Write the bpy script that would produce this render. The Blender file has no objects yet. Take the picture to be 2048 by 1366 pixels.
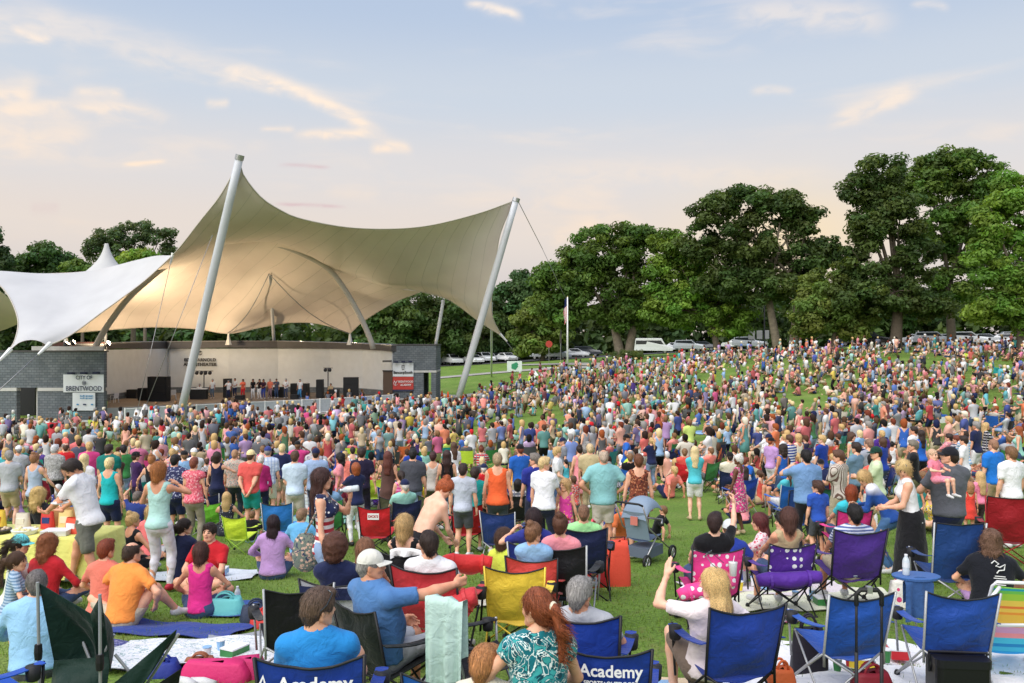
import bpy, bmesh, math, random
import numpy as np
from mathutils import Vector, Matrix, Euler
R = math.radians
rng = np.random.default_rng(11)
random.seed(5)
scene = bpy.context.scene
COL = scene.collection
# ------------------------------------------------------------------ camera
FP = 1700.0                       # focal length in photo pixels (2048 wide)
cam_d = bpy.data.cameras.new('camera'); cam = bpy.data.objects.new('camera', cam_d); COL.objects.link(cam)
cam_d.sensor_width = 36.0; cam_d.lens = 36.0 * FP / 2048.0
cam_d.clip_start = 0.1; cam_d.clip_end = 5000
cam.location = (0, 0, 0); cam.rotation_euler = (R(90), 0, 0)
scene.camera = cam
# ------------------------------------------------------------------ world
SUN_AZ, SUN_EL = R(-140), R(52)         # measured from +Y towards +X
world = bpy.data.worlds.new('World'); scene.world = world; world.use_nodes = True
wt = world.node_tree; wt.nodes.clear()
def wn(t, **k):
 n = wt.nodes.new(t)
 for a, v in k.items(): setattr(n, a, v)
 return n
def wm(op, a, b=None, c=None, clamp=False):
 n = wn('ShaderNodeMath', operation=op); n.use_clamp = clamp
 for i, x in enumerate((a, b, c)):
  if x is None: continue
  if isinstance(x, (int, float)): n.inputs[i].default_value = x
  else: wt.links.new(x, n.inputs[i])
 return n.outputs[0]
def wmix(f, a, b):
 n = wn('ShaderNodeMix', data_type='RGBA')
 if isinstance(f, (int, float)): n.inputs[0].default_value = f
 else: wt.links.new(f, n.inputs[0])
 for s, x in ((6, a), (7, b)):
  if isinstance(x, tuple): n.inputs[s].default_value = (*x, 1)
  else: wt.links.new(x, n.inputs[s])
 return n.outputs[2]
sky = wn('ShaderNodeTexSky', sky_type='NISHITA'); sky.sun_disc = False
sky.sun_elevation = SUN_EL; sky.sun_rotation = SUN_AZ
try: sky.air_density = 1.2; sky.dust_density = 2.0
except Exception: pass
tc = wn('ShaderNodeTexCoord'); sx = wn('ShaderNodeSeparateXYZ'); wt.links.new(tc.outputs['Generated'], sx.inputs[0])
DX, DY, DZ = sx.outputs
AZ = wm('ARCTAN2', DX, DY)
EL = wm('ARCSINE', DZ)
ramp = wn('ShaderNodeValToRGB'); cr = ramp.color_ramp; cr.interpolation = 'EASE'
SKS = 8.5                        # the background strength is 0.1
def srgb(r, g, b):
 f = lambda c: (c/12.92 if c <= 0.04045 else ((c+0.055)/1.055)**2.4)
 return (f(r/255), f(g/255), f(b/255))
stops = [(0.00, srgb(212,201,196)), (0.05, srgb(217,208,207)), (0.13, srgb(235,221,211)), (0.20, srgb(227,222,221)),
         (0.28, srgb(209,217,228)), (0.38, srgb(188,204,227)), (0.62, srgb(160,180,216)), (1.0, srgb(150,172,212))]
while len(cr.elements) < len(stops): cr.elements.new(0.5)
for e, (p, c) in zip(cr.elements, stops): e.position = p; e.color = (*c, 1)
wt.links.new(wm('ABSOLUTE', EL), ramp.inputs[0])
scl = wn('ShaderNodeVectorMath', operation='SCALE'); scl.inputs[3].default_value = SKS; wt.links.new(ramp.outputs[0], scl.inputs[0])
base = wmix(0.88, sky.outputs[0], scl.outputs[0])
cv = wn('ShaderNodeCombineXYZ'); wt.links.new(AZ, cv.inputs[0]); wt.links.new(EL, cv.inputs[1])
def wnoise(scale, detail, sxy, off=(0,0,0), dist=0.0):
 mp = wn('ShaderNodeMapping'); mp.inputs['Scale'].default_value = (sxy[0], sxy[1], 1); mp.inputs['Location'].default_value = off
 wt.links.new(cv.outputs[0], mp.inputs[0])
 n = wn('ShaderNodeTexNoise'); n.inputs['Scale'].default_value = scale; n.inputs['Detail'].default_value = detail
 n.inputs['Distortion'].default_value = dist
 wt.links.new(mp.outputs[0], n.inputs['Vector']); return n.outputs[0]
n1 = wnoise(3.0, 6, (1.0, 5.0), (3.1, 1.7, 0), 0.4)
n2 = wnoise(14.0, 6, (1.0, 3.0), (0.3, 4.0, 0), 0.6)
nf = wnoise(30.0, 5, (1.0, 2.2), (5.3, 2.0, 0), 0.5)
def sstep(x, a, b):
 n = wn('ShaderNodeMapRange', interpolation_type='SMOOTHSTEP')
 wt.links.new(x, n.inputs[0]); n.inputs[1].default_value = a; n.inputs[2].default_value = b
 return n.outputs[0]
veil = wm('MULTIPLY', sstep(n1, 0.50, 0.74), 0.46)
veil = wm('MULTIPLY', veil, sstep(n2, 0.30, 0.62))
dens = veil
def ang(px, py):
 x, z = (px-1024)/FP, (683-py)/FP
 return math.atan2(x, 1), math.atan2(z, math.hypot(x, 1))
def streak(pts, w, amp, soft=1.0):
 """a cirrus streak: quadratic elevation(az) through three photo directions"""
 global dens
 A = [ang(*p) for p in pts]
 co = np.polyfit([a for a, _ in A], [e for _, e in A], 2)
 f = wm('MULTIPLY_ADD', wm('MULTIPLY_ADD', AZ, float(co[0]), float(co[1])), AZ, float(co[2]))
 d = wm('SUBTRACT', EL, f)
 d = wm('MULTIPLY_ADD', wm('SUBTRACT', nf, 0.5), 0.020*soft, d)
 d = wm('MULTIPLY_ADD', wm('SUBTRACT', n2, 0.5), 0.022*soft, d)
 k = wm('DIVIDE', d, w); k = wm('MULTIPLY', k, k); k = wm('EXPONENT', wm('MULTIPLY', k, -1.0))
 a0, a1 = A[0][0], A[-1][0]; m = (a1-a0)*0.22
 ends = wm('MULTIPLY', sstep(AZ, a0-m*0.4, a0+m), wm('SUBTRACT', 1.0, sstep(AZ, a1-m, a1+m*0.4)))
 tex = sstep(nf, 0.28, 0.62)
 s = wm('MULTIPLY', wm('MULTIPLY', k, ends), wm('MULTIPLY_ADD', tex, 0.6*amp, 0.4*amp))
 dens = wm('ADD', dens, s)
streak([(-150,15),(200,75),(520,165)], 0.016, 0.42)
streak([(440,140),(640,200),(790,290)], 0.0085, 0.95, 0.5)
streak([(740,296),(775,293),(825,303)], 0.006, 0.8, 0.4)
streak([(590,270),(660,267),(740,266)], 0.0045, 0.85, 0.3)
streak([(520,258),(555,257),(590,258)], 0.003, 0.5, 0.3)
streak([(-60,165),(0,178),(75,172)], 0.010, 0.8)
streak([(-80,220),(120,212),(340,235)], 0.009, 0.75)
streak([(-80,262),(60,268),(190,262)], 0.016, 0.6)
streak([(140,185),(190,182),(250,190)], 0.006, 0.65, 0.4)
streak([(20,55),(55,72),(110,78)], 0.005, 0.55, 0.4)
streak([(410,205),(435,207),(460,206)], 0.004, 0.6, 0.3)
streak([(930,4),(985,16),(1045,36)], 0.006, 0.85, 0.4)
streak([(1460,28),(1590,22),(1790,36)], 0.016, 0.5)
streak([(1660,240),(1740,208),(1840,175)], 0.010, 0.62)
streak([(1500,182),(1545,178),(1590,181)], 0.004, 0.4, 0.4)
streak([(1000,352),(1300,345),(1680,352)], 0.014, 0.30)
streak([(245,328),(290,325),(335,322)], 0.0022, 0.7, 0.2)
streak([(1100,480),(1140,462),(1200,448)], 0.010, 0.5)
streak([(1820,12),(1860,9),(1900,16)], 0.004, 0.4, 0.4)
dens = wm('MINIMUM', dens, 1.0)
warm = wmix(sstep(EL, 0.02, 0.42), tuple(c*SKS for c in srgb(255,226,196)), tuple(c*SKS for c in srgb(255,240,226)))
skyc = wmix(dens, base, warm)
streak_d = dens
dens = wm('MULTIPLY', veil, 0.0)
streak([(1040-490,408),(620,410),(690,413)], 0.0022, 0.6, 0.15)
streak([(560,330),(600,331),(660,334)], 0.0022, 0.5, 0.15)
streak([(60,414),(80,417),(120,416)], 0.006, 0.3, 0.3)
skyc = wmix(dens, skyc, tuple(c*SKS for c in srgb(214,180,186)))
ga, ge = ang(1575, 480)
gd = wm('ADD', wm('POWER', wm('DIVIDE', wm('SUBTRACT', AZ, ga), 0.10), 2), wm('POWER', wm('DIVIDE', wm('SUBTRACT', EL, ge), 0.055), 2))
glow = wm('EXPONENT', wm('MULTIPLY', gd, -1.0))
skyc = wmix(wm('MULTIPLY', glow, 0.55), skyc, tuple(c*SKS for c in srgb(255,226,170)))
bg = wn('ShaderNodeBackground'); bg.inputs[1].default_value = 0.10; wt.links.new(skyc, bg.inputs[0])
wo = wn('ShaderNodeOutputWorld'); wt.links.new(bg.outputs[0], wo.inputs[0])
sun_d = bpy.data.lights.new('sun', 'SUN'); sun = bpy.data.objects.new('sun', sun_d); COL.objects.link(sun)
sun_d.energy = 3.4; sun_d.angle = R(80); sun_d.color = (1.0, 0.95, 0.88)
sdir = Vector((math.sin(SUN_AZ)*math.cos(SUN_EL), math.cos(SUN_AZ)*math.cos(SUN_EL), math.sin(SUN_EL)))
sun.rotation_euler = sdir.to_track_quat('Z', 'Y').to_euler()
scene.view_settings.view_transform = 'Standard'; scene.view_settings.look = 'None'
scene.view_settings.gamma = 1; scene.view_settings.use_curve_mapping = False
scene.view_settings.exposure = 0.30
scene.cycles.max_bounces = 6; scene.cycles.transparent_max_bounces = 6
# ------------------------------------------------------------------ helpers
def P(px, py, Y): return Vector(((px-1024)/FP*Y, Y, (683-py)/FP*Y))
def mesh_np(name, V, Fc, smooth=True):
 """V (n,3), Fc: (m,k) int array or list of such arrays"""
 if not isinstance(Fc, (list, tuple)): Fc = [Fc]
 Fc = [np.asarray(f, np.int32) for f in Fc if len(f)]
 me = bpy.data.meshes.new(name)
 V = np.asarray(V, np.float32)
 me.vertices.add(len(V)); me.vertices.foreach_set('co', V.ravel())
 nl = sum(f.size for f in Fc); npol = sum(len(f) for f in Fc)
 me.loops.add(nl); me.polygons.add(npol)
 me.loops.foreach_set('vertex_index', np.concatenate([f.ravel() for f in Fc]))
 tot = np.concatenate([np.full(len(f), f.shape[1], np.int32) for f in Fc])
 st = np.concatenate([[0], np.cumsum(tot)[:-1]]).astype(np.int32)
 me.polygons.foreach_set('loop_start', st); me.polygons.foreach_set('loop_total', tot)
 me.polygons.foreach_set('use_smooth', np.full(npol, smooth))
 me.update(calc_edges=True); me.validate()
 return me
class MB:
 """collects shapes into one mesh"""
 def __init__(s): s.v = []; s.f = []; s.n = 0
 def add(s, V, F):
  V = np.asarray(V, float).reshape(-1, 3); s.v.append(V)
  for f in F: s.f.append([i+s.n for i in f])
  s.n += len(V); return s
 def box(s, c, d, rz=0, M=None):
  x, y, z = d[0]/2, d[1]/2, d[2]/2
  V = np.array([(i*x, j*y, k*z) for k in (-1,1) for j in (-1,1) for i in (-1,1)])
  if M is not None: V = V @ np.array(M).T
  elif rz: V = V @ np.array(Matrix.Rotation(rz, 3, 'Z')).T
  return s.add(V+np.array(c), [(0,2,3,1),(4,5,7,6),(0,1,5,4),(2,6,7,3),(0,4,6,2),(1,3,7,5)])
 def tube(s, pts, r, n=8, cap=True):
  pts = [Vector(p) for p in pts]; m = len(pts)
  rr = r if isinstance(r, (list, tuple)) else [r]*m
  V = []; up = None
  for i, p in enumerate(pts):
   t = (pts[min(i+1, m-1)]-pts[max(i-1, 0)]).normalized()
   if up is None: up = t.orthogonal().normalized()
   else:
    up = up - t*up.dot(t)
    up = up.normalized() if up.length > 1e-6 else t.orthogonal().normalized()
   w = t.cross(up)
   for k in range(n):
    a = 2*math.pi*k/n; V.append(p+(up*math.cos(a)+w*math.sin(a))*rr[i])
  F = [(i*n+k, i*n+(k+1) % n, (i+1)*n+(k+1) % n, (i+1)*n+k) for i in range(m-1) for k in range(n)]
  if cap: F += [tuple(range(n-1, -1, -1)), tuple((m-1)*n+k for k in range(n))]
  return s.add([tuple(v) for v in V], F)
 def lathe(s, prof, n=16, c=(0,0,0), cap=True, M=None):
  V = [(r*math.cos(2*math.pi*k/n), r*math.sin(2*math.pi*k/n), z) for r, z in prof for k in range(n)]
  V = np.array(V)
  if M is not None: V = V @ np.array(M).T
  m = len(prof)
  F = [(i*n+k, i*n+(k+1) % n, (i+1)*n+(k+1) % n, (i+1)*n+k) for i in range(m-1) for k in range(n)]
  if cap: F += [tuple(range(n-1, -1, -1)), tuple((m-1)*n+k for k in range(n))]
  return s.add(V+np.array(c), F)
 def grid(s, G):
  G = np.asarray(G, float); a, b = G.shape[:2]
  return s.add(G.reshape(-1, 3), [(i*b+j, (i+1)*b+j, (i+1)*b+j+1, i*b+j+1) for i in range(a-1) for j in range(b-1)])
 def mesh(s, name, smooth=False):
  me = bpy.data.meshes.new(name); me.from_pydata(np.concatenate(s.v).tolist() if s.v else [], [], s.f)
  if smooth: me.polygons.foreach_set('use_smooth', np.ones(len(me.polygons), bool))
  me.update(); return me
def link(name, me, mat=None, parent=None, color=None, smooth=None):
 o = bpy.data.objects.new(name, me); COL.objects.link(o)
 if mat is not None:
  if me is not None and len(me.materials) == 0: me.materials.append(mat)
  elif me is not None and me.materials[0] is not mat:
   o.material_slots[0].link = 'OBJECT'; o.material_slots[0].material = mat
 if parent is not None: o.parent = parent
 if color is not None: o.color = (*color[:3], 1)
 return o
def build(name, mb, mat, parent=None, color=None, smooth=False):
 return link(name, mb.mesh(name, smooth), mat, parent, color)
def empty(name, loc=(0,0,0), rz=0.0):
 o = bpy.data.objects.new(name, None); COL.objects.link(o); o.location = loc; o.rotation_euler = (0,0,rz)
 o.empty_display_size = 0.1; return o
USED = {}
def tag(o, label=None, cat=None, group=None, kind=None):
 if label: o['label'] = label; USED.setdefault(label, []).append(o)
 if cat: o['category'] = cat
 if group: o['group'] = group
 if kind: o['kind'] = kind
 return o
MATS = {}
def mat(name, color=None, rough=0.7, var=0.0, vscale=6.0, bump=0.0, bscale=60.0, metal=0.0, spec=0.4, objcol=False,
  emit=None, estr=0.0, trans=0.0, sheen=0.0):
 if name in MATS: return MATS[name]
 m = bpy.data.materials.new(name); m.use_nodes = True; nt = m.node_tree
 b = nt.nodes['Principled BSDF']; out = nt.nodes['Material Output']
 b.inputs['Roughness'].default_value = rough; b.inputs['Metallic'].default_value = metal
 b.inputs['Specular IOR Level'].default_value = spec
 if sheen: b.inputs['Sheen Weight'].default_value = sheen
 tcn = nt.nodes.new('ShaderNodeTexCoord')
 if objcol:
  oi = nt.nodes.new('ShaderNodeObjectInfo'); csock = oi.outputs['Color']
 else:
  rgb = nt.nodes.new('ShaderNodeRGB'); rgb.outputs[0].default_value = (*color, 1); csock = rgb.outputs[0]
 if var:
  n = nt.nodes.new('ShaderNodeTexNoise'); n.inputs['Scale'].default_value = vscale; n.inputs['Detail'].default_value = 6
  nt.links.new(tcn.outputs['Object'], n.inputs['Vector'])
  mr = nt.nodes.new('ShaderNodeMapRange'); mr.inputs[1].default_value = 0.25; mr.inputs[2].default_value = 0.75
  mr.inputs[3].default_value = 1-var; mr.inputs[4].default_value = 1+var; nt.links.new(n.outputs[0], mr.inputs[0])
  sc = nt.nodes.new('ShaderNodeVectorMath'); sc.operation = 'SCALE'
  nt.links.new(csock, sc.inputs[0]); nt.links.new(mr.outputs[0], sc.inputs[3]); csock = sc.outputs[0]
 nt.links.new(csock, b.inputs['Base Color'])
 if bump:
  n = nt.nodes.new('ShaderNodeTexNoise'); n.inputs['Scale'].default_value = bscale; n.inputs['Detail'].default_value = 5
  nt.links.new(tcn.outputs['Object'], n.inputs['Vector'])
  bp = nt.nodes.new('ShaderNodeBump'); bp.inputs['Strength'].default_value = bump; bp.inputs['Distance'].default_value = 0.02
  nt.links.new(n.outputs[0], bp.inputs['Height']); nt.links.new(bp.outputs[0], b.inputs['Normal'])
 if emit: b.inputs['Emission Color'].default_value = (*emit, 1); b.inputs['Emission Strength'].default_value = estr
 if trans:
  tr = nt.nodes.new('ShaderNodeBsdfTranslucent'); mx = nt.nodes.new('ShaderNodeMixShader'); mx.inputs[0].default_value = trans
  nt.links.new(csock, tr.inputs[0]); nt.links.new(b.outputs[0], mx.inputs[1]); nt.links.new(tr.outputs[0], mx.inputs[2])
  nt.links.new(mx.outputs[0], out.inputs[0])
 MATS[name] = m; return m
# ------------------------------------------------------------------ ground
CTRL = [  # photo column, photo row of the ground, distance
 (100,1612,5),(1024,1608,5),(2000,1606,5),
 (1024,1325,8),(300,1327,8),(1900,1323,8),(100,1178,11.4),(1024,1176,11.4),(1950,1170,11.4),
 (150,1108,15),(1024,1108,15),(1950,1095,15),(500,1066,18.6),(1200,1060,18.6),(1900,1045,18.6),
 (200,1006,25),(1024,1000,25),(1900,968,25),(200,958,33),(1000,948,33),(1500,925,33),(1900,905,33),
 (150,890,50),(700,880,50),(1100,872,50),(1400,855,48),(1709,857,47.6),(1805,863,42),(2000,850,44),
 (60,850,65),(357,838,68),(600,834,70),(912,808,79),(1100,805,65),(1300,790,68),(1500,785,66),(1837,777,60),(2000,770,60),
 (-300,850,66),(-100,860,60),
 (200,835,72),(560,806,85),(860,805,80),(975,795,85),(1060,760,90),(1000,742,105),(930,730,134),(1135,725,105),(1200,722,112),
 (1305,708,127),(1300,716,98),(1450,706,100),(1550,702,98),(1672,703,84),(1800,697,92),(1900,694,100),(2050,694,100),(2300,694,90),
 (930,722,160),(1500,698,160),(2000,690,160),(400,735,140),(-200,740,140),(400,725,200),(1200,702,200),(2000,690,200),
]
def gcoord(X, Y):
 Yc = np.maximum(Y, 0.0)
 return np.clip(np.asarray(X)/(Yc+6.0), -1.1, 1.1)*1.2, np.log(np.clip(Yc, 0, 190)+9.0)*0.9
_c = np.array([tuple(P(*c)) for c in CTRL]+[(0,-20,-2.3),(0,0,-2.3),(-5,0,-2.3),(5,0,-2.3)])
_a, _v = gcoord(_c[:,0], _c[:,1])
def _tps(r2): return np.where(r2 > 0, r2*np.log(np.maximum(r2, 1e-12))*0.5, 0)
_n = len(_c); _K = _tps((_a[:,None]-_a)**2+(_v[:,None]-_v)**2)+np.eye(_n)*0.02
_Q = np.stack([np.ones(_n), _a, _v], 1)
_A = np.block([[_K, _Q],[_Q.T, np.zeros((3,3))]])
_w = np.linalg.solve(_A, np.concatenate([_c[:,2], np.zeros(3)]))
def GZ(X, Y):
 X = np.atleast_1d(np.asarray(X, float)); Y = np.atleast_1d(np.asarray(Y, float))
 a, v = gcoord(X, Y); out = np.zeros(X.shape)
 fl = (a.ravel(), v.ravel()); o = np.empty(fl[0].size)
 for i in range(0, o.size, 20000):
  aa, vv = fl[0][i:i+20000], fl[1][i:i+20000]
  o[i:i+20000] = _tps((aa[:,None]-_a)**2+(vv[:,None]-_v)**2) @ _w[:_n] + _w[_n]+_w[_n+1]*aa+_w[_n+2]*vv
 o = o.reshape(X.shape)
 far = np.clip((np.hypot(X, Y-60)-220)/200, 0, 1)
 return o*(1-far)+(-3.0)*far
def gz(x, y): return float(GZ([x],[y])[0])
def on_ground(px, Y):
 x = (px-1024)/FP*Y; return Vector((x, Y, gz(x, Y)))
def axis(lo, hi, near_lo, near_hi, step, grow=1.25):
 a = list(np.arange(near_lo, near_hi+1e-6, step)); s = step
 while a[-1] < hi: s *= grow; a.append(a[-1]+s)
 s = step
 while a[0] > lo: s *= grow; a.insert(0, a[0]-s)
 return np.array(a)
gx = axis(-900, 900, -60, 70, 1.1); gy = axis(-300, 2500, -4, 130, 1.1)
XX, YY = np.meshgrid(gx, gy, indexing='ij'); ZZ = GZ(XX, YY)
a_, b_ = XX.shape
idx = np.arange(a_*b_).reshape(a_, b_)
Fq = np.stack([idx[:-1,:-1], idx[1:,:-1], idx[1:,1:], idx[:-1,1:]], -1).reshape(-1, 4)
gm = bpy.data.materials.new('lawn'); gm.use_nodes = True; nt = gm.node_tree; pb = nt.nodes['Principled BSDF']
pb.inputs['Roughness'].default_value = 0.85; pb.inputs['Specular IOR Level'].default_value = 0.2
tcg = nt.nodes.new('ShaderNodeTexCoord')
def gnoise(s, d, dist=0):
 n = nt.nodes.new('ShaderNodeTexNoise'); n.inputs['Scale'].default_value = s; n.inputs['Detail'].default_value = d; n.inputs['Distortion'].default_value = dist
 nt.links.new(tcg.outputs['Object'], n.inputs['Vector']); return n
def gramp(sock, stops):
 r = nt.nodes.new('ShaderNodeValToRGB')
 while len(r.color_ramp.elements) < len(stops): r.color_ramp.elements.new(0.5)
 for e, (p, c) in zip(r.color_ramp.elements, stops): e.position = p; e.color = (*c, 1)
 nt.links.new(sock, r.inputs[0]); return r.outputs[0]
def gmix(f, a, b, mode='MIX'):
 n = nt.nodes.new('ShaderNodeMix'); n.data_type = 'RGBA'; n.blend_type = mode
 if isinstance(f, float): n.inputs[0].default_value = f
 else: nt.links.new(f, n.inputs[0])
 for i, x in ((6, a), (7, b)):
  if isinstance(x, tuple): n.inputs[i].default_value = (*x, 1)
  else: nt.links.new(x, n.inputs[i])
 return n.outputs[2]
big = gramp(gnoise(0.5, 5).outputs[0], [(0.3, (0.115,0.205,0.032)), (0.52, (0.155,0.255,0.045)), (0.75, (0.21,0.29,0.07))])
fine = gramp(gnoise(22, 8, 0.5).outputs[0], [(0.30, (0.55,0.55,0.55)), (0.5, (1.0,1.0,1.0)), (0.72, (1.35,1.3,1.1))])
gc = gmix(1.0, big, fine, 'MULTIPLY')
dry = gramp(gnoise(2.4, 7, 1.0).outputs[0], [(0.54, (0,0,0)), (0.76, (0.65,0.65,0.65))])
gc = gmix(dry, gc, (0.20,0.20,0.07))
nt.links.new(gc, pb.inputs['Base Color'])
bpn = nt.nodes.new('ShaderNodeBump'); bpn.inputs['Strength'].default_value = 0.8; bpn.inputs['Distance'].default_value = 0.05
nt.links.new(gnoise(35, 6).outputs[0], bpn.inputs['Height']); nt.links.new(bpn.outputs[0], pb.inputs['Normal'])
ground = link('ground', mesh_np('ground', np.stack([XX, YY, ZZ], -1).reshape(-1, 3), Fq), gm)
tag(ground, kind='structure')
M_CONC = mat('concrete', (0.34,0.32,0.29), 0.9, 0.16, 1.2, 0.3, 30)
M_ASPH = mat('asphalt', (0.09,0.09,0.092), 0.9, 0.2, 0.8, 0.3, 40)
def strip(name, pts, width, m, lift=0.03, step=1.0):
 """a sheet that follows the ground along a centre line of (x, y)"""
 pts = [Vector((p[0], p[1])) for p in pts]; C = []
 for a, b in zip(pts[:-1], pts[1:]):
  k = max(1, int((b-a).length/step)); C += [a.lerp(b, i/k) for i in range(k)]
 C.append(pts[-1])
 for _ in range(4): C = [C[0]]+[(C[i-1]+C[i]*2+C[i+1])/4 for i in range(1, len(C)-1)]+[C[-1]]
 rows = []
 for i, c in enumerate(C):
  t = (C[min(i+1, len(C)-1)]-C[max(i-1, 0)]).normalized(); n = Vector((-t.y, t.x))
  w = width[0]+(width[1]-width[0])*i/(len(C)-1) if isinstance(width, tuple) else width
  L = [c+n*w*(s-0.5) for s in np.linspace(0, 1, 7)]
  z = GZ([p.x for p in L], [p.y for p in L])
  rows.append([(p.x, p.y, zz+lift) for p, zz in zip(L, z)])
 b = MB(); b.grid(rows); o = build(name, b, m, smooth=True); tag(o, kind='structure'); return o
def gp(px, Y): return ((px-1024)/FP*Y, Y)
strip('path', [gp(860,88), gp(885,84), gp(925,84), gp(1000,86), gp(1075,89)], 2.6, M_CONC, 0.06)
strip('path', [gp(870,104), gp(960,104), gp(1060,102), gp(1160,97), gp(1240,92), gp(1330,92)], 2.4, M_CONC, 0.07)
strip('path', [gp(1040,116), gp(1120,107), gp(1180,100), gp(1230,94)], 2.2, M_CONC, 0.08)
strip('plaza', [gp(240,71.5), gp(500,73.0), gp(800,78)], 7.0, M_CONC, 0.05)
strip('path', [gp(40,57), gp(46,63), gp(48,70)], 2.2, mat('tan_concrete', (0.42,0.37,0.29), 0.9, 0.1, 1.0, 0.2, 30), 0.06)
strip('parking_lot', [gp(760,140), gp(1050,137), gp(1300,133), gp(1500,128)], 16, M_ASPH, 0.05, 2.0)
strip('parking_lot', [(24,112), (45,106), (72,100)], 12, M_ASPH, 0.06, 2.0)
# ------------------------------------------------------------------ amphitheatre building
M_TANW = mat('painted_render', (0.66,0.69,0.71), 0.85, 0.05, 1.5, 0.15, 50)
M_FASC = mat('dark_fascia', (0.075,0.07,0.07), 0.6, 0.15, 2.0)
M_STAGE = mat('stage_boards', (0.20,0.15,0.11), 0.7, 0.2, 1.0, 0.1, 20)
M_WHITE = mat('white_paint', (0.78,0.78,0.77), 0.4, 0.05, 2.0)
M_DARK = mat('dark_metal', (0.03,0.03,0.035), 0.5)
M_BLACK = mat('black_plastic', (0.012,0.012,0.013), 0.55, 0.1, 5)
M_STEEL = mat('grey_steel', (0.42,0.42,0.43), 0.35, 0.06, 8, metal=0.7)
bm_ = bpy.data.materials.new('grey_block'); bm_.use_nodes = True; nt = bm_.node_tree; pb = nt.nodes['Principled BSDF']
t_ = nt.nodes.new('ShaderNodeTexCoord'); mp_ = nt.nodes.new('ShaderNodeMapping'); mp_.inputs['Rotation'].default_value = (R(90),0,0)
nt.links.new(t_.outputs['Object'], mp_.inputs[0])
br_ = nt.nodes.new('ShaderNodeTexBrick'); nt.links.new(mp_.outputs[0], br_.inputs[0])
br_.inputs['Color1'].default_value = (0.125,0.145,0.165,1); br_.inputs['Color2'].default_value = (0.175,0.195,0.215,1); br_.inputs['Mortar'].default_value = (0.085,0.095,0.105,1)
br_.inputs['Scale'].default_value = 1.0; br_.inputs['Brick Width'].default_value = 0.41; br_.inputs['Row Height'].default_value = 0.2; br_.inputs['Mortar Size'].default_value = 0.018
nz_ = nt.nodes.new('ShaderNodeTexNoise'); nz_.inputs['Scale'].default_value = 1.3; nz_.inputs['Detail'].default_value = 7; nt.links.new(t_.outputs['Object'], nz_.inputs['Vector'])
mx_ = nt.nodes.new('ShaderNodeMix'); mx_.data_type = 'RGBA'; mx_.blend_type = 'OVERLAY'; mx_.inputs[0].default_value = 0.35
nt.links.new(br_.outputs[0], mx_.inputs[6]); nt.links.new(nz_.outputs[0], mx_.inputs[7]); nt.links.new(mx_.outputs[2], pb.inputs['Base Color'])
pb.inputs['Roughness'].default_value = 0.9
bp_ = nt.nodes.new('ShaderNodeBump'); bp_.inputs['Strength'].default_value = 0.5; bp_.inputs['Distance'].default_value = 0.03
nt.links.new(br_.outputs['Fac'], bp_.inputs['Height']); bp_.invert = True; nt.links.new(bp_.outputs[0], pb.inputs['Normal'])
M_BLOCK = bm_
M_PALE = mat('pale_stone', (0.55,0.54,0.52), 0.8, 0.08, 3)
def wall(b, line, zt, zb, th=0.35):
 """vertical wall along px/Y points, top and bottom z per vertex, thickness behind"""
 pts = [Vector((p[0], p[1])) for p in line]; n = len(pts)
 zt = zt if isinstance(zt, (list, tuple)) else [zt]*n; zb = zb if isinstance(zb, (list, tuple)) else [zb]*n
 V = []
 for i, p in enumerate(pts):
  t = (pts[min(i+1, n-1)]-pts[max(i-1, 0)]).normalized(); q = p+Vector((-t.y, t.x))*th
  V += [(p.x, p.y, zb[i]), (p.x, p.y, zt[i]), (q.x, q.y, zt[i]), (q.x, q.y, zb[i])]
 F = []
 for i in range(n-1):
  a, c = i*4, (i+1)*4
  for k in range(4): F.append((a+k, c+k, c+(k+1) % 4, a+(k+1) % 4))
 F += [(0,1,2,3), ((n-1)*4+3, (n-1)*4+2, (n-1)*4+1, (n-1)*4)]
 return b.add(V, F)
def zpx(py, Y): return (683-py)/FP*Y
SZ = -5.2                                   # stage floor
GZ0 = -7.0                                  # footings go below the ground
AMP = empty('amphitheater_building', (-20, 80, -6.2))
tag(AMP, 'grey block amphitheater with a curved pale stage wall and dark roof edge', 'building')
def amp(name, b, m, smooth=False, par=None):
 o = build(name, b, m, par or AMP, smooth=smooth); o.matrix_parent_inverse = (AMP.matrix_basis).inverted() if par is None else Matrix(); return o
bl = [gp(212,74.5), gp(336,87), gp(341,86.6), gp(457,86.6), gp(556,87.5), gp(660,86.5), gp(725,84.5), gp(762,82.0), gp(784,79.6)]
for i, (a, c) in enumerate(((0,1),(1,2),(2,3),(3,4),(4,8))):
 seg = bl[a:c+1]
 b = MB(); wall(b, seg, zpx(697.5, 86), SZ+0.55); amp('wall_panel', b, M_TANW)
 b = MB(); wall(b, [(x, y-0.06) for x, y in seg], SZ+0.55, SZ-0.02, 0.41); amp('base_course', b, M_BLOCK)
top = [zpx(689,75), zpx(683.5,87), zpx(683.5,87), zpx(682.5,87), zpx(682.5,87.5), zpx(685.5,86.5), zpx(688,84.5), zpx(690,82), zpx(691,79.5)]
lo = [zpx(697,75), zpx(697,87), zpx(697,87), zpx(695,87), zpx(696,87.5), zpx(697.5,86.5), zpx(699,84.5), zpx(701,82), zpx(703,79.5)]
b = MB(); wall(b, [(x, y-0.35) for x, y in bl], top, lo, 2.5); amp('roof_fascia', b, M_FASC)
b = MB(); wall(b, [(x, y-0.42) for x, y in bl], [t+0.06 for t in top], [t-0.02 for t in top], 2.6); amp('roof_cap', b, mat('cap_flashing', (0.16,0.15,0.145), 0.5))
fl = [gp(214,66.6), gp(350,70.0), gp(560,75.5), gp(780,78.8)]
b = MB(); n = len(fl)
ring = fl+[(x, y+0.3) for x, y in bl[::-1]]
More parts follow.
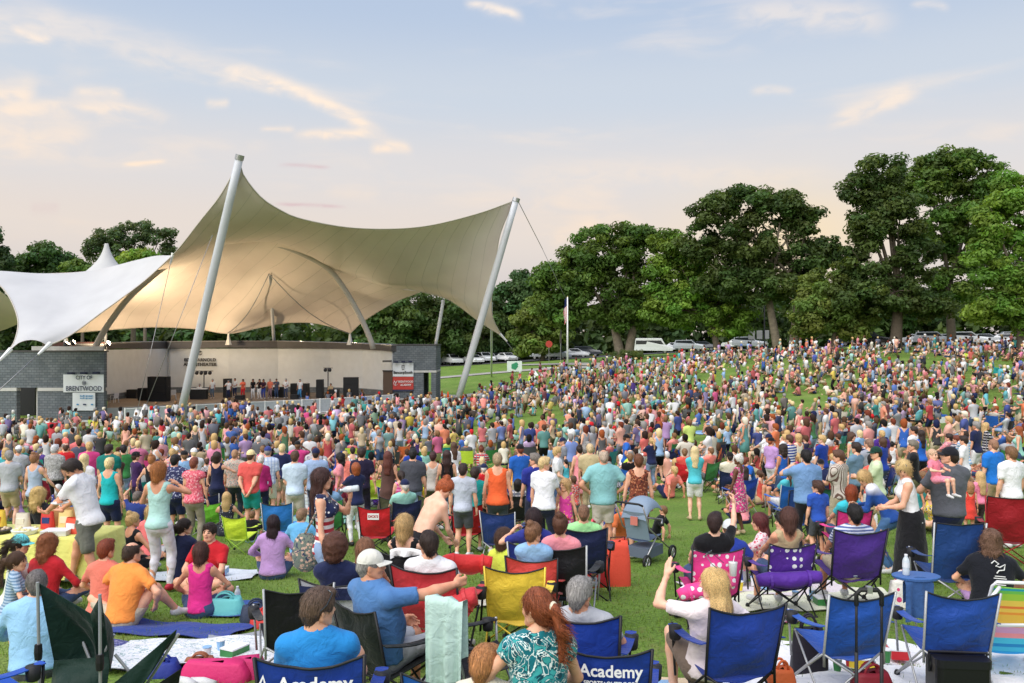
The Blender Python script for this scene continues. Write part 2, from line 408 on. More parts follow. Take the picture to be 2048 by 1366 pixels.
b.add([(x, y, SZ) for x, y in ring]+[(x, y, SZ-0.2) for x, y in ring], [tuple(range(len(ring))), tuple(range(2*len(ring)-1, len(ring)-1, -1))]+[(i, i+len(ring), (i+1) % len(ring)+len(ring), (i+1) % len(ring)) for i in range(len(ring))])
amp('stage_floor', b, M_STAGE)
b = MB(); wall(b, [(x, y-0.05) for x, y in fl], SZ-0.02, GZ0, 0.3); amp('stage_front', b, mat('stage_front_block', (0.30,0.30,0.30), 0.9, 0.15, 1.5, 0.3, 12))
YL = 66.0
zl = zpx(704, YL)
def xw(px, Y=YL): return (px-1024)/FP*Y
def wbox(b, p0, p1, t, bot, Y, th=0.5):
 return b.box(((xw(p0,Y)+xw(p1,Y))/2, Y+th/2, (t+bot)/2), (abs(xw(p1,Y)-xw(p0,Y)), th, t-bot))
b = MB(); wbox(b, -140, 208, zl, zpx(775.5, YL), YL); amp('wing_wall', b, M_BLOCK)
b = MB(); wbox(b, -140, 33, zpx(782, YL), GZ0, YL); amp('wing_wall', b, M_BLOCK)
b = MB(); wbox(b, 75, 208, zpx(782, YL), GZ0, YL); amp('wing_wall', b, M_BLOCK)
b = MB(); wall(b, [gp(208,66.5), gp(211,74.6)], zl, GZ0, 0.3); amp('wing_wall', b, M_BLOCK)
b = MB(); wbox(b, -140, 33, zpx(775.5, YL), zpx(782, YL), YL-0.05, 0.6); wbox(b, 75, 128, zpx(775.5, YL), zpx(782, YL), YL-0.05, 0.6); amp('stone_band', b, M_PALE)
b = MB(); b.box((xw(72), YL+2.2, (zpx(776,YL)+GZ0)/2), (0.5, 3.4, zpx(776,YL)-GZ0)); amp('passage_pier', b, M_PALE)
b = MB(); wbox(b, -5, 70, zpx(774, YL+7), GZ0, YL+7); amp('passage_wall', b, M_DARK)
b = MB(); wbox(b, -140, 209, zl+0.12, zl, YL-0.06, 0.7); amp('wing_coping', b, M_FASC)
b = MB(); wall(b, [(xw(63,71), 71.0), (xw(120,70.2), 70.0), (xw(205,69.5), 69.5)], zl+0.42, zl-0.5, 0.3); amp('roof_kerb', b, M_PALE)
b = MB(); wall(b, [(xw(100,75.5), 75.5), (xw(215,75.5), 75.5)], zpx(684, 75.5), zl-0.5, 0.4); amp('roof_wall', b, mat('dark_red_wall', (0.10,0.045,0.04), 0.8))
b = MB(); b.box((xw(170), YL-2.2, -5.98), (6.5, 0.5, 0.10)); b.box((xw(170), YL-2.2, -6.45), (6.3, 0.36, 0.85)); amp('ledge', b, M_PALE)
YR = 79.5
b = MB(); wbox(b, 786, 872, zpx(691, YR), zpx(741, YR), YR, 5.0); amp('wing_wall', b, M_BLOCK)
b = MB(); wbox(b, 786, 847, zpx(745, YR), GZ0, YR, 5.0); amp('wing_wall', b, M_BLOCK)
b = MB(); wbox(b, 862, 872, zpx(745, YR), GZ0, YR, 5.0); amp('wing_wall', b, M_BLOCK)
b = MB(); wbox(b, 786, 872.6, zpx(741, YR), zpx(745, YR), YR-0.05, 5.1); amp('stone_band', b, M_PALE)
b = MB(); wbox(b, 785, 873.5, zpx(691, YR)+0.12, zpx(691, YR), YR-0.06, 5.2); amp('wing_coping', b, M_FASC)
b = MB(); wbox(b, 750, 875, -5.35, GZ0, 78.2, 0.4); amp('ledge', b, M_BLOCK)
b = MB(); wbox(b, 750, 875, -5.26, -5.35, 78.15, 0.5); amp('ledge', b, M_PALE)
dY = 80.2
b = MB(); wbox(b, 766, 785, zpx(742, dY), SZ, dY-0.9, 0.12); d_ = amp('door', b, mat('brown_door', (0.09,0.055,0.035), 0.5))
b = MB(); b.box((xw(769,dY), dY-0.95, SZ+1.0), (0.04, 0.08, 0.14)); h_ = build('door_handle', b, M_STEEL); h_.parent = d_;
b = MB(); wbox(b, 765, 785.5, zpx(741, dY)+0.05, zpx(742, dY), dY-0.98, 0.2); amp('door_frame', b, M_DARK)
b = MB(); wbox(b, 765, 782, zpx(720, dY), zpx(723.5, dY), dY-1.5, 0.5); amp('awning', b, M_FASC)
def text_mesh(s, size, ext=0.02, off=0.0, align='CENTER', space=1.0):
 c = bpy.data.curves.new('lettering', 'FONT'); c.body = s; c.size = size; c.extrude = ext; c.offset = off
 c.align_x = align; c.align_y = 'CENTER'; c.space_character = space; c.resolution_u = 3
 o = bpy.data.objects.new('lettering', c); COL.objects.link(o)
 dg = bpy.context.evaluated_depsgraph_get(); me = bpy.data.meshes.new_from_object(o.evaluated_get(dg))
 bpy.data.objects.remove(o); bpy.data.curves.remove(c); me.materials.clear(); return me
def text(s, size, loc, m, parent=None, rz=0.0, ext=0.02, off=0.0, name='lettering', sx=1.0, tilt=0.0, align='CENTER', space=1.0, M=None):
 me = text_mesh(s, size, ext, off, align, space)
 T = M if M is not None else Matrix.Translation(loc) @ Matrix.Rotation(rz, 4, 'Z') @ Matrix.Rotation(R(90)+tilt, 4, 'X') @ Matrix.Diagonal((sx, 1, 1, 1))
 o = link(name, me, m);
 if parent: o.parent = parent; o.matrix_parent_inverse = parent.matrix_basis.inverted()
 o.matrix_basis = T
 return o
M_LET = mat('dark_letters', (0.02,0.02,0.025), 0.4)
LY = 86.48
for s, py in (('EDDY ARNOLD', 720), ('AMPHITHEATER', 729)):
 text(s, 0.44, P(400, py, LY), M_LET, AMP, off=0.02, sx=0.98, space=1.1)
b = MB()
for a0, a1 in ((R(30), R(345)),):
 pts = [P(400,706,LY)+Vector((math.cos(a)*0.19, 0, math.sin(a)*0.19)) for a in np.linspace(a0, a1, 18)]
 b.tube(pts, 0.035, 6)
b.tube([P(400,706,LY)+Vector((math.cos(a)*0.10, 0, math.sin(a)*0.12)) for a in np.linspace(0.5, 3.8, 10)], 0.028, 6)
amp('emblem', b, M_LET)
M_VINYL = mat('white_vinyl', (0.72,0.75,0.78), 0.45, 0.03, 4)
def cloth_sheet(x0, x1, z0, z1, Y, sag=0.03, n=12):
 G = []
 for i in range(n+1):
  u = i/n
  G.append([(x0+(x1-x0)*u, Y-0.04-sag*math.sin(u*9)*0.4-sag*math.sin(math.pi*u)*v, z0+(z1-z0)*v) for v in np.linspace(0, 1, 5)])
 G = np.array(G); b = MB(); b.grid(G); b.grid(G[::-1]+np.array([0, 0.012, 0])); return b
def banner(name, label, px0, py0, px1, py1, Y, m):
 r = empty(name, ((px0+px1)/2/FP*Y-1024/FP*Y, Y, zpx(py1, Y))); tag(r, label, 'banner')
 o = build('sheet', cloth_sheet(xw(px0,Y), xw(px1,Y), zpx(py1,Y), zpx(py0,Y), Y), m, r, smooth=True); o.matrix_parent_inverse = r.matrix_basis.inverted(); return r
BY = YL-0.08
ba = banner('banner', 'wide white banner with dark city lettering on the left grey block wing', 127, 749, 208, 784.5, BY, M_VINYL)
M_NAVY = mat('navy_ink', (0.03,0.04,0.09), 0.5)
def serif(s, size, loc, parent, sx=1.0):
 o = text(s, size, loc, M_NAVY, parent, ext=0.004, off=0.004, sx=sx)
 return o
serif('CITY OF', 0.42, P(168,755.5,BY-0.12), ba, 0.82); serif('BRENTWOOD', 0.54, P(167.5,777.5,BY-0.12), ba, 0.80)
b = MB()
for r_ in (0.17, 0.11): b.tube([P(168,766,BY-0.13)+Vector((math.cos(a)*r_*0.85, 0, math.sin(a)*r_)) for a in np.linspace(0, 6.283, 17)], 0.014, 5)
b.box(tuple(P(168,766,BY-0.13)), (0.07,0.01,0.12))
o = build('seal', b, M_NAVY, ba); o.matrix_parent_inverse = ba.matrix_basis.inverted()
bb = banner('banner', 'smaller white banner with blue print hanging below the city banner', 145.5, 785.5, 191, 821, BY-0.02, M_VINYL)
M_BLUEINK = mat('blue_ink', (0.08,0.28,0.50), 0.5)
for dy, w, h in ((792,0.80,0.13), (796.5,0.74,0.10)):
 b = MB()
 for k in range(9): b.box(tuple(P(161+k*3.0, dy+0.3*math.sin(k*2.1), BY-0.13)), (0.085, 0.006, h*(0.8+0.3*math.sin(k*3.7))))
 o = build('lettering', b, M_BLUEINK, bb); o.matrix_parent_inverse = bb.matrix_basis.inverted()
for px, w in ((155,0.16),(169,0.24),(184,0.18)):
 b = MB(); b.box(tuple(P(px, 809, BY-0.13)), (w, 0.006, 0.11)); o = build('emblem', b, M_BLUEINK if px != 169 else M_NAVY, bb); o.matrix_parent_inverse = bb.matrix_basis.inverted()
RY = YR-0.10
M_RED = mat('red_vinyl', (0.50,0.055,0.045), 0.45, 0.04, 4)
bc = banner('banner', 'white bank banner above the red one on the right grey block wing', 785.5, 726, 827, 753, RY, M_VINYL)
text('BancorpSouth', 0.33, P(806,745,RY-0.12), mat('black_ink', (0.02,0.02,0.02), 0.5), bc, ext=0.004, off=0.012, sx=0.95)
b = MB(); q = P(806,735,RY-0.13)
for sx_ in (-1, 1):
 b.box((q.x+sx_*0.10, q.y, q.z+0.06), (0.05, 0.008, 0.30)); b.box((q.x+sx_*0.06, q.y, q.z-0.18), (0.09,0.008,0.07)); b.box((q.x+sx_*0.05, q.y, q.z+0.20), (0.09,0.008,0.05))
o = build('emblem', b, MATS['black_ink'], bc); o.matrix_parent_inverse = bc.matrix_basis.inverted()
bd = banner('banner', 'red banner with white print beside the stage door', 785.5, 753.5, 827, 779, RY, M_RED)
for s, py in (('BRENTWOOD', 763.5), ('ACADEMY', 770)):
 text(s, 0.27, P(811.5,py,RY-0.12), M_WHITE, bd, ext=0.004, off=0.004, sx=0.80)
b = MB(); q = P(791.5,766,RY-0.13)
b.tube([(q.x-0.15,q.y,q.z+0.22),(q.x,q.y,q.z-0.02),(q.x-0.06,q.y,q.z-0.24)], 0.03, 5); b.tube([(q.x+0.15,q.y,q.z+0.22),(q.x,q.y,q.z-0.02)], 0.03, 5)
b.tube([q+Vector((math.cos(a)*0.2, 0, math.sin(a)*0.22)) for a in np.linspace(2.4, 5.6, 10)], 0.02, 5)
o = build('emblem', b, M_WHITE, bd); o.matrix_parent_inverse = bd.matrix_basis.inverted()
b = MB(); b.box(tuple(P(806,781.2,RY-0.05)), (1.92, 0.02, 0.14)); o = build('hem', b, M_NAVY, bd); o.matrix_parent_inverse = bd.matrix_basis.inverted()
for k, (px, py, Y) in enumerate(((148,746.5,YL),(173.5,746,YL),(198,745.5,YL),(794,724,YR),(808,723.5,YR),(822,723.3,YR))):
 q = P(px, py, Y); b = MB()
 b.box((q.x, q.y-0.03, q.z), (0.12,0.06,0.14)); b.tube([(q.x, q.y-0.05, q.z), (q.x, q.y-0.45, q.z+0.06)], 0.03, 6)
 b.box((q.x, q.y-0.55, q.z+0.02), (0.36,0.26,0.16), rz=0.1); amp('wall_lamp', b, mat('lamp_navy', (0.02,0.025,0.06), 0.5))
# ------------------------------------------------------------------ tensile canopy
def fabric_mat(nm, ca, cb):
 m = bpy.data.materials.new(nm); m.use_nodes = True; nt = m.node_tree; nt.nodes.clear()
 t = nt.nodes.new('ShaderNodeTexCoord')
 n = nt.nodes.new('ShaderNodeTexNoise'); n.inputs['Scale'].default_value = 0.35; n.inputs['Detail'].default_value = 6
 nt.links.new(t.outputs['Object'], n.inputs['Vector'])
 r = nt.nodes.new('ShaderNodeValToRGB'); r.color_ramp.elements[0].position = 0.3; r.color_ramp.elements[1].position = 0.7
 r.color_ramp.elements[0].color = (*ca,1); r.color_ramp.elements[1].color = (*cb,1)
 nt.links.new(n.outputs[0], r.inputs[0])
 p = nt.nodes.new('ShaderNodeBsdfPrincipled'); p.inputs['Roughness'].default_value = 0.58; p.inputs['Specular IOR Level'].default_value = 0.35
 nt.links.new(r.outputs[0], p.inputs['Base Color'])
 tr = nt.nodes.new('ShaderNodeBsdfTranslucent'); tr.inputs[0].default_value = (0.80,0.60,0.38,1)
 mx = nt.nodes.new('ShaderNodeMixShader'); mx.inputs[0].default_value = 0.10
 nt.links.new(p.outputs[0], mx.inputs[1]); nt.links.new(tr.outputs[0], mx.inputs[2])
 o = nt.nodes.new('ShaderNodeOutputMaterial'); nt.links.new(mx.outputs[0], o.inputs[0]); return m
M_FAB = fabric_mat('canopy_top', (0.52,0.52,0.52), (0.60,0.60,0.60)); M_FABU = fabric_mat('canopy_lamplit_under', (0.69,0.595,0.535), (0.78,0.69,0.62))  # underside is the same white cloth, with warm lamp light put into its colour
def spline(pts, n):
 """Catmull-Rom through 3D points, n samples evenly by length"""
 p = np.array([tuple(q) for q in pts], float)
 if len(p) == 2: return p[0]+(p[1]-p[0])*np.linspace(0, 1, n)[:,None]
 e = np.concatenate([[2*p[0]-p[1]], p, [2*p[-1]-p[-2]]]); out = []
 for i in range(len(p)-1):
  a, b_, c, d = e[i:i+4]; t = np.linspace(0, 1, 24, endpoint=False)[:,None]
  out.append(0.5*((2*b_)+(-a+c)*t+(2*a-5*b_+4*c-d)*t*t+(-a+3*b_-3*c+d)*t**3))
 out = np.concatenate(out+[p[-1:]]); L = np.concatenate([[0], np.cumsum(np.linalg.norm(np.diff(out, axis=0), axis=1))])
 s = np.linspace(0, L[-1], n); return np.stack([np.interp(s, L, out[:,k]) for k in range(3)], 1)
def coons(c0, c1, d0, d1, nu, nv):
 """c0 top, c1 bottom (left to right); d0 left, d1 right (top to bottom)"""
 c0, c1 = spline(c0, nu), spline(c1, nu); d0, d1 = spline(d0, nv), spline(d1, nv)
 u = np.linspace(0, 1, nu)[:,None,None]; v = np.linspace(0, 1, nv)[None,:,None]
 S = (1-v)*c0[:,None]+v*c1[:,None]+(1-u)*d0[None]+u*d1[None]
 S -= (1-u)*(1-v)*c0[0]+u*(1-v)*c0[-1]+(1-u)*v*c1[0]+u*v*c1[-1]
 return S
CAN = empty('tensile_canopy', (-20, 75, -6)); tag(CAN, 'big pale stretched fabric canopy swept up to two tall peaks over the stage', 'canopy')
def can(name, b, m, smooth=True):
 o = build(name, b, m, CAN, smooth=smooth); o.matrix_parent_inverse = CAN.matrix_basis.inverted(); return o
M_SEAM = mat('fabric_seam', (0.50,0.45,0.38), 0.6)
M_CABLE = mat('cable', (0.30,0.30,0.31), 0.4, metal=0.6)
def strips(S, k, seams=True):
 """the patch as k welded fabric strips running top to bottom, with a weld ribbon along each joint"""
 N = np.cross(np.gradient(S, axis=0), np.gradient(S, axis=1)); N /= np.maximum(np.linalg.norm(N, axis=2), 1e-9)[...,None]
 if N[...,2].mean() < 0: N = -N
 nu = S.shape[0]; cut = np.linspace(0, nu-1, k+1).round().astype(int)
 for a, c in zip(cut[:-1], cut[1:]):
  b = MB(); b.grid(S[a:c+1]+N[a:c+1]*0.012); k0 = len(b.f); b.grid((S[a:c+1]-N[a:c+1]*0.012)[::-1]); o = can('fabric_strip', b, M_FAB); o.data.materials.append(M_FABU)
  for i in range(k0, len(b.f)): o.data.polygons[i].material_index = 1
 if seams:
  for a in cut[1:-1]:
   b = MB(); b.tube([tuple(p) for p in S[a]-N[a]*0.014], 0.014, 4, False); can('seam', b, M_SEAM)
pA, pB, pJ, pR = P(481,311,64), P(1027,402,78), P(345,511,68), P(1003,671,82)
top_ = [pA, P(484,345,64.2), P(520,393,65.5), P(560,420,66.8), P(600,437,68), P(680,453,70), P(750,458,71.5), P(820,456,73), P(880,447,74.3), P(960,426,76.3), pB]
ridge = [pJ, P(375,502,70), P(420,493,72), P(500,484,75), P(560,487,76), P(620,511,77), P(657,531,77.5), P(720,557,79), P(780,575,80), P(842,583,81)]
edge_r = [P(842,583,81), P(900,601,82), P(960,644,82.2), pR]
F_ = coons(top_, ridge+edge_r[1:], [pA, P(472,335,64.1), P(440,392,64.6), P(400,443,65.6), P(366,487,67), pJ],
           [pB, P(1000,470,78.6), P(991,530,79.3), P(985,580,80), P(983,612,80.6), P(987,640,81.2), pR], 141, 40)
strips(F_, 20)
pK2, pK1, pK0 = P(700,667,85), P(457,667,85), P(132,667,77)
edge_b = [pK0, P(210,660,80), P(307,654,83), P(395,658,85), pK1, P(520,655,86), P(580,645,86.5), P(640,648,86), pK2]
gl = [pJ, P(260,556,73), P(165,620,77), pK0]
G_ = coons(ridge, edge_b, gl, [P(842,583,81), P(790,604,82.5), P(730,640,84), pK2], 97, 41)
pk = P(540,546,80.5); dd = np.linalg.norm(G_-np.array(pk), axis=2); i_, j_ = np.unravel_index(dd.argmin(), dd.shape)
u_, v_ = np.meshgrid(np.arange(97), np.arange(41), indexing='ij'); fall = np.exp(-(((u_-i_)/9.0)**2+((v_-j_)/7.0)**2))
ed = np.sin(np.pi*v_/40)**0.5*np.sin(np.pi*np.clip(u_/96, 0, 1))**0.3
G_ = G_+(np.array(pk)-G_[i_, j_])[None,None]*(0.75*fall*ed)[...,None]
G_[:,:,2] += (-0.55*np.sin(np.pi*v_/40)*np.sin(np.pi*u_/96))*(1-fall)       # the belly between ridge and back edge
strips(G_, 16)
for tgt in ((457,667,85), (700,667,85)):
 a = G_[i_, j_]; c = np.array(P(*tgt)); b = MB()
 b.tube([tuple(a+(c-a)*t+np.array([0,-0.3,-0.9*math.sin(math.pi*t)])) for t in np.linspace(0, 1, 9)], 0.045, 5); can('cable', b, M_CABLE, True)
crest = [pJ, P(310,512,69.5), P(270,521,71), P(185,541,73), P(90,547,72), P(0,542,71), P(-90,540,70)]
wl = [P(-90,540,70), P(-30,553,69), P(0,571,67.5), P(22,601,65.3), P(36,642,62.3), P(30,680,60), P(16,704,59)]
we = [pJ, P(285,565,66.6), P(205,624,64), P(140,671,61.3), P(95,692,60)]
W_ = coons(crest, [P(95,692,60), P(80,683,59.8), P(60,680,59.7), P(38,686,59.3), P(16,704,59)], we, wl, 61, 31)
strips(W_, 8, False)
X_ = coons(crest[:5], gl, [pJ, pJ+Vector((0,0.05,0)), pJ+Vector((0,0.1,0))], [crest[4], P(110,600,75.5), pK0], 31, 17)
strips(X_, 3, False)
b = MB(); ap = P(213,487,86); n = 28; G = []
for t in np.linspace(0, 1, 14):
 r_ = 0.16+0.9*t+4.6*t**2.4; z = ap.z-5.2*t
 G.append([(ap.x+r_*math.cos(a)*1.1, ap.y+r_*math.sin(a), z) for a in np.linspace(0, 2*math.pi, n+1)])
b.grid(np.array(G).transpose(1,0,2)); can('rear_spike', b, M_FAB)
S_ = coons([P(-140,548,69), P(-40,560,69.5), P(8,588,70.5), P(37,622,72)], [P(-140,690,72), P(-60,676,73), P(0,662,74), P(36,648,74)], [P(-140,548,69), P(-140,690,72)], [P(37,622,72), P(38,636,73), P(36,648,74)], 21, 15)
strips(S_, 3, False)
for pts, r_ in ((top_, 0.06), (edge_r, 0.05), ([pB, P(1000,470,78.6), P(991,530,79.3), P(985,580,80), P(983,612,80.6), P(987,640,81.2), pR], 0.05),
    ([pA, P(472,335,64.1), P(440,392,64.6), P(400,443,65.6), P(366,487,67), pJ], 0.05), (we, 0.05), (wl, 0.05), (edge_b, 0.05), ([P(842,583,81), P(790,604,82.5), P(730,640,84), pK2], 0.05)):
 b = MB(); b.tube([tuple(p) for p in spline(pts, 40)], r_, 6); can('edge_cable', b, M_SEAM, True)
def plate(at, to, L=1.0, w=0.35, name='corner_plate', m=None):
 a, c = Vector(at), Vector(to); d = (c-a).normalized()*L; b = MB(); b.tube([a-d*0.3, a+d*0.4, a+d], [w*0.5, w*0.35, 0.08], 6); can(name, b, m or M_WHITE, False)
def cable(a, c, r_=0.03, sag=0.0, name='cable', m=None):
 a, c = Vector(a), Vector(c); b = MB(); b.tube([a.lerp(c, t)-Vector((0,0,sag*math.sin(math.pi*t))) for t in np.linspace(0, 1, 9 if sag else 2)], r_, 5); can(name, b, m or M_CABLE, True)
gL1, gL2 = P(-70,790,56), P(-40,815,55)
plate(P(16,704,59), gL1, 1.0); cable(P(16,704,59), P(-40,760,58)); plate(P(95,692,60), gL2, 1.0); cable(P(95,692,60), gL2, 0.035)
plate(pJ+Vector((0,0,0)), P(340,530,68), 0.7, 0.3)
plate(pR, P(1017,686,82.3), 0.8, 0.3); cable(pR, P(1040,718,83), 0.03)
for q in (pK1, pK2, pK0):
 b = MB(); b.lathe([(0.34,-1.15),(0.16,-0.5),(0.08,0.05)], 6, (q.x, q.y, q.z)); can('corner_foot', b, M_WHITE, False)
M_MAST = mat('white_mast', (0.54,0.555,0.59), 0.35, 0.05, 3)
def mast(name, label, a, c, r_, group=None, cap=True):
 a, c = Vector(a), Vector(c); e = empty(name, a); tag(e, label, 'mast', group); d = c-a
 b = MB(); n = 7; b.tube([d*t for t in np.linspace(0, 1, n)], [r_*(0.86+0.14*math.sin(math.pi*min(1, t*1.0)+0.0)) for t in np.linspace(0, 1, n)], 20); build('shaft', b, M_MAST, e, smooth=True)
 if cap:
  b = MB(); b.tube([d*0.985, d*1.002], [r_*1.0, r_*1.0], 16); build('mast_cap', b, M_STEEL, e)
  b = MB(); b.tube([-d.normalized()*0.15, d.normalized()*0.25], [r_*1.7, r_*1.5], 12); build('mast_base', b, M_STEEL, e)
 return e
def gpt(px, py, Y, dz=-0.3):
 x = (px-1024)/FP*Y; return Vector((x, Y, gz(x, Y)+dz))
mast('mast', 'tall leaning white mast in front of the stage under the higher canopy peak', gpt(356,840,66.5), P(480,311,63.6), 0.33)
mast('mast', 'tall leaning white mast at the right end of the canopy beside the orange cones', gpt(912,810,78.5), P(1033,397,77.8), 0.34)
mast('mast', 'slim straight post holding the middle of the canopy above the stage wall', P(548,686,88), Vector(G_[i_, j_])+Vector((0,0.05,-0.1)), 0.17, cap=False)
mast('mast', 'slim leaning post on the right grey wing under the canopy edge', P(871,692,81.5), P(887,600,81.9), 0.17, cap=False)
mast('mast', 'slim post rising from the left roof behind the curved arch', P(211,690,80), P(211,598,80), 0.14, cap=False)
mast('mast', 'thin brown pole under the right tip of the canopy', gpt(983,722,100), P(983,606,83), 0.12, cap=False)
arch = [P(186,706,70.3), P(192,692,70.6), P(212,656,71.2), P(250,604,72.3), P(290,566,73.3), P(340,528,74.3), P(420,498,75.2), P(500,488,76), P(560,491,76.6), P(620,515,77.3), P(657,538,77.7), P(685,572,78), P(720,632,78.2), P(742,682,78.3), P(746,698,78.3)]
e = empty('arch', arch[0]); tag(e, 'curved steel arch springing from the stage roof under the canopy', 'arch')
b = MB(); b.tube([Vector(p)-arch[0] for p in spline(arch, 60)], 0.25, 14); build('rib', b, mat('arch_steel', (0.40,0.37,0.34), 0.45, 0.06, 3), e, smooth=True)
cable(P(275,820,62), pJ+Vector((0,-0.1,-0.1)), 0.025); cable(P(292,812,62), P(425,470,64.6), 0.025)
cable(P(1036,402,77.8), P(1085,498,96), 0.035); cable(P(1085,498,96), P(1175,690,108), 0.03)
def strut(px0, py0, px1, py1, Y, Y2, label):
 a, c = P(px0, py0, Y), P(px1, py1, Y2); a.z = min(a.z, gz(a.x, a.y)-0.2)
 e = empty('cable_anchor', a); tag(e, label, 'cable anchor', 'white tie down anchors of the canopy')
 b = MB(); d = c-a; b.tube([d*0, d], 0.19, 14); build('tube', b, M_WHITE, e, smooth=True)
 b = MB(); b.tube([d*1.0, d*1.03], 0.21, 14); build('end_cap', b, M_STEEL, e)
strut(266,866,275,821,61.5,62, 'upright white anchor tube left of the stage fence'); strut(266,876,292,812,61,62, 'leaning white anchor tube crossing the upright one by the stage fence')
strut(1082,770,1060,746,92,92.5, 'first short white anchor tube among the crowd right of the paved path'); strut(1086,768,1068,743,94,94.6, 'second short white anchor tube right of the paved path, behind the first')
strut(1206,789,1181,765,88,88.8, 'longer white anchor tube leaning left in the middle of the hill crowd'); strut(1211,786,1196,757,90,90.8, 'slimmer white anchor tube beside the longer one in the hill crowd')
M_LAMP = mat('lit_lamp', (1,0.9,0.7), 0.5, emit=(1.0,0.85,0.6), estr=45.0)
def flood(px, py, Y, aim, power, label, vis=True):
 q = P(px, py, Y); e = empty('floodlight', q); tag(e, label, 'floodlight', 'floodlights on the stage roof')
 d = (Vector(aim)-q).normalized(); T = d.to_track_quat('Z', 'Y').to_matrix()
 b = MB(); b.lathe([(0.10,-0.18),(0.20,-0.05),(0.24,0.06),(0.22,0.06),(0.16,0.0)], 14, M=T, cap=True); build('housing', b, M_DARK, e)
 b = MB(); b.lathe([(0.19*math.sin(a), 0.10-0.19*math.cos(a)) for a in np.linspace(0.1, 3.04, 9)], 14, M=T); build('lens', b, M_LAMP, e)
 b = MB(); b.tube([(0,0,-0.15),(0,0,-0.6)], 0.04, 6); build('stand', b, M_DARK, e)
 ld = bpy.data.lights.new('floodlight_beam', 'SPOT'); ld.energy = power; ld.color = (1.0,0.77,0.49); ld.spot_size = R(115); ld.spot_blend = 0.9; ld.shadow_soft_size = 0.25
 lo_ = bpy.data.objects.new('floodlight_beam', ld); COL.objects.link(lo_); lo_.parent = e; lo_.location = d*0.5; lo_.rotation_euler = (-d).to_track_quat('Z', 'Y').to_euler()
flood(144,686,70.5, P(330,590,80), 3600, 'brightest lit floodlight on the left roof of the stage')
flood(132,690,70.3, P(180,620,74), 1000, 'small lit floodlight at the far left of the stage roof')
flood(214,688,72.5, P(420,560,79), 4600, 'lit floodlight on the roof just right of the curved arch foot')
flood(400,690,87.5, P(430,540,77), 3800, 'floodlight on the roof edge above the stage lettering')
flood(600,690,88.0, P(680,480,72), 5600, 'floodlight on the roof edge right of the slim post')
flood(705,694,86.0, P(850,470,75), 6000, 'floodlight on the roof edge near the right arch foot')
# ------------------------------------------------------------------ trees
def leaf_mat():
 m = bpy.data.materials.new('leaves'); m.use_nodes = True; nt = m.node_tree; nt.nodes.clear()
 at = nt.nodes.new('ShaderNodeAttribute'); at.attribute_name = 'tint'
 p = nt.nodes.new('ShaderNodeBsdfPrincipled'); p.inputs['Roughness'].default_value = 0.5; p.inputs['Specular IOR Level'].default_value = 0.25
 nt.links.new(at.outputs['Color'], p.inputs['Base Color'])
 tr = nt.nodes.new('ShaderNodeBsdfTranslucent')
 g = nt.nodes.new('ShaderNodeMix'); g.data_type = 'RGBA'; g.blend_type = 'MULTIPLY'; g.inputs[0].default_value = 1.0
 g.inputs[7].default_value = (1.5,1.35,0.5,1); nt.links.new(at.outputs['Color'], g.inputs[6]); nt.links.new(g.outputs[2], tr.inputs[0])
 mx = nt.nodes.new('ShaderNodeMixShader'); mx.inputs[0].default_value = 0.38
 nt.links.new(p.outputs[0], mx.inputs[1]); nt.links.new(tr.outputs[0], mx.inputs[2])
 o = nt.nodes.new('ShaderNodeOutputMaterial'); nt.links.new(mx.outputs[0], o.inputs[0]); return m
M_LEAF = leaf_mat()
M_BARK = mat('bark', (0.115,0.09,0.068), 0.9, 0.3, 3.0, 0.6, 12)
M_BARKL = mat('pale_bark', (0.20,0.165,0.125), 0.9, 0.3, 3.0, 0.6, 12)
def leaves_mesh(name, cen, rad, n_leaf, size, base, tvar=0.3, flat=0.6):
 """cen (k,3) clump centres, rad (k,) clump radii; n_leaf leaves spread over the clumps as folded leaf sprays"""
 n_leaf = int(n_leaf*2.9); size = size*0.55; base = tuple(c*2.5 for c in base); k = len(cen); which = rng.choice(k, n_leaf, p=rad**2/np.sum(rad**2))
 d = rng.normal(size=(n_leaf, 3)); d /= np.linalg.norm(d, axis=1)[:,None]
 r = rng.random(n_leaf)**0.45
 c = cen[which]+d*(r*rad[which])[:,None]*np.array([1, 1, flat])
 nrm = d+np.array([0,0,0.55])+rng.normal(size=(n_leaf, 3))*0.55; nrm /= np.linalg.norm(nrm, axis=1)[:,None]
 t = np.cross(nrm, rng.normal(size=(n_leaf, 3))); t /= np.linalg.norm(t, axis=1)[:,None]
 w = np.cross(nrm, t); s = size*(0.55+0.9*rng.random(n_leaf))[:,None]
 V = np.stack([c-t*s, c+w*s*0.55+nrm*s*0.12, c+t*s*1.1, c-w*s*0.55+nrm*s*0.12], 1).reshape(-1, 3)
 F = np.arange(n_leaf*4).reshape(-1, 4)
 me = mesh_np(name, V, F, False)
 tint_c = 1+tvar*rng.normal(size=k)*0.6
 yel = rng.random(k)
 col = np.ones((n_leaf, 4), np.float32)
 bc = np.array(base)[None]*np.clip(tint_c, 0.45, 1.7)[which][:,None]*(0.8+0.4*rng.random(n_leaf))[:,None]
 bc[:,0] *= (0.85+0.4*yel[which]); col[:,:3] = bc
 a = me.color_attributes.new('tint', 'FLOAT_COLOR', 'POINT'); a.data.foreach_set('color', np.repeat(col, 4, 0).ravel())
 return me
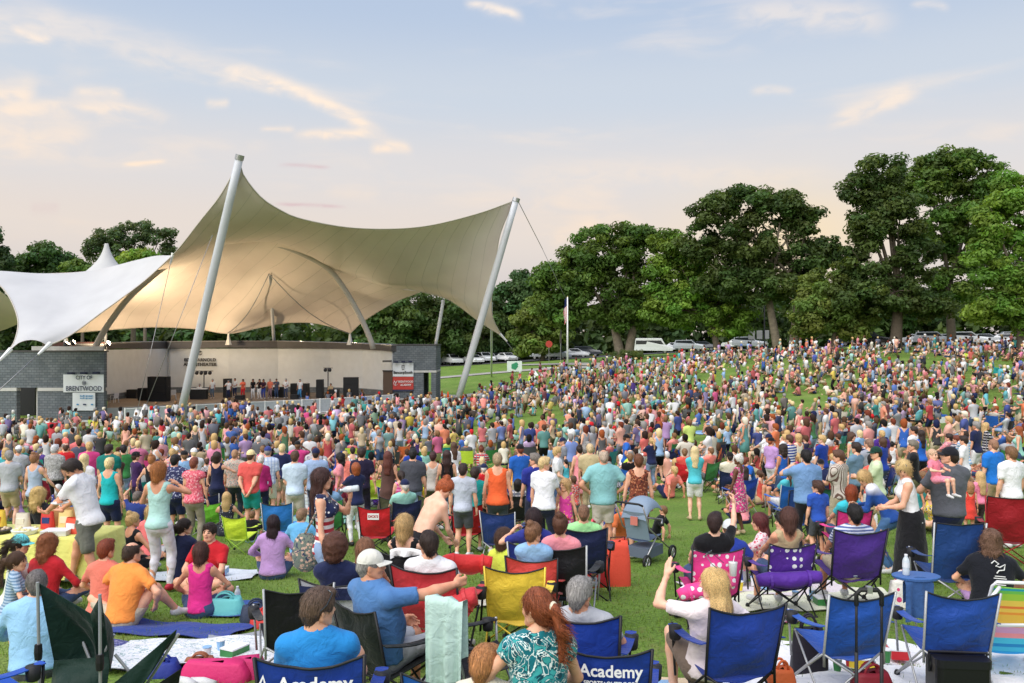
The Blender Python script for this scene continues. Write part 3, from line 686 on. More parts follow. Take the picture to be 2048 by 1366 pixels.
def clumps(blobs, Y, per=1.0, crad=1.1, depth=0.8):
 """blobs in photo pixels (px, py, rx, rz) at distance Y -> clump centres filling and fringing the blob"""
 C, Rr = [], []
 m = Y/FP
 for (px, py, rx, rz) in blobs:
  c = np.array(P(px, py, Y)); rad = np.array([rx*m, rx*m*depth, rz*m])
  n = int(per*4.2*(rad[0]*rad[1]+rad[0]*rad[2]+rad[1]*rad[2])/3/(crad**2))+5
  d = rng.normal(size=(n, 3)); d /= np.linalg.norm(d, axis=1)[:,None]
  q = 0.35+0.65*rng.random(n)**0.5
  C.append(c+d*q[:,None]*(rad-crad*0.45)); Rr.append(crad*(0.55+0.8*rng.random(n)))
 return np.concatenate(C), np.concatenate(Rr)
def tree(name, label, px, base_py, Y, blobs, n_leaf, size, base, trunk_r=0.45, trunks=((0,0),), bark=None, crad=1.1, tvar=0.35, group=None, per=1.0, depth=0.8, fork=None):
 x = (px-1024)/FP*Y; g = gz(x, Y); root = empty(name, (x, Y, g)); tag(root, label, 'tree', group)
 C, Rr = clumps(blobs, Y, per, crad, depth)
 me = leaves_mesh('crown', C-np.array(root.location), Rr, n_leaf, size, base, tvar)
 link('crown', me, M_LEAF, root)
 m = Y/FP; top = [Vector(P(bx, by, Y))-root.location for bx, by, _, _ in blobs]
 for dx, lean in trunks:
  b = MB(); x0 = dx*m; h = (fork or 0.55)*(sum(t.z for t in top)/len(top))
  b.tube([(x0, 0, -0.4), (x0+lean*0.2, 0, h*0.12), (x0+lean*0.55, 0, h*0.5), (x0+lean, 0, h)], [trunk_r*1.35, trunk_r, trunk_r*0.85, trunk_r*0.62], 10)
  build('trunk', b, bark or M_BARK, root, smooth=True)
  b = MB()
  for t in top:
   if len(trunks) > 1 and abs(t.x-x0) > max(abs(q.x) for q in top)*0.9: continue
   a = Vector((x0+lean*0.9, 0, h*(0.78+0.2*random.random()))); mid = a.lerp(t, 0.5)+Vector((random.uniform(-.5,.5), random.uniform(-.5,.5), 0.6))
   b.tube([a, mid, t], [trunk_r*0.42, trunk_r*0.26, trunk_r*0.08], 6)
   for _ in range(5):
    q = mid.lerp(t, random.random()); e = q+Vector((random.uniform(-1,1), random.uniform(-1,1), random.uniform(-0.2,1)))*2.2
    b.tube([q, q.lerp(e, 0.5)+Vector((0,0,0.2)), e], [trunk_r*0.14, trunk_r*0.08, 0.02], 4)
  build('limb', b, bark or M_BARK, root, smooth=True)
 return root
DK, MD, LT = (0.030,0.050,0.013), (0.040,0.072,0.014), (0.062,0.112,0.018)
tree('tree', 'broad dark green tree with a split pale trunk standing left of the white van', 1250, 704, 104,
     [(1215,500,80,62),(1150,540,70,55),(1270,480,55,40),(1105,575,52,50),(1290,560,60,65),(1190,590,80,60),(1245,620,70,45),(1120,625,48,40)], 15000, 0.42, MD, 0.62, ((-6,-1.2),(4,1.0)), M_BARKL, 1.25, group=None)
tree('tree', 'tallest dark tree in the middle of the row with two bare leaning trunks', 1572, 696, 97,
     [(1500,415,62,52),(1430,425,55,45),(1565,415,55,46),(1610,440,45,40),(1395,490,42,45),(1480,490,80,50),(1600,520,60,58),(1530,570,75,50),(1650,500,36,42),(1450,560,60,48)], 15500, 0.40, DK, 0.5, ((-14,-1.6),(12,0.9)), M_BARKL, 1.15, fork=0.66)
tree('tree', 'rounder mid green tree in front of the dark middle tree, right of the van', 1437, 706, 100,
     [(1340,500,45,45),(1330,560,50,55),(1390,560,55,60),(1440,600,62,55),(1365,620,62,48),(1460,640,50,40),(1320,620,40,40)], 10500, 0.40, LT, 0.42, ((0,-0.8),), None, 1.1)
tree('tree', 'very tall dark tree at the right with a thick black trunk and sky gaps', 1790, 700, 88,
     [(1760,350,58,50),(1722,372,42,44),(1770,400,52,40),(1735,450,58,55),(1800,430,66,62),(1720,530,52,52),(1830,520,62,58),(1770,590,80,50),(1690,600,40,40),(1850,610,60,42)], 14500, 0.37, DK, 0.62, ((0,0.4),), None, 1.05)
tree('tree', 'highest crown at the upper right behind the tall dark tree', 1905, 700, 96,
     [(1890,335,62,54),(1955,345,55,52),(1850,370,48,48),(1925,420,66,60),(1990,400,40,60),(1870,470,62,56),(1950,500,60,60),(1900,570,62,50)], 13500, 0.39, MD, 0.5, ((0,-0.5),), None, 1.1)
tree('tree', 'bright green tree cut by the right edge of the view', 2040, 702, 78,
     [(2040,400,66,62),(1990,440,50,52),(2080,480,66,70),(1975,520,56,56),(2040,560,72,62),(1990,620,56,48),(2070,640,60,40)], 12500, 0.33, LT, 0.5, ((0,0.3),), None, 1.0)
tree('tree', 'lighter olive tree with low drooping leaves between the two tall dark trees', 1665, 702, 90,
     [(1640,570,42,42),(1690,560,48,46),(1660,620,62,46),(1610,620,40,40),(1725,610,50,48),(1700,655,58,30),(1620,655,46,26)], 9500, 0.36, (0.056,0.082,0.018), 0.30, ((0,0.3),), None, 0.95)
tree('tree', 'low leafy tree standing behind the flagpole', 1085, 722, 128,
     [(1080,630,48,48),(1050,660,38,40),(1112,655,44,42),(1075,690,50,26)], 5200, 0.50, (0.056,0.088,0.020), 0.35, ((0,0.2),), None, 1.2)
tree('tree', 'dark rounded tree at the far right end of the canopy', 1030, 724, 140,
     [(1030,590,40,36),(1000,620,45,50),(1050,560,34,30),(1065,600,46,50),(1000,680,46,36)], 5500, 0.55, (0.026,0.052,0.018), 0.4, ((0,0.2),), None, 1.4)
for q in ((('dark tree behind the right end of the stage roof'), 760, 130, [(745,620,50,40),(790,640,55,50),(770,690,60,30)]),
          (('dark tree seen through the gap under the right canopy edge'), 870, 134, [(840,610,50,40),(880,640,60,50),(830,680,60,36),(900,690,55,30)]),
          (('dark tree between the leaning mast and the right canopy tip'), 965, 138, [(940,620,48,48),(980,650,45,50),(930,685,50,30)])):
 tree('tree', q[0], q[1], 732, q[2], q[3], 4800, 0.55, DK if q[1] != 760 else (0.034,0.062,0.018), 0.4, ((0,0.2),), None, 1.4)
tree('tree', 'airy tall tree rising behind the white canopy spike', 265, 740, 125,
     [(270,462,48,26),(215,480,44,28),(320,478,38,30),(250,505,55,30),(190,505,28,24),(335,505,26,26),(270,540,80,30)], 6200, 0.36, (0.034,0.055,0.022), 0.45, ((0,0.2),), None, 0.9, per=0.75)
tree('tree', 'bright green low crown just right of the white canopy spike', 290, 740, 112, [(285,515,34,20),(255,530,34,22),(310,545,40,24)], 2600, 0.42, (0.075,0.125,0.022), 0.3, ((0,0),), None, 1.0)
tree('tree', 'bushy dark tree above the white fabric at the left', 90, 740, 118, [(85,510,50,30),(50,530,44,34),(130,530,46,34),(90,560,80,34)], 5200, 0.42, (0.030,0.060,0.018), 0.4, ((0,0),), None, 1.1)
tree('tree', 'lighter green tree between the bushy dark tree and the spike', 165, 740, 116, [(160,540,34,28),(185,560,40,30),(140,565,40,30)], 3000, 0.40, (0.052,0.090,0.020), 0.3, ((0,0),), None, 1.0)
tree('tree', 'dark tree cut by the left edge of the view', -15, 740, 110, [(-20,495,34,46),(0,520,26,34),(-30,560,60,50)], 3600, 0.40, (0.026,0.046,0.020), 0.4, ((0,0),), None, 1.0)
def wood(name, spans, n, size, base, Y0, Y1):
 C, Rr = [], []
 for (px0, px1, top) in spans:
  for _ in range(int((px1-px0)/1.6)):
   px = random.uniform(px0, px1); Y = random.uniform(Y0, Y1); x = (px-1024)/FP*Y; g = gz(x, Y)
   zt = zpx(top+random.uniform(-10, 16), Y); z = g+0.4+(zt-g)*random.random()
   C.append((x, Y, z)); Rr.append(random.uniform(1.3, 2.6))
 C, Rr = np.array(C), np.array(Rr); me = leaves_mesh(name, C, Rr, n, size, base, 0.5, 0.8)
 o = link(name, me, M_LEAF); tag(o, 'dark wood closing the background behind the parked cars', None, None, 'stuff'); return o
wood('wood', [(-220,240,600),(100,520,640),(430,780,650),(720,1090,626),(1010,1320,622),(1260,1560,600),(1480,1800,585),(1700,2260,590)], 25000, 1.25, (0.024,0.042,0.013), 142, 168)
def bush(label, px, Y, r, h, base):
 x = (px-1024)/FP*Y; g = gz(x, Y); C = rng.normal(size=(26, 3))*np.array([r*0.45, r*0.4, h*0.22])+np.array([0,0,h*0.5])
 root = empty('shrub', (x, Y, g)); tag(root, label, 'shrub'); link('foliage', leaves_mesh('foliage', C, np.full(26, 0.32), 1500, 0.10, base, 0.3, 0.9), M_LEAF, root)
 b = MB()
 for _ in range(5): b.tube([(0,0,-0.1),(random.uniform(-.3,.3)*r, random.uniform(-.3,.3)*r, h*0.6)], [0.04,0.015], 5)
 build('stem', b, M_BARK, root)
bush('clipped dark shrub left of the split trunk', 1239, 100, 1.3, 1.3, (0.045,0.06,0.02)); bush('clipped dark shrub right of the split trunk', 1268, 100, 1.3, 1.2, (0.05,0.07,0.02))
# ------------------------------------------------------------------ figures: one smooth surface per body, grown from a skeleton
def v3(*a): return np.array(a, np.float32)
class Field:
 def __init__(s, lo, hi, h):
  s.h = h; s.lo = np.array(lo, np.float32)-3*h; n = np.ceil((np.array(hi)-np.array(lo))/h).astype(int)+7
  s.n = n; s.F = np.full(n, 0.5, np.float32)
  s.ax = [s.lo[k]+h*np.arange(n[k], dtype=np.float32) for k in range(3)]
 def _box(s, lo, hi):
  a = np.maximum(((lo-s.lo)/s.h).astype(int)-1, 0); b = np.minimum(((hi-s.lo)/s.h).astype(int)+3, s.n)
  if np.any(b <= a): return None, None
  sl = tuple(slice(i, j) for i, j in zip(a, b))
  return sl, np.stack(np.meshgrid(*[s.ax[k][sl[k]] for k in range(3)], indexing='ij'), -1)
 def _put(s, sl, d, k, op):
  A = s.F[sl]
  if op == 'u':
   t = np.clip(0.5+0.5*(A-d)/k, 0, 1); s.F[sl] = A*(1-t)+d*t-k*t*(1-t)
  else:
   t = np.clip(0.5-0.5*(A+d)/k, 0, 1); s.F[sl] = A*(1-t)-d*t+k*t*(1-t)
 def cone(s, a, b, ra, rb, k=0.02, M=None, sc=(1,1,1), op='u'):
  a, b = np.asarray(a, np.float32), np.asarray(b, np.float32); m = max(ra, rb)*max(sc)+k+3*s.h
  sl, p = s._box(np.minimum(a, b)-m, np.maximum(a, b)+m)
  if sl is None: return s
  sc_ = np.array(sc, np.float32)
  if M is not None or sc != (1,1,1):
   Q = (np.eye(3) if M is None else np.asarray(M)).astype(np.float32)
   p = ((p-a) @ Q)/sc_; b2 = ((b-a) @ Q)/sc_
  else: p = p-a; b2 = b-a
  L = max(float(b2 @ b2), 1e-9); t = np.clip((p @ b2)/L, 0, 1)
  d = (np.sqrt(np.sum((p-t[...,None]*b2)**2, -1))-(ra+(rb-ra)*t))*min(sc)
  s._put(sl, d.astype(np.float32), k, op); return s
 def ell(s, c, r, k=0.015, M=None, op='u'):
  c = np.asarray(c, np.float32); r = np.array(r, np.float32); m = r.max()+k+3*s.h
  sl, p = s._box(c-m, c+m)
  if sl is None: return s
  q = (p-c) if M is None else (p-c) @ np.asarray(M).astype(np.float32)
  k0 = np.sqrt(np.sum((q/r)**2, -1)); k1 = np.sqrt(np.sum((q/(r*r))**2, -1))
  s._put(sl, (k0*(k0-1)/np.maximum(k1, 1e-6)).astype(np.float32), k, op); return s
 def cut(s, n, off, k=0.006):
  """remove everything with p.n > off"""
  p = np.stack(np.meshgrid(*s.ax, indexing='ij'), -1); d = off-(p @ np.asarray(n, np.float32))
  s._put((slice(None),)*3, d.astype(np.float32), k, 'd'); return s
 def nets(s):
  F, h, n = s.F, s.h, s.n; ins = F < 0
  c = np.zeros(n-1, np.int16)
  for i in (0,1):
   for j in (0,1):
    for l in (0,1): c += ins[i:n[0]-1+i, j:n[1]-1+j, l:n[2]-1+l]
  act = (c > 0) & (c < 8); I = np.argwhere(act)
  if len(I) == 0: return np.zeros((0,3), np.float32), np.zeros((0,4), np.int32)
  ids = np.full(n-1, -1, np.int32); ids[act] = np.arange(len(I))
  acc = np.zeros((len(I), 3), np.float32); cnt = np.zeros(len(I), np.float32)
  cor = [np.array(x) for x in ((0,0,0),(1,0,0),(0,1,0),(1,1,0),(0,0,1),(1,0,1),(0,1,1),(1,1,1))]
  for a, b in ((0,1),(2,3),(4,5),(6,7),(0,2),(1,3),(4,6),(5,7),(0,4),(1,5),(2,6),(3,7)):
   A, B = I+cor[a], I+cor[b]; fa = F[tuple(A.T)]; fb = F[tuple(B.T)]; m = (fa < 0) != (fb < 0)
   t = np.where(m, fa/np.where(m, fa-fb, 1), 0)[:,None]
   acc += np.where(m[:,None], cor[a]+(cor[b]-cor[a])*t, 0); cnt += m
  V = (I+acc/cnt[:,None])*h+s.lo
  Q = []
  for ax in range(3):
   u, v = (ax+1) % 3, (ax+2) % 3
   sl0 = [slice(1, n[k]-1) for k in range(3)]; sl1 = list(sl0); sl0[ax] = slice(0, n[ax]-1); sl1[ax] = slice(1, n[ax])
   A, B = ins[tuple(sl0)], ins[tuple(sl1)]
   for flip, mask in ((False, A & ~B), (True, B & ~A)):
    E = np.argwhere(mask)
    if len(E) == 0: continue
    off = np.ones(3, int); off[ax] = 0; E = E+off
    du = np.zeros(3, int); du[u] = 1; dv = np.zeros(3, int); dv[v] = 1
    q = np.stack([ids[tuple((E-du-dv).T)], ids[tuple((E-dv).T)], ids[tuple(E.T)], ids[tuple((E-du).T)]], 1)
    Q.append(q[:, ::-1] if flip else q)
  Q = np.concatenate(Q); Q = Q[(Q >= 0).all(1)]
  return V.astype(np.float32), Q
def vnormals(V, Q):
 n = np.cross(V[Q[:,2]]-V[Q[:,0]], V[Q[:,3]]-V[Q[:,1]]); N = np.zeros_like(V)
 for k in range(4): np.add.at(N, Q[:,k], n)
 return N/np.maximum(np.linalg.norm(N, axis=1), 1e-9)[:,None]
_W = rng.normal(size=(14, 3)); _W /= np.linalg.norm(_W, axis=1)[:,None]; _PH = rng.random(14)*6.28
def wob(V, f, seed=0, an=(1,1,1)):
 """smooth pseudo-noise about -1..1"""
 p = V*np.array(an)*f; o = 0
 q = p+0.7*np.stack([np.sin(p[:,1]*0.9+seed), np.sin(p[:,2]*1.1+seed*2), np.sin(p[:,0]*1.05+seed*3)], 1)
 for k in range(7): o = o+np.sin(q @ _W[(k+seed) % 14]*(0.7+0.25*k)+_PH[k]+seed*1.7)/(1+0.25*k)
 return o/3.2
def smooth_mesh(V, Q, it=1, lam=0.5):
 for _ in range(it):
  A = np.zeros_like(V); c = np.zeros(len(V), np.float32)
  for k in range(4):
   np.add.at(A, Q[:,k], V[Q[:,(k+1) % 4]]); np.add.at(A, Q[:,k], V[Q[:,(k+3) % 4]]); np.add.at(c, Q[:,k], 2)
  V = V+(A/np.maximum(c, 1)[:,None]-V)*lam
 return V
def ik(a, t, l1, l2, pole):
 a, t, pole = np.array(a, float), np.array(t, float), np.array(pole, float); d = t-a; L = np.linalg.norm(d)
 mx = (l1+l2)*0.995
 if L > mx: d *= mx/L; L = mx; t = a+d
 x = (l1*l1-l2*l2+L*L)/(2*L); y = math.sqrt(max(l1*l1-x*x, 0)); u = d/L; p = pole-u*(pole @ u); p /= max(np.linalg.norm(p), 1e-6)
 return a+u*x+p*y, t
def rotz(a): return np.array(Matrix.Rotation(a, 3, 'Z'))
def rotx(a): return np.array(Matrix.Rotation(a, 3, 'X'))
def roty(a): return np.array(Matrix.Rotation(a, 3, 'Y'))
BASES = {
  'stand': dict(pel=(0,0,0.93), aL=(-0.11,-0.03,0.085), aR=(0.11,-0.03,0.085), kp=(0,1,0), kpL=None, kpR=None, wL=(-0.25,0.06,0.83), wR=(0.25,0.06,0.83), eL=(-0.6,-1,0), eR=(0.6,-1,0), lean=0),
  'chair': dict(pel=(0,0,0.50), aL=(-0.14,0.46,0.085), aR=(0.14,0.46,0.085), kp=(0,0.3,1), kpL=None, kpR=None, wL=(-0.14,0.34,0.64), wR=(0.14,0.34,0.64), eL=(-1,-0.5,-0.5), eR=(1,-0.5,-0.5), lean=-14),
  'ground': dict(pel=(0,0,0.115), aL=(0.12,0.34,0.08), aR=(-0.12,0.40,0.09), kp=(0,0,1), kpL=(-1,0.3,0.45), kpR=(1,0.3,0.45), wL=(-0.20,0.30,0.26), wR=(0.20,0.30,0.26), eL=(-1,-0.4,-0.3), eR=(1,-0.4,-0.3), lean=8),
  'knees': dict(pel=(0,0,0.115), aL=(-0.12,0.50,0.085), aR=(0.12,0.52,0.085), kp=(0,0,1), kpL=(-0.2,0,1), kpR=(0.2,0,1), wL=(-0.03,0.46,0.36), wR=(0.06,0.44,0.36), eL=(-1,-0.2,-0.3), eR=(1,-0.2,-0.3), lean=14),
}
def rig(pose):
 p = dict(BASES[pose.get('base', 'stand')]); p.update(pose)
 f = p.get('sex', 'm') == 'f'; J = {}
 pel = np.array(p['pel'], float); S = rotz(R(p.get('twist', 0))) @ roty(R(p.get('side', 0))) @ rotx(-R(p['lean']))
 Sp = rotx(-R(p['lean'])*0.5) if p['lean'] > 0 else rotx(-R(p['lean'])*0.8)
 sw = (0.150 if f else 0.178)*p.get('w', 1)**0.5
 J['pel'] = pel; J['waist'] = pel+Sp @ v3(0,0,0.16); J['chest'] = J['waist']+S @ v3(0,0.005,0.20); J['neck'] = J['chest']+S @ v3(0,-0.02,0.17)
 J['sL'] = J['chest']+S @ v3(-sw,-0.012,0.105); J['sR'] = J['chest']+S @ v3(sw,-0.012,0.105)
 hy, hp = p.get('head', (0, 0)); hr = p.get('htilt', 0)
 H = rotz(R(hy)) @ rotx(R(hp)) @ roty(R(hr)); J['H'] = H; J['S'] = S; J['Sp'] = Sp
 J['head'] = J['neck']+0.55*(S @ v3(0,0.01,0.155))+0.45*(H @ v3(0,0.02,0.155))
 hw = 0.092 if f else 0.086
 J['hL'] = pel+v3(-hw,0,-0.03); J['hR'] = pel+v3(hw,0,-0.03)
 for s in 'LR':
  J['k'+s], J['a'+s] = ik(J['h'+s], p['a'+s], 0.43, 0.42, p['kp'+s] or p['kp'])
  J['e'+s], J['w'+s] = ik(J['s'+s], p['w'+s], 0.29, 0.25, p['e'+s])
  d = J['w'+s]-J['e'+s]; d /= np.linalg.norm(d); hd = p.get('hand'+s); J['d'+s] = d if hd is None else np.array(hd, float)/np.linalg.norm(hd)
  ft = p.get('toe'+s, (-0.25 if s == 'L' else 0.25, 1, -0.12)); ft = np.array(ft, float); J['t'+s] = J['a'+s]+ft/np.linalg.norm(ft)*0.15+v3(0,0,-0.03)
 J['p'] = p; J['f'] = f
 return J
def bounds(J, m=0.2):
 P_ = np.array([v for k, v in J.items() if isinstance(v, np.ndarray) and v.shape == (3,) and k[0] != 'd']); return P_.min(0)-m, P_.max(0)+m
def torso(F, J, inf=0.0, k=0.05, w=1.0, lo=-0.04, low=0.0):
 f = J['f']; sc = (1,0.66,1); S, Sp = J['S'], J['Sp']; b = J['p'].get('belly', 0.0)
 hip, wai, che = ((0.158,0.116,0.132) if f else (0.148,0.136,0.160)); q = inf/0.8
 hip, wai, che = hip*w+q+low/0.8, wai*w+q, che*w+q
 F.cone(J['pel']+Sp @ v3(0,0,lo+0.02), J['waist'], hip, wai, k, Sp, sc)
 F.cone(J['waist'], J['chest'], wai, che, k, S, sc)
 F.cone(J['chest'], J['chest']+S @ v3(0,-0.012,0.07), che, che*0.80, k, S, sc)
 F.cone(J['sL'], J['sR'], 0.054+inf, 0.054+inf, 0.06)
 for s in (-1, 1): F.cone(J['chest']+S @ v3(s*0.10,-0.012,0.125), J['neck']+S @ v3(s*0.03,-0.008,0.02), 0.048+inf*0.7, 0.046+inf*0.5, 0.05)
 if f:
  for s in (-1, 1): F.ell(J['chest']+S @ v3(s*0.075,0.085,0.0), (0.066+inf,0.060+inf,0.066+inf), 0.04)
 if b: F.ell(J['waist']+S @ v3(0,0.05,0.03), (0.14*w+inf,0.09+b+inf,0.16+inf), 0.06)
 F.ell(J['pel']+Sp @ v3(0,-0.05,-0.04), (0.13+inf+low,0.10+inf+low,0.10+inf+low), 0.05)
def arm(F, J, s, upto, inf=0.0, k=0.025):
 """upto 0..1 upper arm, 1..2 forearm"""
 g = 0.84 if J['f'] else 1.0; g *= J['p'].get('aw', 1.0); a, e, w = J['s'+s], J['e'+s], J['w'+s]; t = min(upto, 1)
 F.cone(a, a+(e-a)*t, 0.054*g+inf, (0.054+(0.039-0.054)*t)*g+inf*1.25, k)
 if upto > 1:
  t = upto-1; m = e+(w-e)*min(t, 0.3)
  F.cone(e, m, 0.039*g+inf, 0.042*g+inf, k); F.cone(m, e+(w-e)*t, 0.042*g+inf, (0.042-0.015*t)*g+inf, k)
def leg(F, J, s, upto, inf=0.0, k=0.03):
 g = 1.0 if J['f'] else 0.97; g *= J['p'].get('lw', 1.0); h, kn, a = J['h'+s], J['k'+s], J['a'+s]; t = min(upto, 1)
 F.cone(h, h+(kn-h)*t, 0.090*g+inf, (0.090+(0.056-0.090)*t)*g+inf*1.2, k)
 if upto > 1:
  t = upto-1; d = kn-h; bk = np.cross(np.cross(kn-h, a-kn), a-kn); n = np.linalg.norm(bk); bk = bk/n*0.018 if n > 1e-4 else v3(0,-0.018,0)
  if bk @ (h-kn) < 0 and n > 1e-4: bk = -bk*0.6
  m = kn+(a-kn)*min(0.32, t)
  F.cone(kn, m+bk*0.6, 0.053*g+inf, 0.057*g+inf, k); F.cone(m+bk*0.6, kn+(a-kn)*t, 0.057*g+inf, (0.057-0.021*t)*g+inf, k)
_HEAD, _HAND, _HAIR = {}, {}, {}
def head_part(f, h):
 if (f, h) in _HEAD: return _HEAD[(f, h)]
 F = Field((-0.11,-0.13,-0.15), (0.11,0.15,0.14), h); g = 0.94 if f else 1.0
 F.ell((0,-0.008,0.028), (0.076*g,0.096*g,0.094*g), 0.02)
 F.ell((0,0.022,-0.040), (0.059*g,0.068*g,0.074*g), 0.03)
 F.ell((0,0.062,-0.090), (0.026*g,0.026,0.022), 0.03)
 for s in (-1, 1):
  F.cone((s*0.058*g,-0.004,-0.052), (s*0.030*g,0.055,-0.092), 0.020, 0.018, 0.025)
  F.ell((s*0.036*g,0.062,-0.026), (0.024,0.022,0.022), 0.02)
  F.cone((s*0.014,0.086,0.026), (s*0.046,0.074,0.026), 0.009, 0.008, 0.012)
  F.ell((s*0.031,0.092,0.006), (0.016,0.012,0.010), 0.008, None, 'd')
  F.ell((s*0.031,0.077,0.005), (0.0135,0.0125,0.0125), 0.003)
  M = rotz(s*0.45); F.ell((s*0.077*g,-0.008,-0.010), (0.010,0.021,0.032), 0.008, M); F.ell((s*0.088*g,-0.002,-0.008), (0.006,0.010,0.016), 0.004, M, 'd')
 F.cone((0,0.083,0.016), (0,0.108,-0.024), 0.0085, 0.0125, 0.010)
 for s in (-1, 1): F.ell((s*0.011,0.098,-0.028), (0.009,0.010,0.008), 0.006)
 F.ell((0,0.091,-0.052), (0.024,0.010,0.0065), 0.006); F.ell((0,0.089,-0.063), (0.020,0.010,0.0065), 0.006)
 V, Q = F.nets(); V = smooth_mesh(V, Q, 1, 0.35)
 c = V[Q].mean(1); mi = np.zeros(len(Q), np.int32); ax = np.abs(c[:,0])
 mi[(np.abs(c[:,2]+0.058) < 0.012) & (ax < 0.023) & (c[:,1] > 0.088)] = 2
 mi[((ax-0.031)**2+(c[:,2]-0.005)**2 < 0.0105**2) & (c[:,1] > 0.075)] = 1
 mi[(np.abs(c[:,2]-0.030-0.10*(ax-0.03)*-1) < 0.0055) & (ax > 0.013) & (ax < 0.048) & (c[:,1] > 0.06)] = 3
 _HEAD[(f, h)] = (V, Q, mi); return _HEAD[(f, h)]
def hand_part(style, h):
 """right hand: wrist at the origin, fingers along +Y, palm faces -Z, thumb on the -X side"""
 if (style, h) in _HAND: return _HAND[(style, h)]
 F = Field((-0.09,-0.05,-0.10), (0.07,0.21,0.05), h)
 F.cone((0,-0.03,0), (0,0.01,0), 0.026, 0.027, 0.015)
 F.cone((-0.018,0.025,0), (-0.022,0.085,0), 0.021, 0.019, 0.015, None, (1,1,0.68)); F.cone((0.016,0.025,0), (0.020,0.080,0), 0.021, 0.018, 0.015, None, (1,1,0.68))
 bend = {'relax': (28, 35, 20), 'grip': (62, 78, 45), 'flat': (6, 6, 4)}[style]
 for x, y0, ln, r in ((-0.031,0.088,0.074,0.0093), (-0.010,0.094,0.082,0.0095), (0.011,0.090,0.076,0.0091), (0.030,0.080,0.060,0.0082)):
  a = v3(x*0.9, y0-0.02, 0); ang = 0.0
  for i, (fr, bd) in enumerate(zip((0.44,0.31,0.25), bend)):
   ang += R(bd); b = a+v3(x*0.10*fr, math.cos(ang), -math.sin(ang))*ln*fr
   F.cone(a, b, r*(1-0.08*i), r*(0.94-0.08*i), 0.004); a = b
 th = [(-0.030,0.012,-0.006), (-0.056,0.045,-0.014), (-0.066,0.078,-0.022)] if style == 'flat' else [(-0.028,0.012,-0.010), (-0.046,0.048,-0.030), (-0.040,0.080,-0.044)] if style == 'relax' else [(-0.028,0.012,-0.012), (-0.044,0.044,-0.040), (-0.020,0.062,-0.062)]
 F.cone(th[0], th[1], 0.016, 0.0125, 0.012); F.cone(th[1], th[2], 0.0120, 0.0095, 0.004)
 _HAND[(style, h)] = F.nets(); return _HAND[(style, h)]
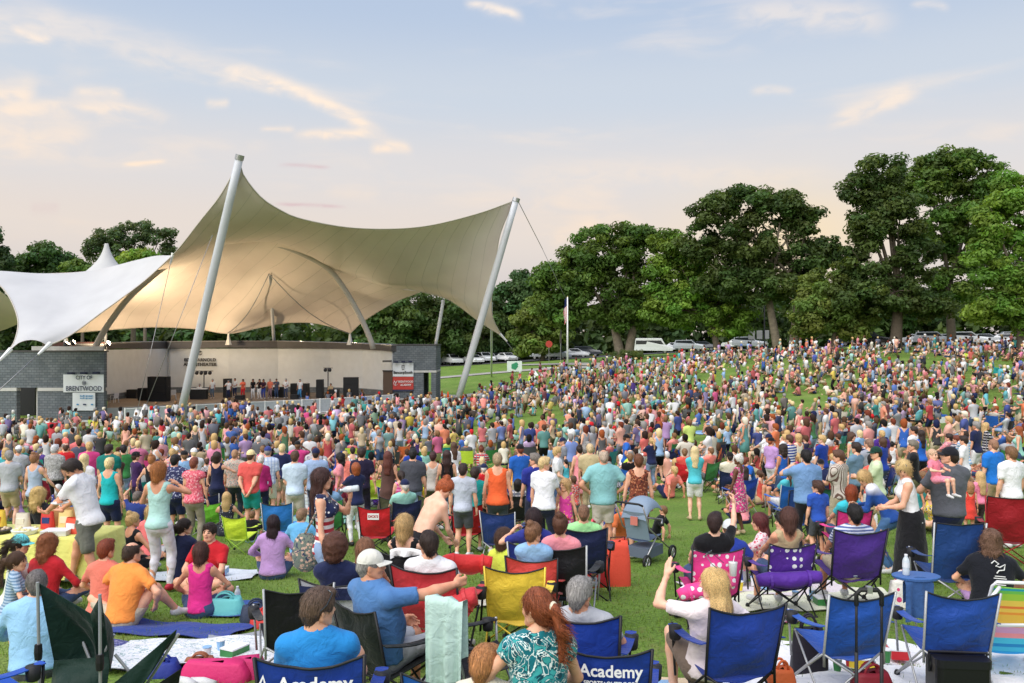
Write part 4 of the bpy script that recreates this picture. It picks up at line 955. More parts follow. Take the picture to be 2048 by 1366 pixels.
def hair_part(style, h):
 if (style, h) in _HAIR: return _HAIR[(style, h)]
 big = style in ('long','wavy','curly','bob','pony','shag')
 F = Field((-0.15,-0.26,-0.50 if big else -0.16), (0.15,0.15,0.19), h)
 sc = lambda t: F.ell((0,-0.010,0.030), (0.076+t,0.096+t,0.092+t), 0.012)
 face = lambda z=-0.055, r=0.098, x=0.076: F.ell((0,0.098,z), (x,0.070,r), 0.016, None, 'd')
 amp, fr, an = 0.004, 60, (1,1,0.35)
 if style == 'short':
  sc(0.017); F.cone((0,-0.06,-0.02), (0,-0.05,-0.062), 0.066, 0.050, 0.02); face(-0.045, 0.098, 0.082)
  for s in (-1, 1): F.ell((s*0.084,0.010,-0.045), (0.03,0.055,0.045), 0.01, None, 'd')
  F.ell((0.01,0.062,0.098), (0.055,0.040,0.030), 0.02); amp, fr = 0.006, 55
 elif style == 'buzz':
  sc(0.008); F.cone((0,-0.06,-0.02), (0,-0.05,-0.055), 0.064, 0.050, 0.02); face(-0.040, 0.100, 0.085); amp = 0.0015
  for s in (-1, 1): F.ell((s*0.084,0.012,-0.045), (0.03,0.055,0.05), 0.01, None, 'd')
 elif style == 'balding':
  sc(0.010); F.cone((0,-0.06,-0.02), (0,-0.05,-0.058), 0.064, 0.050, 0.02); face(-0.02, 0.12, 0.09)
  F.ell((0,0.010,0.125), (0.060,0.085,0.062), 0.015, None, 'd'); amp = 0.003
  for s in (-1, 1): F.ell((s*0.084,0.012,-0.050), (0.03,0.055,0.05), 0.01, None, 'd')
 elif style in ('bob', 'shag'):
  sc(0.026); F.cone((0,-0.035,0.0), (0,-0.040,-0.085), 0.098, 0.092, 0.03, None, (1,0.9,1))
  for s in (-1, 1): F.cone((s*0.078,0.010,0.02), (s*0.076,0.018,-0.085), 0.026, 0.022, 0.02)
  face(-0.06, 0.110, 0.066); F.ell((0,0.03,-0.16), (0.055,0.06,0.09), 0.02, None, 'd'); amp, fr = (0.0035, 70) if style == 'bob' else (0.011, 42)
  an = (1,1,0.18) if style == 'bob' else (1,1,0.5)
 elif style in ('long', 'wavy'):
  sc(0.021); F.cone((0,-0.050,0.0), (0,-0.085,-0.17), 0.088, 0.072, 0.04, None, (1,0.75,1)); F.cone((0,-0.085,-0.17), (0,-0.105,-0.36), 0.090, 0.070, 0.04, None, (1,0.45,1))
  for s in (-1, 1): F.cone((s*0.074,0.004,0.02), (s*0.088,-0.025,-0.17), 0.024, 0.026, 0.03)
  face(-0.06, 0.115, 0.064); amp, fr, an = (0.005, 62, (1,1,0.10)) if style == 'long' else (0.010, 40, (1,1,0.4))
 elif style == 'curly':
  sc(0.034); F.cone((0,-0.04,0.02), (0,-0.055,-0.14), 0.112, 0.110, 0.05, None, (1,0.85,1)); face(-0.06, 0.105, 0.064); F.ell((0,0.06,-0.18), (0.06,0.08,0.08), 0.02, None, 'd'); amp, fr, an = 0.016, 46, (1,1,1)
 elif style == 'afro':
  sc(0.040); F.cone((0,-0.04,0.02), (0,-0.045,-0.06), 0.105, 0.085, 0.05); face(-0.05, 0.105, 0.068); amp, fr, an = 0.009, 62, (1,1,1)
 elif style == 'pony':
  sc(0.014); F.cone((0,-0.05,0.0), (0,-0.055,-0.055), 0.070, 0.056, 0.03); face(-0.05, 0.105, 0.074)
  F.cone((0,-0.100,0.035), (0,-0.150,0.020), 0.030, 0.026, 0.02); F.cone((0,-0.150,0.020), (0.01,-0.185,-0.10), 0.032, 0.036, 0.02); F.cone((0.01,-0.185,-0.10), (0.035,-0.165,-0.30), 0.036, 0.012, 0.02)
  amp, fr, an = 0.004, 70, (1,0.4,0.3)
 elif style == 'bun':
  sc(0.016); F.cone((0,-0.05,0.0), (0,-0.055,-0.05), 0.070, 0.056, 0.03); face(-0.05, 0.105, 0.074); F.ell((0,-0.060,0.125), (0.048,0.046,0.042), 0.015); amp, fr, an = 0.006, 55, (1,1,0.6)
 V, Q = F.nets(); N = vnormals(V, Q)
 fade = np.clip((0.085-V[:,1])/0.03, 0.25, 1)
 V = V+N*(amp*(0.6 if h < 0.012 and style not in ('curly','afro') else 1)*wob(V, fr, 2, an)*fade)[:,None]
 if amp > 0.002 and h < 0.009: V = V+N*(amp*0.25*wob(V, fr*2.3, 5, an)*fade)[:,None]
 if style in ('long','wavy','pony','bob','curly','shag'):
  t = np.clip((-V[:,2]-0.02)/0.3, 0, 1); V[:,0] += t*0.012*np.sin(V[:,2]*30+V[:,0]*30)
 if h < 0.011 and style not in ('buzz',):                 # loose locks that break up the smooth shell
  n = 1300 if big else 800; N = vnormals(V, Q); r_ = np.random.default_rng(len(style)); k = r_.choice(len(V), n)
  p, nn = V[k]-N[k]*0.003, N[k]; g = np.array([0,-0.25,-1.0]) if style not in ('pony','bun','balding') else np.array([0,-1.0,-0.25])
  t = np.where((p[:,2] > 0.07)[:,None], np.stack([p[:,0]*6, p[:,1]*6-0.3, np.full(n, -0.4)], 1), g[None])+r_.normal(size=(n, 3))*(0.13 if style not in ('curly','afro','shag') else 0.9)
  t -= nn*(t*nn).sum(1)[:,None]; t /= np.maximum(np.linalg.norm(t, axis=1), 1e-6)[:,None]; w = np.cross(t, nn)
  L = ((0.035 if not big else 0.075)*(0.5+r_.random(n)))[:,None]; wd = (0.0011+0.0014*r_.random(n))[:,None]; lf = (0.002+0.005*r_.random(n))[:,None]
  fr_ = (p[:,1] > 0.06)&(p[:,2] < 0.05); L[fr_] *= 0.4
  P1 = p+t*L*0.5+nn*lf*1.3; P2 = p+t*L+nn*lf*0.7+np.array([0,0,-1])*L*0.12
  RV = np.stack([p-w*wd, p+w*wd, P1-w*wd, P1+w*wd, P2-w*wd*0.25, P2+w*wd*0.25], 1).reshape(-1, 3)
  b0 = len(V)+np.arange(n)[:,None]*6; RQ = np.concatenate([b0+np.array([[0,1,3,2]]), b0+np.array([[2,3,5,4]])])
  V = np.concatenate([V, RV]); Q = np.concatenate([Q, RQ])
 _HAIR[(style, h)] = (V.astype(np.float32), Q); return _HAIR[(style, h)]
def hand_matrix(J, s):
 """columns: thumb-side axis, finger direction, back of hand"""
 d = J['d'+s]; pn = J['p'].get('palm'+s)
 if pn is None: pn = (1, 0.15, 0) if s == 'L' else (-1, 0.15, 0)      # palms face the body
 pn = np.array(pn, float); bk = -(pn-d*(pn @ d)); bk /= max(np.linalg.norm(bk), 1e-6); x = np.cross(d, bk)
 return np.stack([x, d, bk], 1)
def fold(v, q, f=18): return v+q*f
def person_meshes(pose, top='tee', bottom='shorts', hb=0.018, hc=0.018, hh=0.008, hd=0.007, feet='shoes', wr=0.0105, seed=1):
 """returns dict of part -> (V, Q, material index)"""
 J = rig(pose); lo, hi = bounds(J); out = {}; w = J['p'].get('w', 1.0)
 F = Field(lo, hi, hb); torso(F, J, -0.006, 0.05, w)
 for s in 'LR':
  arm(F, J, s, 2.0); leg(F, J, s, 2.0)
  d = J['t'+s]-J['a'+s]; F.cone(J['a'+s]+v3(0,0,-0.03)-d*0.25, J['t'+s], 0.034, 0.030, 0.03)
 nk = J['head']+J['H'] @ v3(0,-0.030,-0.055); F.cone(J['neck']-J['S'] @ v3(0,0,0.03), nk, 0.060 if not J['f'] else 0.050, 0.052 if not J['f'] else 0.045, 0.03)
 V, Q = F.nets(); V = smooth_mesh(V, Q, 1, 0.4); parts = [(V, Q, np.zeros(len(Q), np.int32))]
 hs = J['p'].get('hs', 0.95)
 hV, hQ, hM = head_part(J['f'], hh); parts.append((hV*hs @ J['H'].T+J['head'], hQ, hM))
 for s in 'LR':
  aV, aQ = hand_part(J['p'].get('grip'+s, 'relax'), hd); M = hand_matrix(J, s)
  if s == 'L': aV = aV*np.array([-1,1,1]); aQ = aQ[:, ::-1]
  parts.append((aV*(0.92 if J['f'] else 1.0) @ M.T+J['w'+s], aQ, np.zeros(len(aQ), np.int32)))
 n = 0; VV, QQ, MM = [], [], []
 for V, Q, m in parts: VV.append(V); QQ.append(Q+n); MM.append(m); n += len(V)
 out['body'] = (np.concatenate(VV), np.concatenate(QQ), np.concatenate(MM))
 S = J['S']; up = S @ v3(0,0,1)
 if top not in (None, 'none'):
  F = Field(lo, hi, hc); inf = {'tee':0.014,'polo':0.015,'shirt':0.018,'tank':0.006,'long':0.014,'dress':0.008,'camisole':0.005,'loose':0.020}[top]
  torso(F, J, inf, 0.05, w, -0.075 if top in ('tank','camisole') else -0.10, 0.0 if top == 'dress' or pose.get('tuck') else 0.020)
  sl = {'tee':0.72,'polo':0.70,'shirt':0.80,'long':1.9,'tank':0,'dress':0,'camisole':0,'loose':0.25}[top]
  if sl:
   for s in 'LR':
    arm(F, J, s, sl, 0.014 if top != 'long' else 0.010)
    a, b2 = (J['s'+s], J['e'+s]) if sl <= 1 else (J['e'+s], J['w'+s]); t = sl if sl <= 1 else sl-1; d = (b2-a)/np.linalg.norm(b2-a)
    F.ell(a+(b2-a)*t+d*0.058, (0.072,)*3, 0.006, None, 'd')
  else:
   for s, q in (('L',-1),('R',1)): F.cone(J['s'+s]+S @ v3(q*0.035,0,-0.02), J['s'+s]+S @ v3(q*0.10,0,0.0), 0.068, 0.09, 0.015, None, (1,1,1), 'd')
  if top == 'dress' and pose.get('base','stand') == 'stand':
   hem = J['p'].get('hem', 0.50); fl = J['p'].get('flare', 0.24); F.cone(J['waist'], v3(J['pel'][0], J['pel'][1], hem), 0.12, fl, 0.05, None, (1,0.8,1)); F.cut((0,0,-1), -hem) if pose.get('base','stand') == 'stand' else None
  else: F.cut(-(J['Sp'] @ v3(0,0,1)), float((J['pel']+J['Sp'] @ v3(0,0,-0.075 if pose.get('base','stand') == 'stand' else -0.05)) @ -(J['Sp'] @ v3(0,0,1))))
  r_ = {'tank':0.095,'camisole':0.105,'dress':0.095,'polo':0.058,'shirt':0.058,'loose':0.080}.get(top, 0.068)
  F.cone(J['neck']+S @ v3(0,0.012,0.028), J['neck']+S @ v3(0,0.05,0.25), r_*0.86, r_*2.2, 0.012, None, (1,1,1), 'd')
  if top in ('tank','camisole','dress'): F.ell(J['neck']+S @ v3(0,-0.07,-0.01), (0.075,0.06,0.085 if top == 'tank' else 0.13), 0.01, S, 'd')
  if top in ('polo','shirt'): F.cone(J['neck']+S @ v3(0,-0.012,0.018), J['neck']+S @ v3(0,-0.006,0.052), 0.066, 0.060, 0.01); F.cone(J['neck']+S @ v3(0,0.0,0.035), J['neck']+S @ v3(0,0.02,0.25), 0.050, 0.12, 0.006, None, (1,1,1), 'd')
  V, Q = F.nets(); V = smooth_mesh(V, Q, 1, 0.5); N = vnormals(V, Q); a = wr*J['p'].get('wr', 1)
  g = 0.55+0.45*wob(V, 5, seed+3)
  V = V+N*(a*g*(wob(V, 26, seed, (1,1,0.55))+0.6*wob(V, 48, seed+1, (0.9,1,0.7))))[:,None]; out['shirt'] = (V, Q, None)
 if bottom not in (None, 'none') and (top != 'dress' or pose.get('base', 'stand') != 'stand'):
  F = Field(lo, hi, hc); Sp = J['Sp']; inf = {'shorts':0.011,'pants':0.010,'jeans':0.008,'capri':0.006,'skirt':0.010}[bottom]
  hip = (0.158 if J['f'] else 0.148)*w+inf/0.8
  F.cone(J['pel']+Sp @ v3(0,0,-0.02), J['pel']+Sp @ v3(0,0,0.085), hip, hip*(0.80 if J['f'] else 0.94), 0.03, Sp, (1,0.66,1)); F.ell(J['pel']+Sp @ v3(0,-0.05,-0.04), (0.132+inf,0.102+inf,0.102+inf), 0.05)
  if bottom == 'skirt':
   hem = J['p'].get('hem', 0.45); F.cone(J['pel'], v3(J['pel'][0], J['pel'][1], hem), 0.168*w, J['p'].get('flare', 0.22), 0.05, None, (1,0.8,1)); F.cut((0,0,-1), -hem)
  else:
   t = {'shorts':J['p'].get('sl', 0.86),'pants':1.96,'jeans':1.96,'capri':1.93}[bottom]
   for s in 'LR':
    leg(F, J, s, t, inf*0.9+(0.008 if bottom == 'shorts' else 0))
    a, b2 = (J['h'+s], J['k'+s]) if t <= 1 else (J['k'+s], J['a'+s]); u = t if t <= 1 else t-1; d = (b2-a)/np.linalg.norm(b2-a); q_ = 0.105 if t <= 1 else 0.065
    if t <= 1: F.ell(a+(b2-a)*u+d*q_*0.8, (q_,)*3, 0.006, None, 'd')
  F.cut(Sp @ v3(0,0,1), float((J['pel']+Sp @ v3(0,0,0.12)) @ (Sp @ v3(0,0,1))))
  V, Q = F.nets(); V = smooth_mesh(V, Q, 1, 0.5); N = vnormals(V, Q)
  V = V+N*(wr*0.9*(wob(V, 24, seed+4, (1,1,0.6))+0.5*wob(V, 45, seed+2)))[:,None]; out['trousers' if bottom in ('pants','jeans','capri') else bottom] = (V, Q, None)
 if feet:
  for s in 'LR':
   F = Field(np.minimum(J['a'+s], J['t'+s])-0.10, np.maximum(J['a'+s], J['t'+s])+0.10, hc*0.9); d = J['t'+s]-J['a'+s]; F.cone(J['a'+s]+v3(0,0,-0.030)-d*0.30, J['t'+s]+d*0.08, 0.044, 0.037, 0.02)
   if feet == 'shoes': F.cone(J['a'+s], J['a'+s]+v3(0,0,-0.03), 0.042, 0.044, 0.02)
   out['shoe'+s] = (*F.nets(), None)
 out['_J'] = J; return out
def quad_mesh(name, V, Q, mi=None):
 me = mesh_np(name, V, Q, True)
 if mi is not None and len(mi) == len(me.polygons): me.polygons.foreach_set('material_index', mi)
 return me
def cloth_mat(name, pattern=None, c2=(0.8,0.8,0.8), c3=(0.1,0.1,0.1), scale=1.0, rough=0.85):
 if name in MATS: return MATS[name]
 if isinstance(scale, tuple): c2, c3, scale = c3, scale, 1.0
 m = bpy.data.materials.new(name); m.use_nodes = True; nt = m.node_tree; b = nt.nodes['Principled BSDF']
 b.inputs['Roughness'].default_value = rough; b.inputs['Specular IOR Level'].default_value = 0.2; b.inputs['Sheen Weight'].default_value = 0.12
 oi = nt.nodes.new('ShaderNodeObjectInfo'); tcn = nt.nodes.new('ShaderNodeTexCoord'); c = oi.outputs['Color']
 def N(t, **k):
  n = nt.nodes.new(t)
  for a, v in k.items(): setattr(n, a, v)
  return n
 def mixc(f, a, b_):
  n = N('ShaderNodeMix', data_type='RGBA'); nt.links.new(f, n.inputs[0])
  for i, x in ((6, a), (7, b_)):
   if isinstance(x, tuple): n.inputs[i].default_value = (*x[:3], 1)
   else: nt.links.new(x, n.inputs[i])
  return n.outputs[2]
 def math_(op, a, b_=None, c_=None):
  n = N('ShaderNodeMath', operation=op)
  for i, x in enumerate((a, b_, c_)):
   if x is None: continue
   if isinstance(x, (int, float)): n.inputs[i].default_value = x
   else: nt.links.new(x, n.inputs[i])
  return n.outputs[0]
 sp = N('ShaderNodeSeparateXYZ'); nt.links.new(tcn.outputs['Object'], sp.inputs[0]); X, Y, Z = sp.outputs
 def band(s, f, lo, hi):
  u = math_('FRACT', math_('MULTIPLY', s, f)); return math_('MULTIPLY', math_('GREATER_THAN', u, lo), math_('LESS_THAN', u, hi))
 if pattern == 'stripes': c = mixc(band(Z, 16*scale, 0.5, 1.0), c, c2)
 elif pattern == 'vstripes': c = mixc(band(math_('ADD', X, math_('MULTIPLY', Y, 0.6)), 26*scale, 0.6, 1.0), c, c2)
 elif pattern == 'plaid': c = mixc(band(math_('ADD', X, math_('MULTIPLY', Y, 0.5)), 14*scale, 0.55, 0.8), mixc(band(Z, 14*scale, 0.5, 0.85), c, c2), c3)
 elif pattern in ('floral', 'paisley', 'camo'):
  n = N('ShaderNodeTexVoronoi'); n.inputs['Scale'].default_value = (24 if pattern == 'floral' else 16)*scale; nt.links.new(tcn.outputs['Object'], n.inputs['Vector'])
  no = N('ShaderNodeTexNoise'); no.inputs['Scale'].default_value = (16 if pattern == 'floral' else 9)*scale; no.inputs['Detail'].default_value = 4; no.inputs['Distortion'].default_value = 2.0; nt.links.new(tcn.outputs['Object'], no.inputs['Vector'])
  c = mixc(math_('LESS_THAN', n.outputs['Distance'], 0.38), c, c2); c = mixc(math_('GREATER_THAN', no.outputs[0], 0.57), c, c3)
  if pattern == 'paisley': c = mixc(math_('LESS_THAN', math_('ABSOLUTE', math_('SUBTRACT', no.outputs[0], 0.50)), 0.018), c, (0.75,0.85,0.82))
 elif pattern == 'dots':
  n = N('ShaderNodeTexVoronoi'); n.inputs['Scale'].default_value = 11*scale; n.inputs['Randomness'].default_value = 0.25; nt.links.new(tcn.outputs['Object'], n.inputs['Vector'])
  c = mixc(math_('LESS_THAN', n.outputs['Distance'], 0.30), c, c2)
 elif pattern == 'chevron':
  tri = math_('PINGPONG', X, 0.03); c = mixc(band(math_('ADD', Z, tri), 26*scale, 0.5, 1.0), c, c2)
 elif pattern == 'heather':
  n = N('ShaderNodeTexNoise'); n.inputs['Scale'].default_value = 120; n.inputs['Detail'].default_value = 4; nt.links.new(tcn.outputs['Object'], n.inputs['Vector'])
  r = N('ShaderNodeMapRange'); r.inputs[3].default_value = 0.0; r.inputs[4].default_value = 0.6; nt.links.new(n.outputs[0], r.inputs[0]); c = mixc(r.outputs[0], c, c2)
 elif pattern == 'flag':
  c = mixc(band(Z, 13, 0.5, 1.0), (0.42,0.03,0.045), (0.75,0.74,0.74))
  n = N('ShaderNodeTexVoronoi'); n.inputs['Scale'].default_value = 21; n.inputs['Randomness'].default_value = 0.3; nt.links.new(tcn.outputs['Object'], n.inputs['Vector'])
  blue = mixc(math_('LESS_THAN', n.outputs['Distance'], 0.25), (0.015,0.022,0.075), (0.78,0.78,0.8))
  c = mixc(math_('MULTIPLY', math_('GREATER_THAN', Z, 1.235), math_('GREATER_THAN', math_('ADD', X, math_('MULTIPLY', Y, 0.4)), -0.06)), c, blue)
 elif pattern == 'dip':
  c = mixc(N2 := math_('MULTIPLY', math_('SUBTRACT', 1.30, Z), 8.0), c, c2)
 no = N('ShaderNodeTexNoise'); no.inputs['Scale'].default_value = 5; no.inputs['Detail'].default_value = 5; nt.links.new(tcn.outputs['Object'], no.inputs['Vector'])
 mr = N('ShaderNodeMapRange'); mr.inputs[3].default_value = 0.86; mr.inputs[4].default_value = 1.12; nt.links.new(no.outputs[0], mr.inputs[0])
 sc = N('ShaderNodeVectorMath', operation='SCALE'); nt.links.new(c, sc.inputs[0]); nt.links.new(mr.outputs[0], sc.inputs[3]); nt.links.new(sc.outputs[0], b.inputs['Base Color'])
 n2 = N('ShaderNodeTexNoise'); n2.inputs['Scale'].default_value = 9; n2.inputs['Detail'].default_value = 7; n2.inputs['Distortion'].default_value = 0.8; nt.links.new(tcn.outputs['Object'], n2.inputs['Vector'])
 bp = N('ShaderNodeBump'); bp.inputs['Strength'].default_value = 0.8; bp.inputs['Distance'].default_value = 0.03; nt.links.new(n2.outputs[0], bp.inputs['Height']); nt.links.new(bp.outputs[0], b.inputs['Normal'])
 MATS[name] = m; return m
def skin_mat():
 m = bpy.data.materials.new('skin'); m.use_nodes = True; nt = m.node_tree; b = nt.nodes['Principled BSDF']
 oi = nt.nodes.new('ShaderNodeObjectInfo'); t = nt.nodes.new('ShaderNodeTexCoord'); n = nt.nodes.new('ShaderNodeTexNoise'); n.inputs['Scale'].default_value = 14; n.inputs['Detail'].default_value = 5
 nt.links.new(t.outputs['Object'], n.inputs['Vector']); mx = nt.nodes.new('ShaderNodeMix'); mx.data_type = 'RGBA'; mx.blend_type = 'MULTIPLY'; mx.inputs[0].default_value = 1
 r = nt.nodes.new('ShaderNodeValToRGB'); r.color_ramp.elements[0].position = 0.35; r.color_ramp.elements[1].position = 0.7; r.color_ramp.elements[0].color = (1.0,0.84,0.78,1); r.color_ramp.elements[1].color = (1.06,1.04,1.02,1)
 nt.links.new(n.outputs[0], r.inputs[0]); nt.links.new(oi.outputs['Color'], mx.inputs[6]); nt.links.new(r.outputs[0], mx.inputs[7]); nt.links.new(mx.outputs[2], b.inputs['Base Color'])
 b.inputs['Roughness'].default_value = 0.52; b.inputs['Specular IOR Level'].default_value = 0.35
 b.inputs['Subsurface Weight'].default_value = 0.0
 return m
def hair_mat(name, an):
 m = bpy.data.materials.new(name); m.use_nodes = True; nt = m.node_tree; b = nt.nodes['Principled BSDF']
 oi = nt.nodes.new('ShaderNodeObjectInfo'); t = nt.nodes.new('ShaderNodeTexCoord'); mp = nt.nodes.new('ShaderNodeMapping'); mp.inputs['Scale'].default_value = an
 nt.links.new(t.outputs['Object'], mp.inputs[0]); n = nt.nodes.new('ShaderNodeTexNoise'); n.inputs['Scale'].default_value = 170; n.inputs['Detail'].default_value = 5; n.inputs['Distortion'].default_value = 0.3; nt.links.new(mp.outputs[0], n.inputs['Vector'])
 mr = nt.nodes.new('ShaderNodeMapRange'); mr.inputs[1].default_value = 0.28; mr.inputs[2].default_value = 0.72; mr.inputs[3].default_value = 0.35; mr.inputs[4].default_value = 1.7; nt.links.new(n.outputs[0], mr.inputs[0])
 sc = nt.nodes.new('ShaderNodeVectorMath'); sc.operation = 'SCALE'; nt.links.new(oi.outputs['Color'], sc.inputs[0]); nt.links.new(mr.outputs[0], sc.inputs[3]); nt.links.new(sc.outputs[0], b.inputs['Base Color'])
 b.inputs['Roughness'].default_value = 0.48; b.inputs['Specular IOR Level'].default_value = 0.4
 bp = nt.nodes.new('ShaderNodeBump'); bp.inputs['Strength'].default_value = 0.8; bp.inputs['Distance'].default_value = 0.012; nt.links.new(n.outputs[0], bp.inputs['Height']); nt.links.new(bp.outputs[0], b.inputs['Normal'])
 return m
M_SKIN = skin_mat(); M_EYE = mat('eye', (0.03,0.022,0.018), 0.2); M_LIP = mat('lips', (0.42,0.16,0.13), 0.45); M_BROW = mat('brow', (0.085,0.055,0.035), 0.7)
M_HAIR = hair_mat('hair_straight', (1,1,0.10)); M_HAIRC = hair_mat('hair_curly', (1,1,1))
M_CLOTH = cloth_mat('cloth'); M_SHOE = mat('shoe', None, 0.6, objcol=True)
def hx(r, g, b): return srgb(r, g, b)
SKIN = [hx(226,178,150), hx(214,160,130), hx(198,142,112), hx(232,190,165), hx(180,124,94)]
HAIRC = {'dark brown': hx(48,34,28), 'black': hx(24,20,20), 'brown': hx(84,58,42), 'light brown': hx(128,94,64), 'blond': hx(200,166,112), 'pale blond': hx(224,200,150), 'red': hx(150,78,40), 'grey': hx(142,138,134), 'white': hx(214,210,204), 'auburn': hx(112,54,36)}
def cap_mesh():
 b = MB(); prof = [(0.104*math.cos(a), 0.030+0.098*math.sin(a)) for a in np.linspace(-0.05, math.pi/2*0.98, 9)]
 n = 20; V = [(r*math.cos(2*math.pi*k/n)*0.86, r*math.sin(2*math.pi*k/n)*1.04-0.008, z) for r, z in prof for k in range(n)]
 b.add(V, [(i*n+k, i*n+(k+1) % n, (i+1)*n+(k+1) % n, (i+1)*n+k) for i in range(len(prof)-1) for k in range(n)]+[tuple((len(prof)-1)*n+k for k in range(n))])
 return b
def brim_mesh():
 b = MB(); G = []
 for u in np.linspace(-1, 1, 13):
  a = u*1.15; r0 = 0.098; G.append([(math.sin(a)*(r0*0.86+t*0.012), 0.088*math.cos(a)+t*(0.080*math.cos(u*1.2)), 0.030-0.014*u*u*t-t*0.012) for t in np.linspace(0, 1, 5)])
 G = np.array(G); b.grid(G); b.grid(G[::-1]-np.array([0,0,0.004])); return b
_CAP, _BRIM = cap_mesh().mesh('cap', True), brim_mesh().mesh('brim', True)
_PC = {}
def person(name_label, loc, rz, pose, top='tee', tc=(0.5,0.5,0.5), bottom='shorts', bc=(0.3,0.3,0.3), hair='short', hc='brown', skin=0, scale=1.0, feet='shoes', fc=(0.6,0.6,0.6),
           pat=None, cap=None, group=None, res='hi', seed=1, extra=None, bpat=None):
 """a figure whose own forward is +Y; rz turns it; loc is the point its feet or seat stand on"""
 key = (res, 0 if res == 'mid' else seed, top, bottom, feet, repr(sorted(pose.items(), key=lambda k: k[0])))
 if key not in _PC:
  hb = {'near':0.021,'hi':0.030,'mid':0.040}[res]; kw = dict(hb=hb, hc=hb*0.94, hh=hb*0.42 if res != 'mid' else 0.018, hd=hb*0.40)
  ms = person_meshes(pose, top, bottom, feet=feet, seed=seed, **kw); d = {'_J': ms.pop('_J')}
  for k, (V, Q, mi) in ms.items():
   me = quad_mesh('shoe' if k[:4] == 'shoe' else k, V, Q, mi); d[k] = me
   if k == 'body':
    for m in (M_SKIN, M_EYE, M_LIP, M_BROW): me.materials.append(m)
   elif k[:4] == 'shoe': me.materials.append(M_SHOE)
   else: me.materials.append(M_CLOTH)
  _PC[key] = d
 d = _PC[key]; J = d['_J']
 r = empty('person', loc, rz); r.scale = (scale,)*3; tag(r, name_label, 'person', group)
 sk = SKIN[skin % len(SKIN)] if isinstance(skin, int) else skin
 for k, me in d.items():
  if k == '_J': continue
  o = bpy.data.objects.new('shoe' if k[:4] == 'shoe' else k, me); COL.objects.link(o); o.parent = r
  if k == 'body': o.color = (*sk, 1)
  elif k[:4] == 'shoe': o.color = (*fc, 1)
  else:
   o.color = (*(tc if k == 'shirt' else bc), 1); pm = pat if k == 'shirt' else bpat
   if pm is not None: o.material_slots[0].link = 'OBJECT'; o.material_slots[0].material = pm
 hs = J['p'].get('hs', 0.95)
 HM = Matrix(J['H']).to_4x4(); HM.translation = Vector(J['head']); HM = HM @ Matrix.Diagonal((hs,hs,hs,1))
 if hair:
  kk = (hair, res)
  if kk not in _PC:
   V, Q = hair_part(hair, {'near':0.0085,'hi':0.0105,'mid':0.0165}[res]); me = quad_mesh('hair', V, Q); me.materials.append(M_HAIRC if hair in ('curly','afro','shag','wavy') else M_HAIR); _PC[kk] = me
  o = bpy.data.objects.new('hair', _PC[kk]); COL.objects.link(o); o.parent = r; o.matrix_local = HM @ Matrix.Diagonal((0.95,0.95,0.97,1)) if J['f'] else HM
  o.color = (*(HAIRC[hc] if isinstance(hc, str) else hc), 1)
 if cap is not None:
  for nm, me in (('cap', _CAP),):
   o = bpy.data.objects.new(nm, me); COL.objects.link(o); o.parent = r; o.matrix_local = HM @ Matrix.Translation((0,0,0.006)); o.color = (*cap, 1)
   if not me.materials: me.materials.append(M_CLOTH)
   q = bpy.data.objects.new('brim', _BRIM); COL.objects.link(q); q.parent = o; q.color = (*cap, 1)
   if not _BRIM.materials: _BRIM.materials.append(M_CLOTH)
 r['_'] = 0; del r['_']
 return r, J
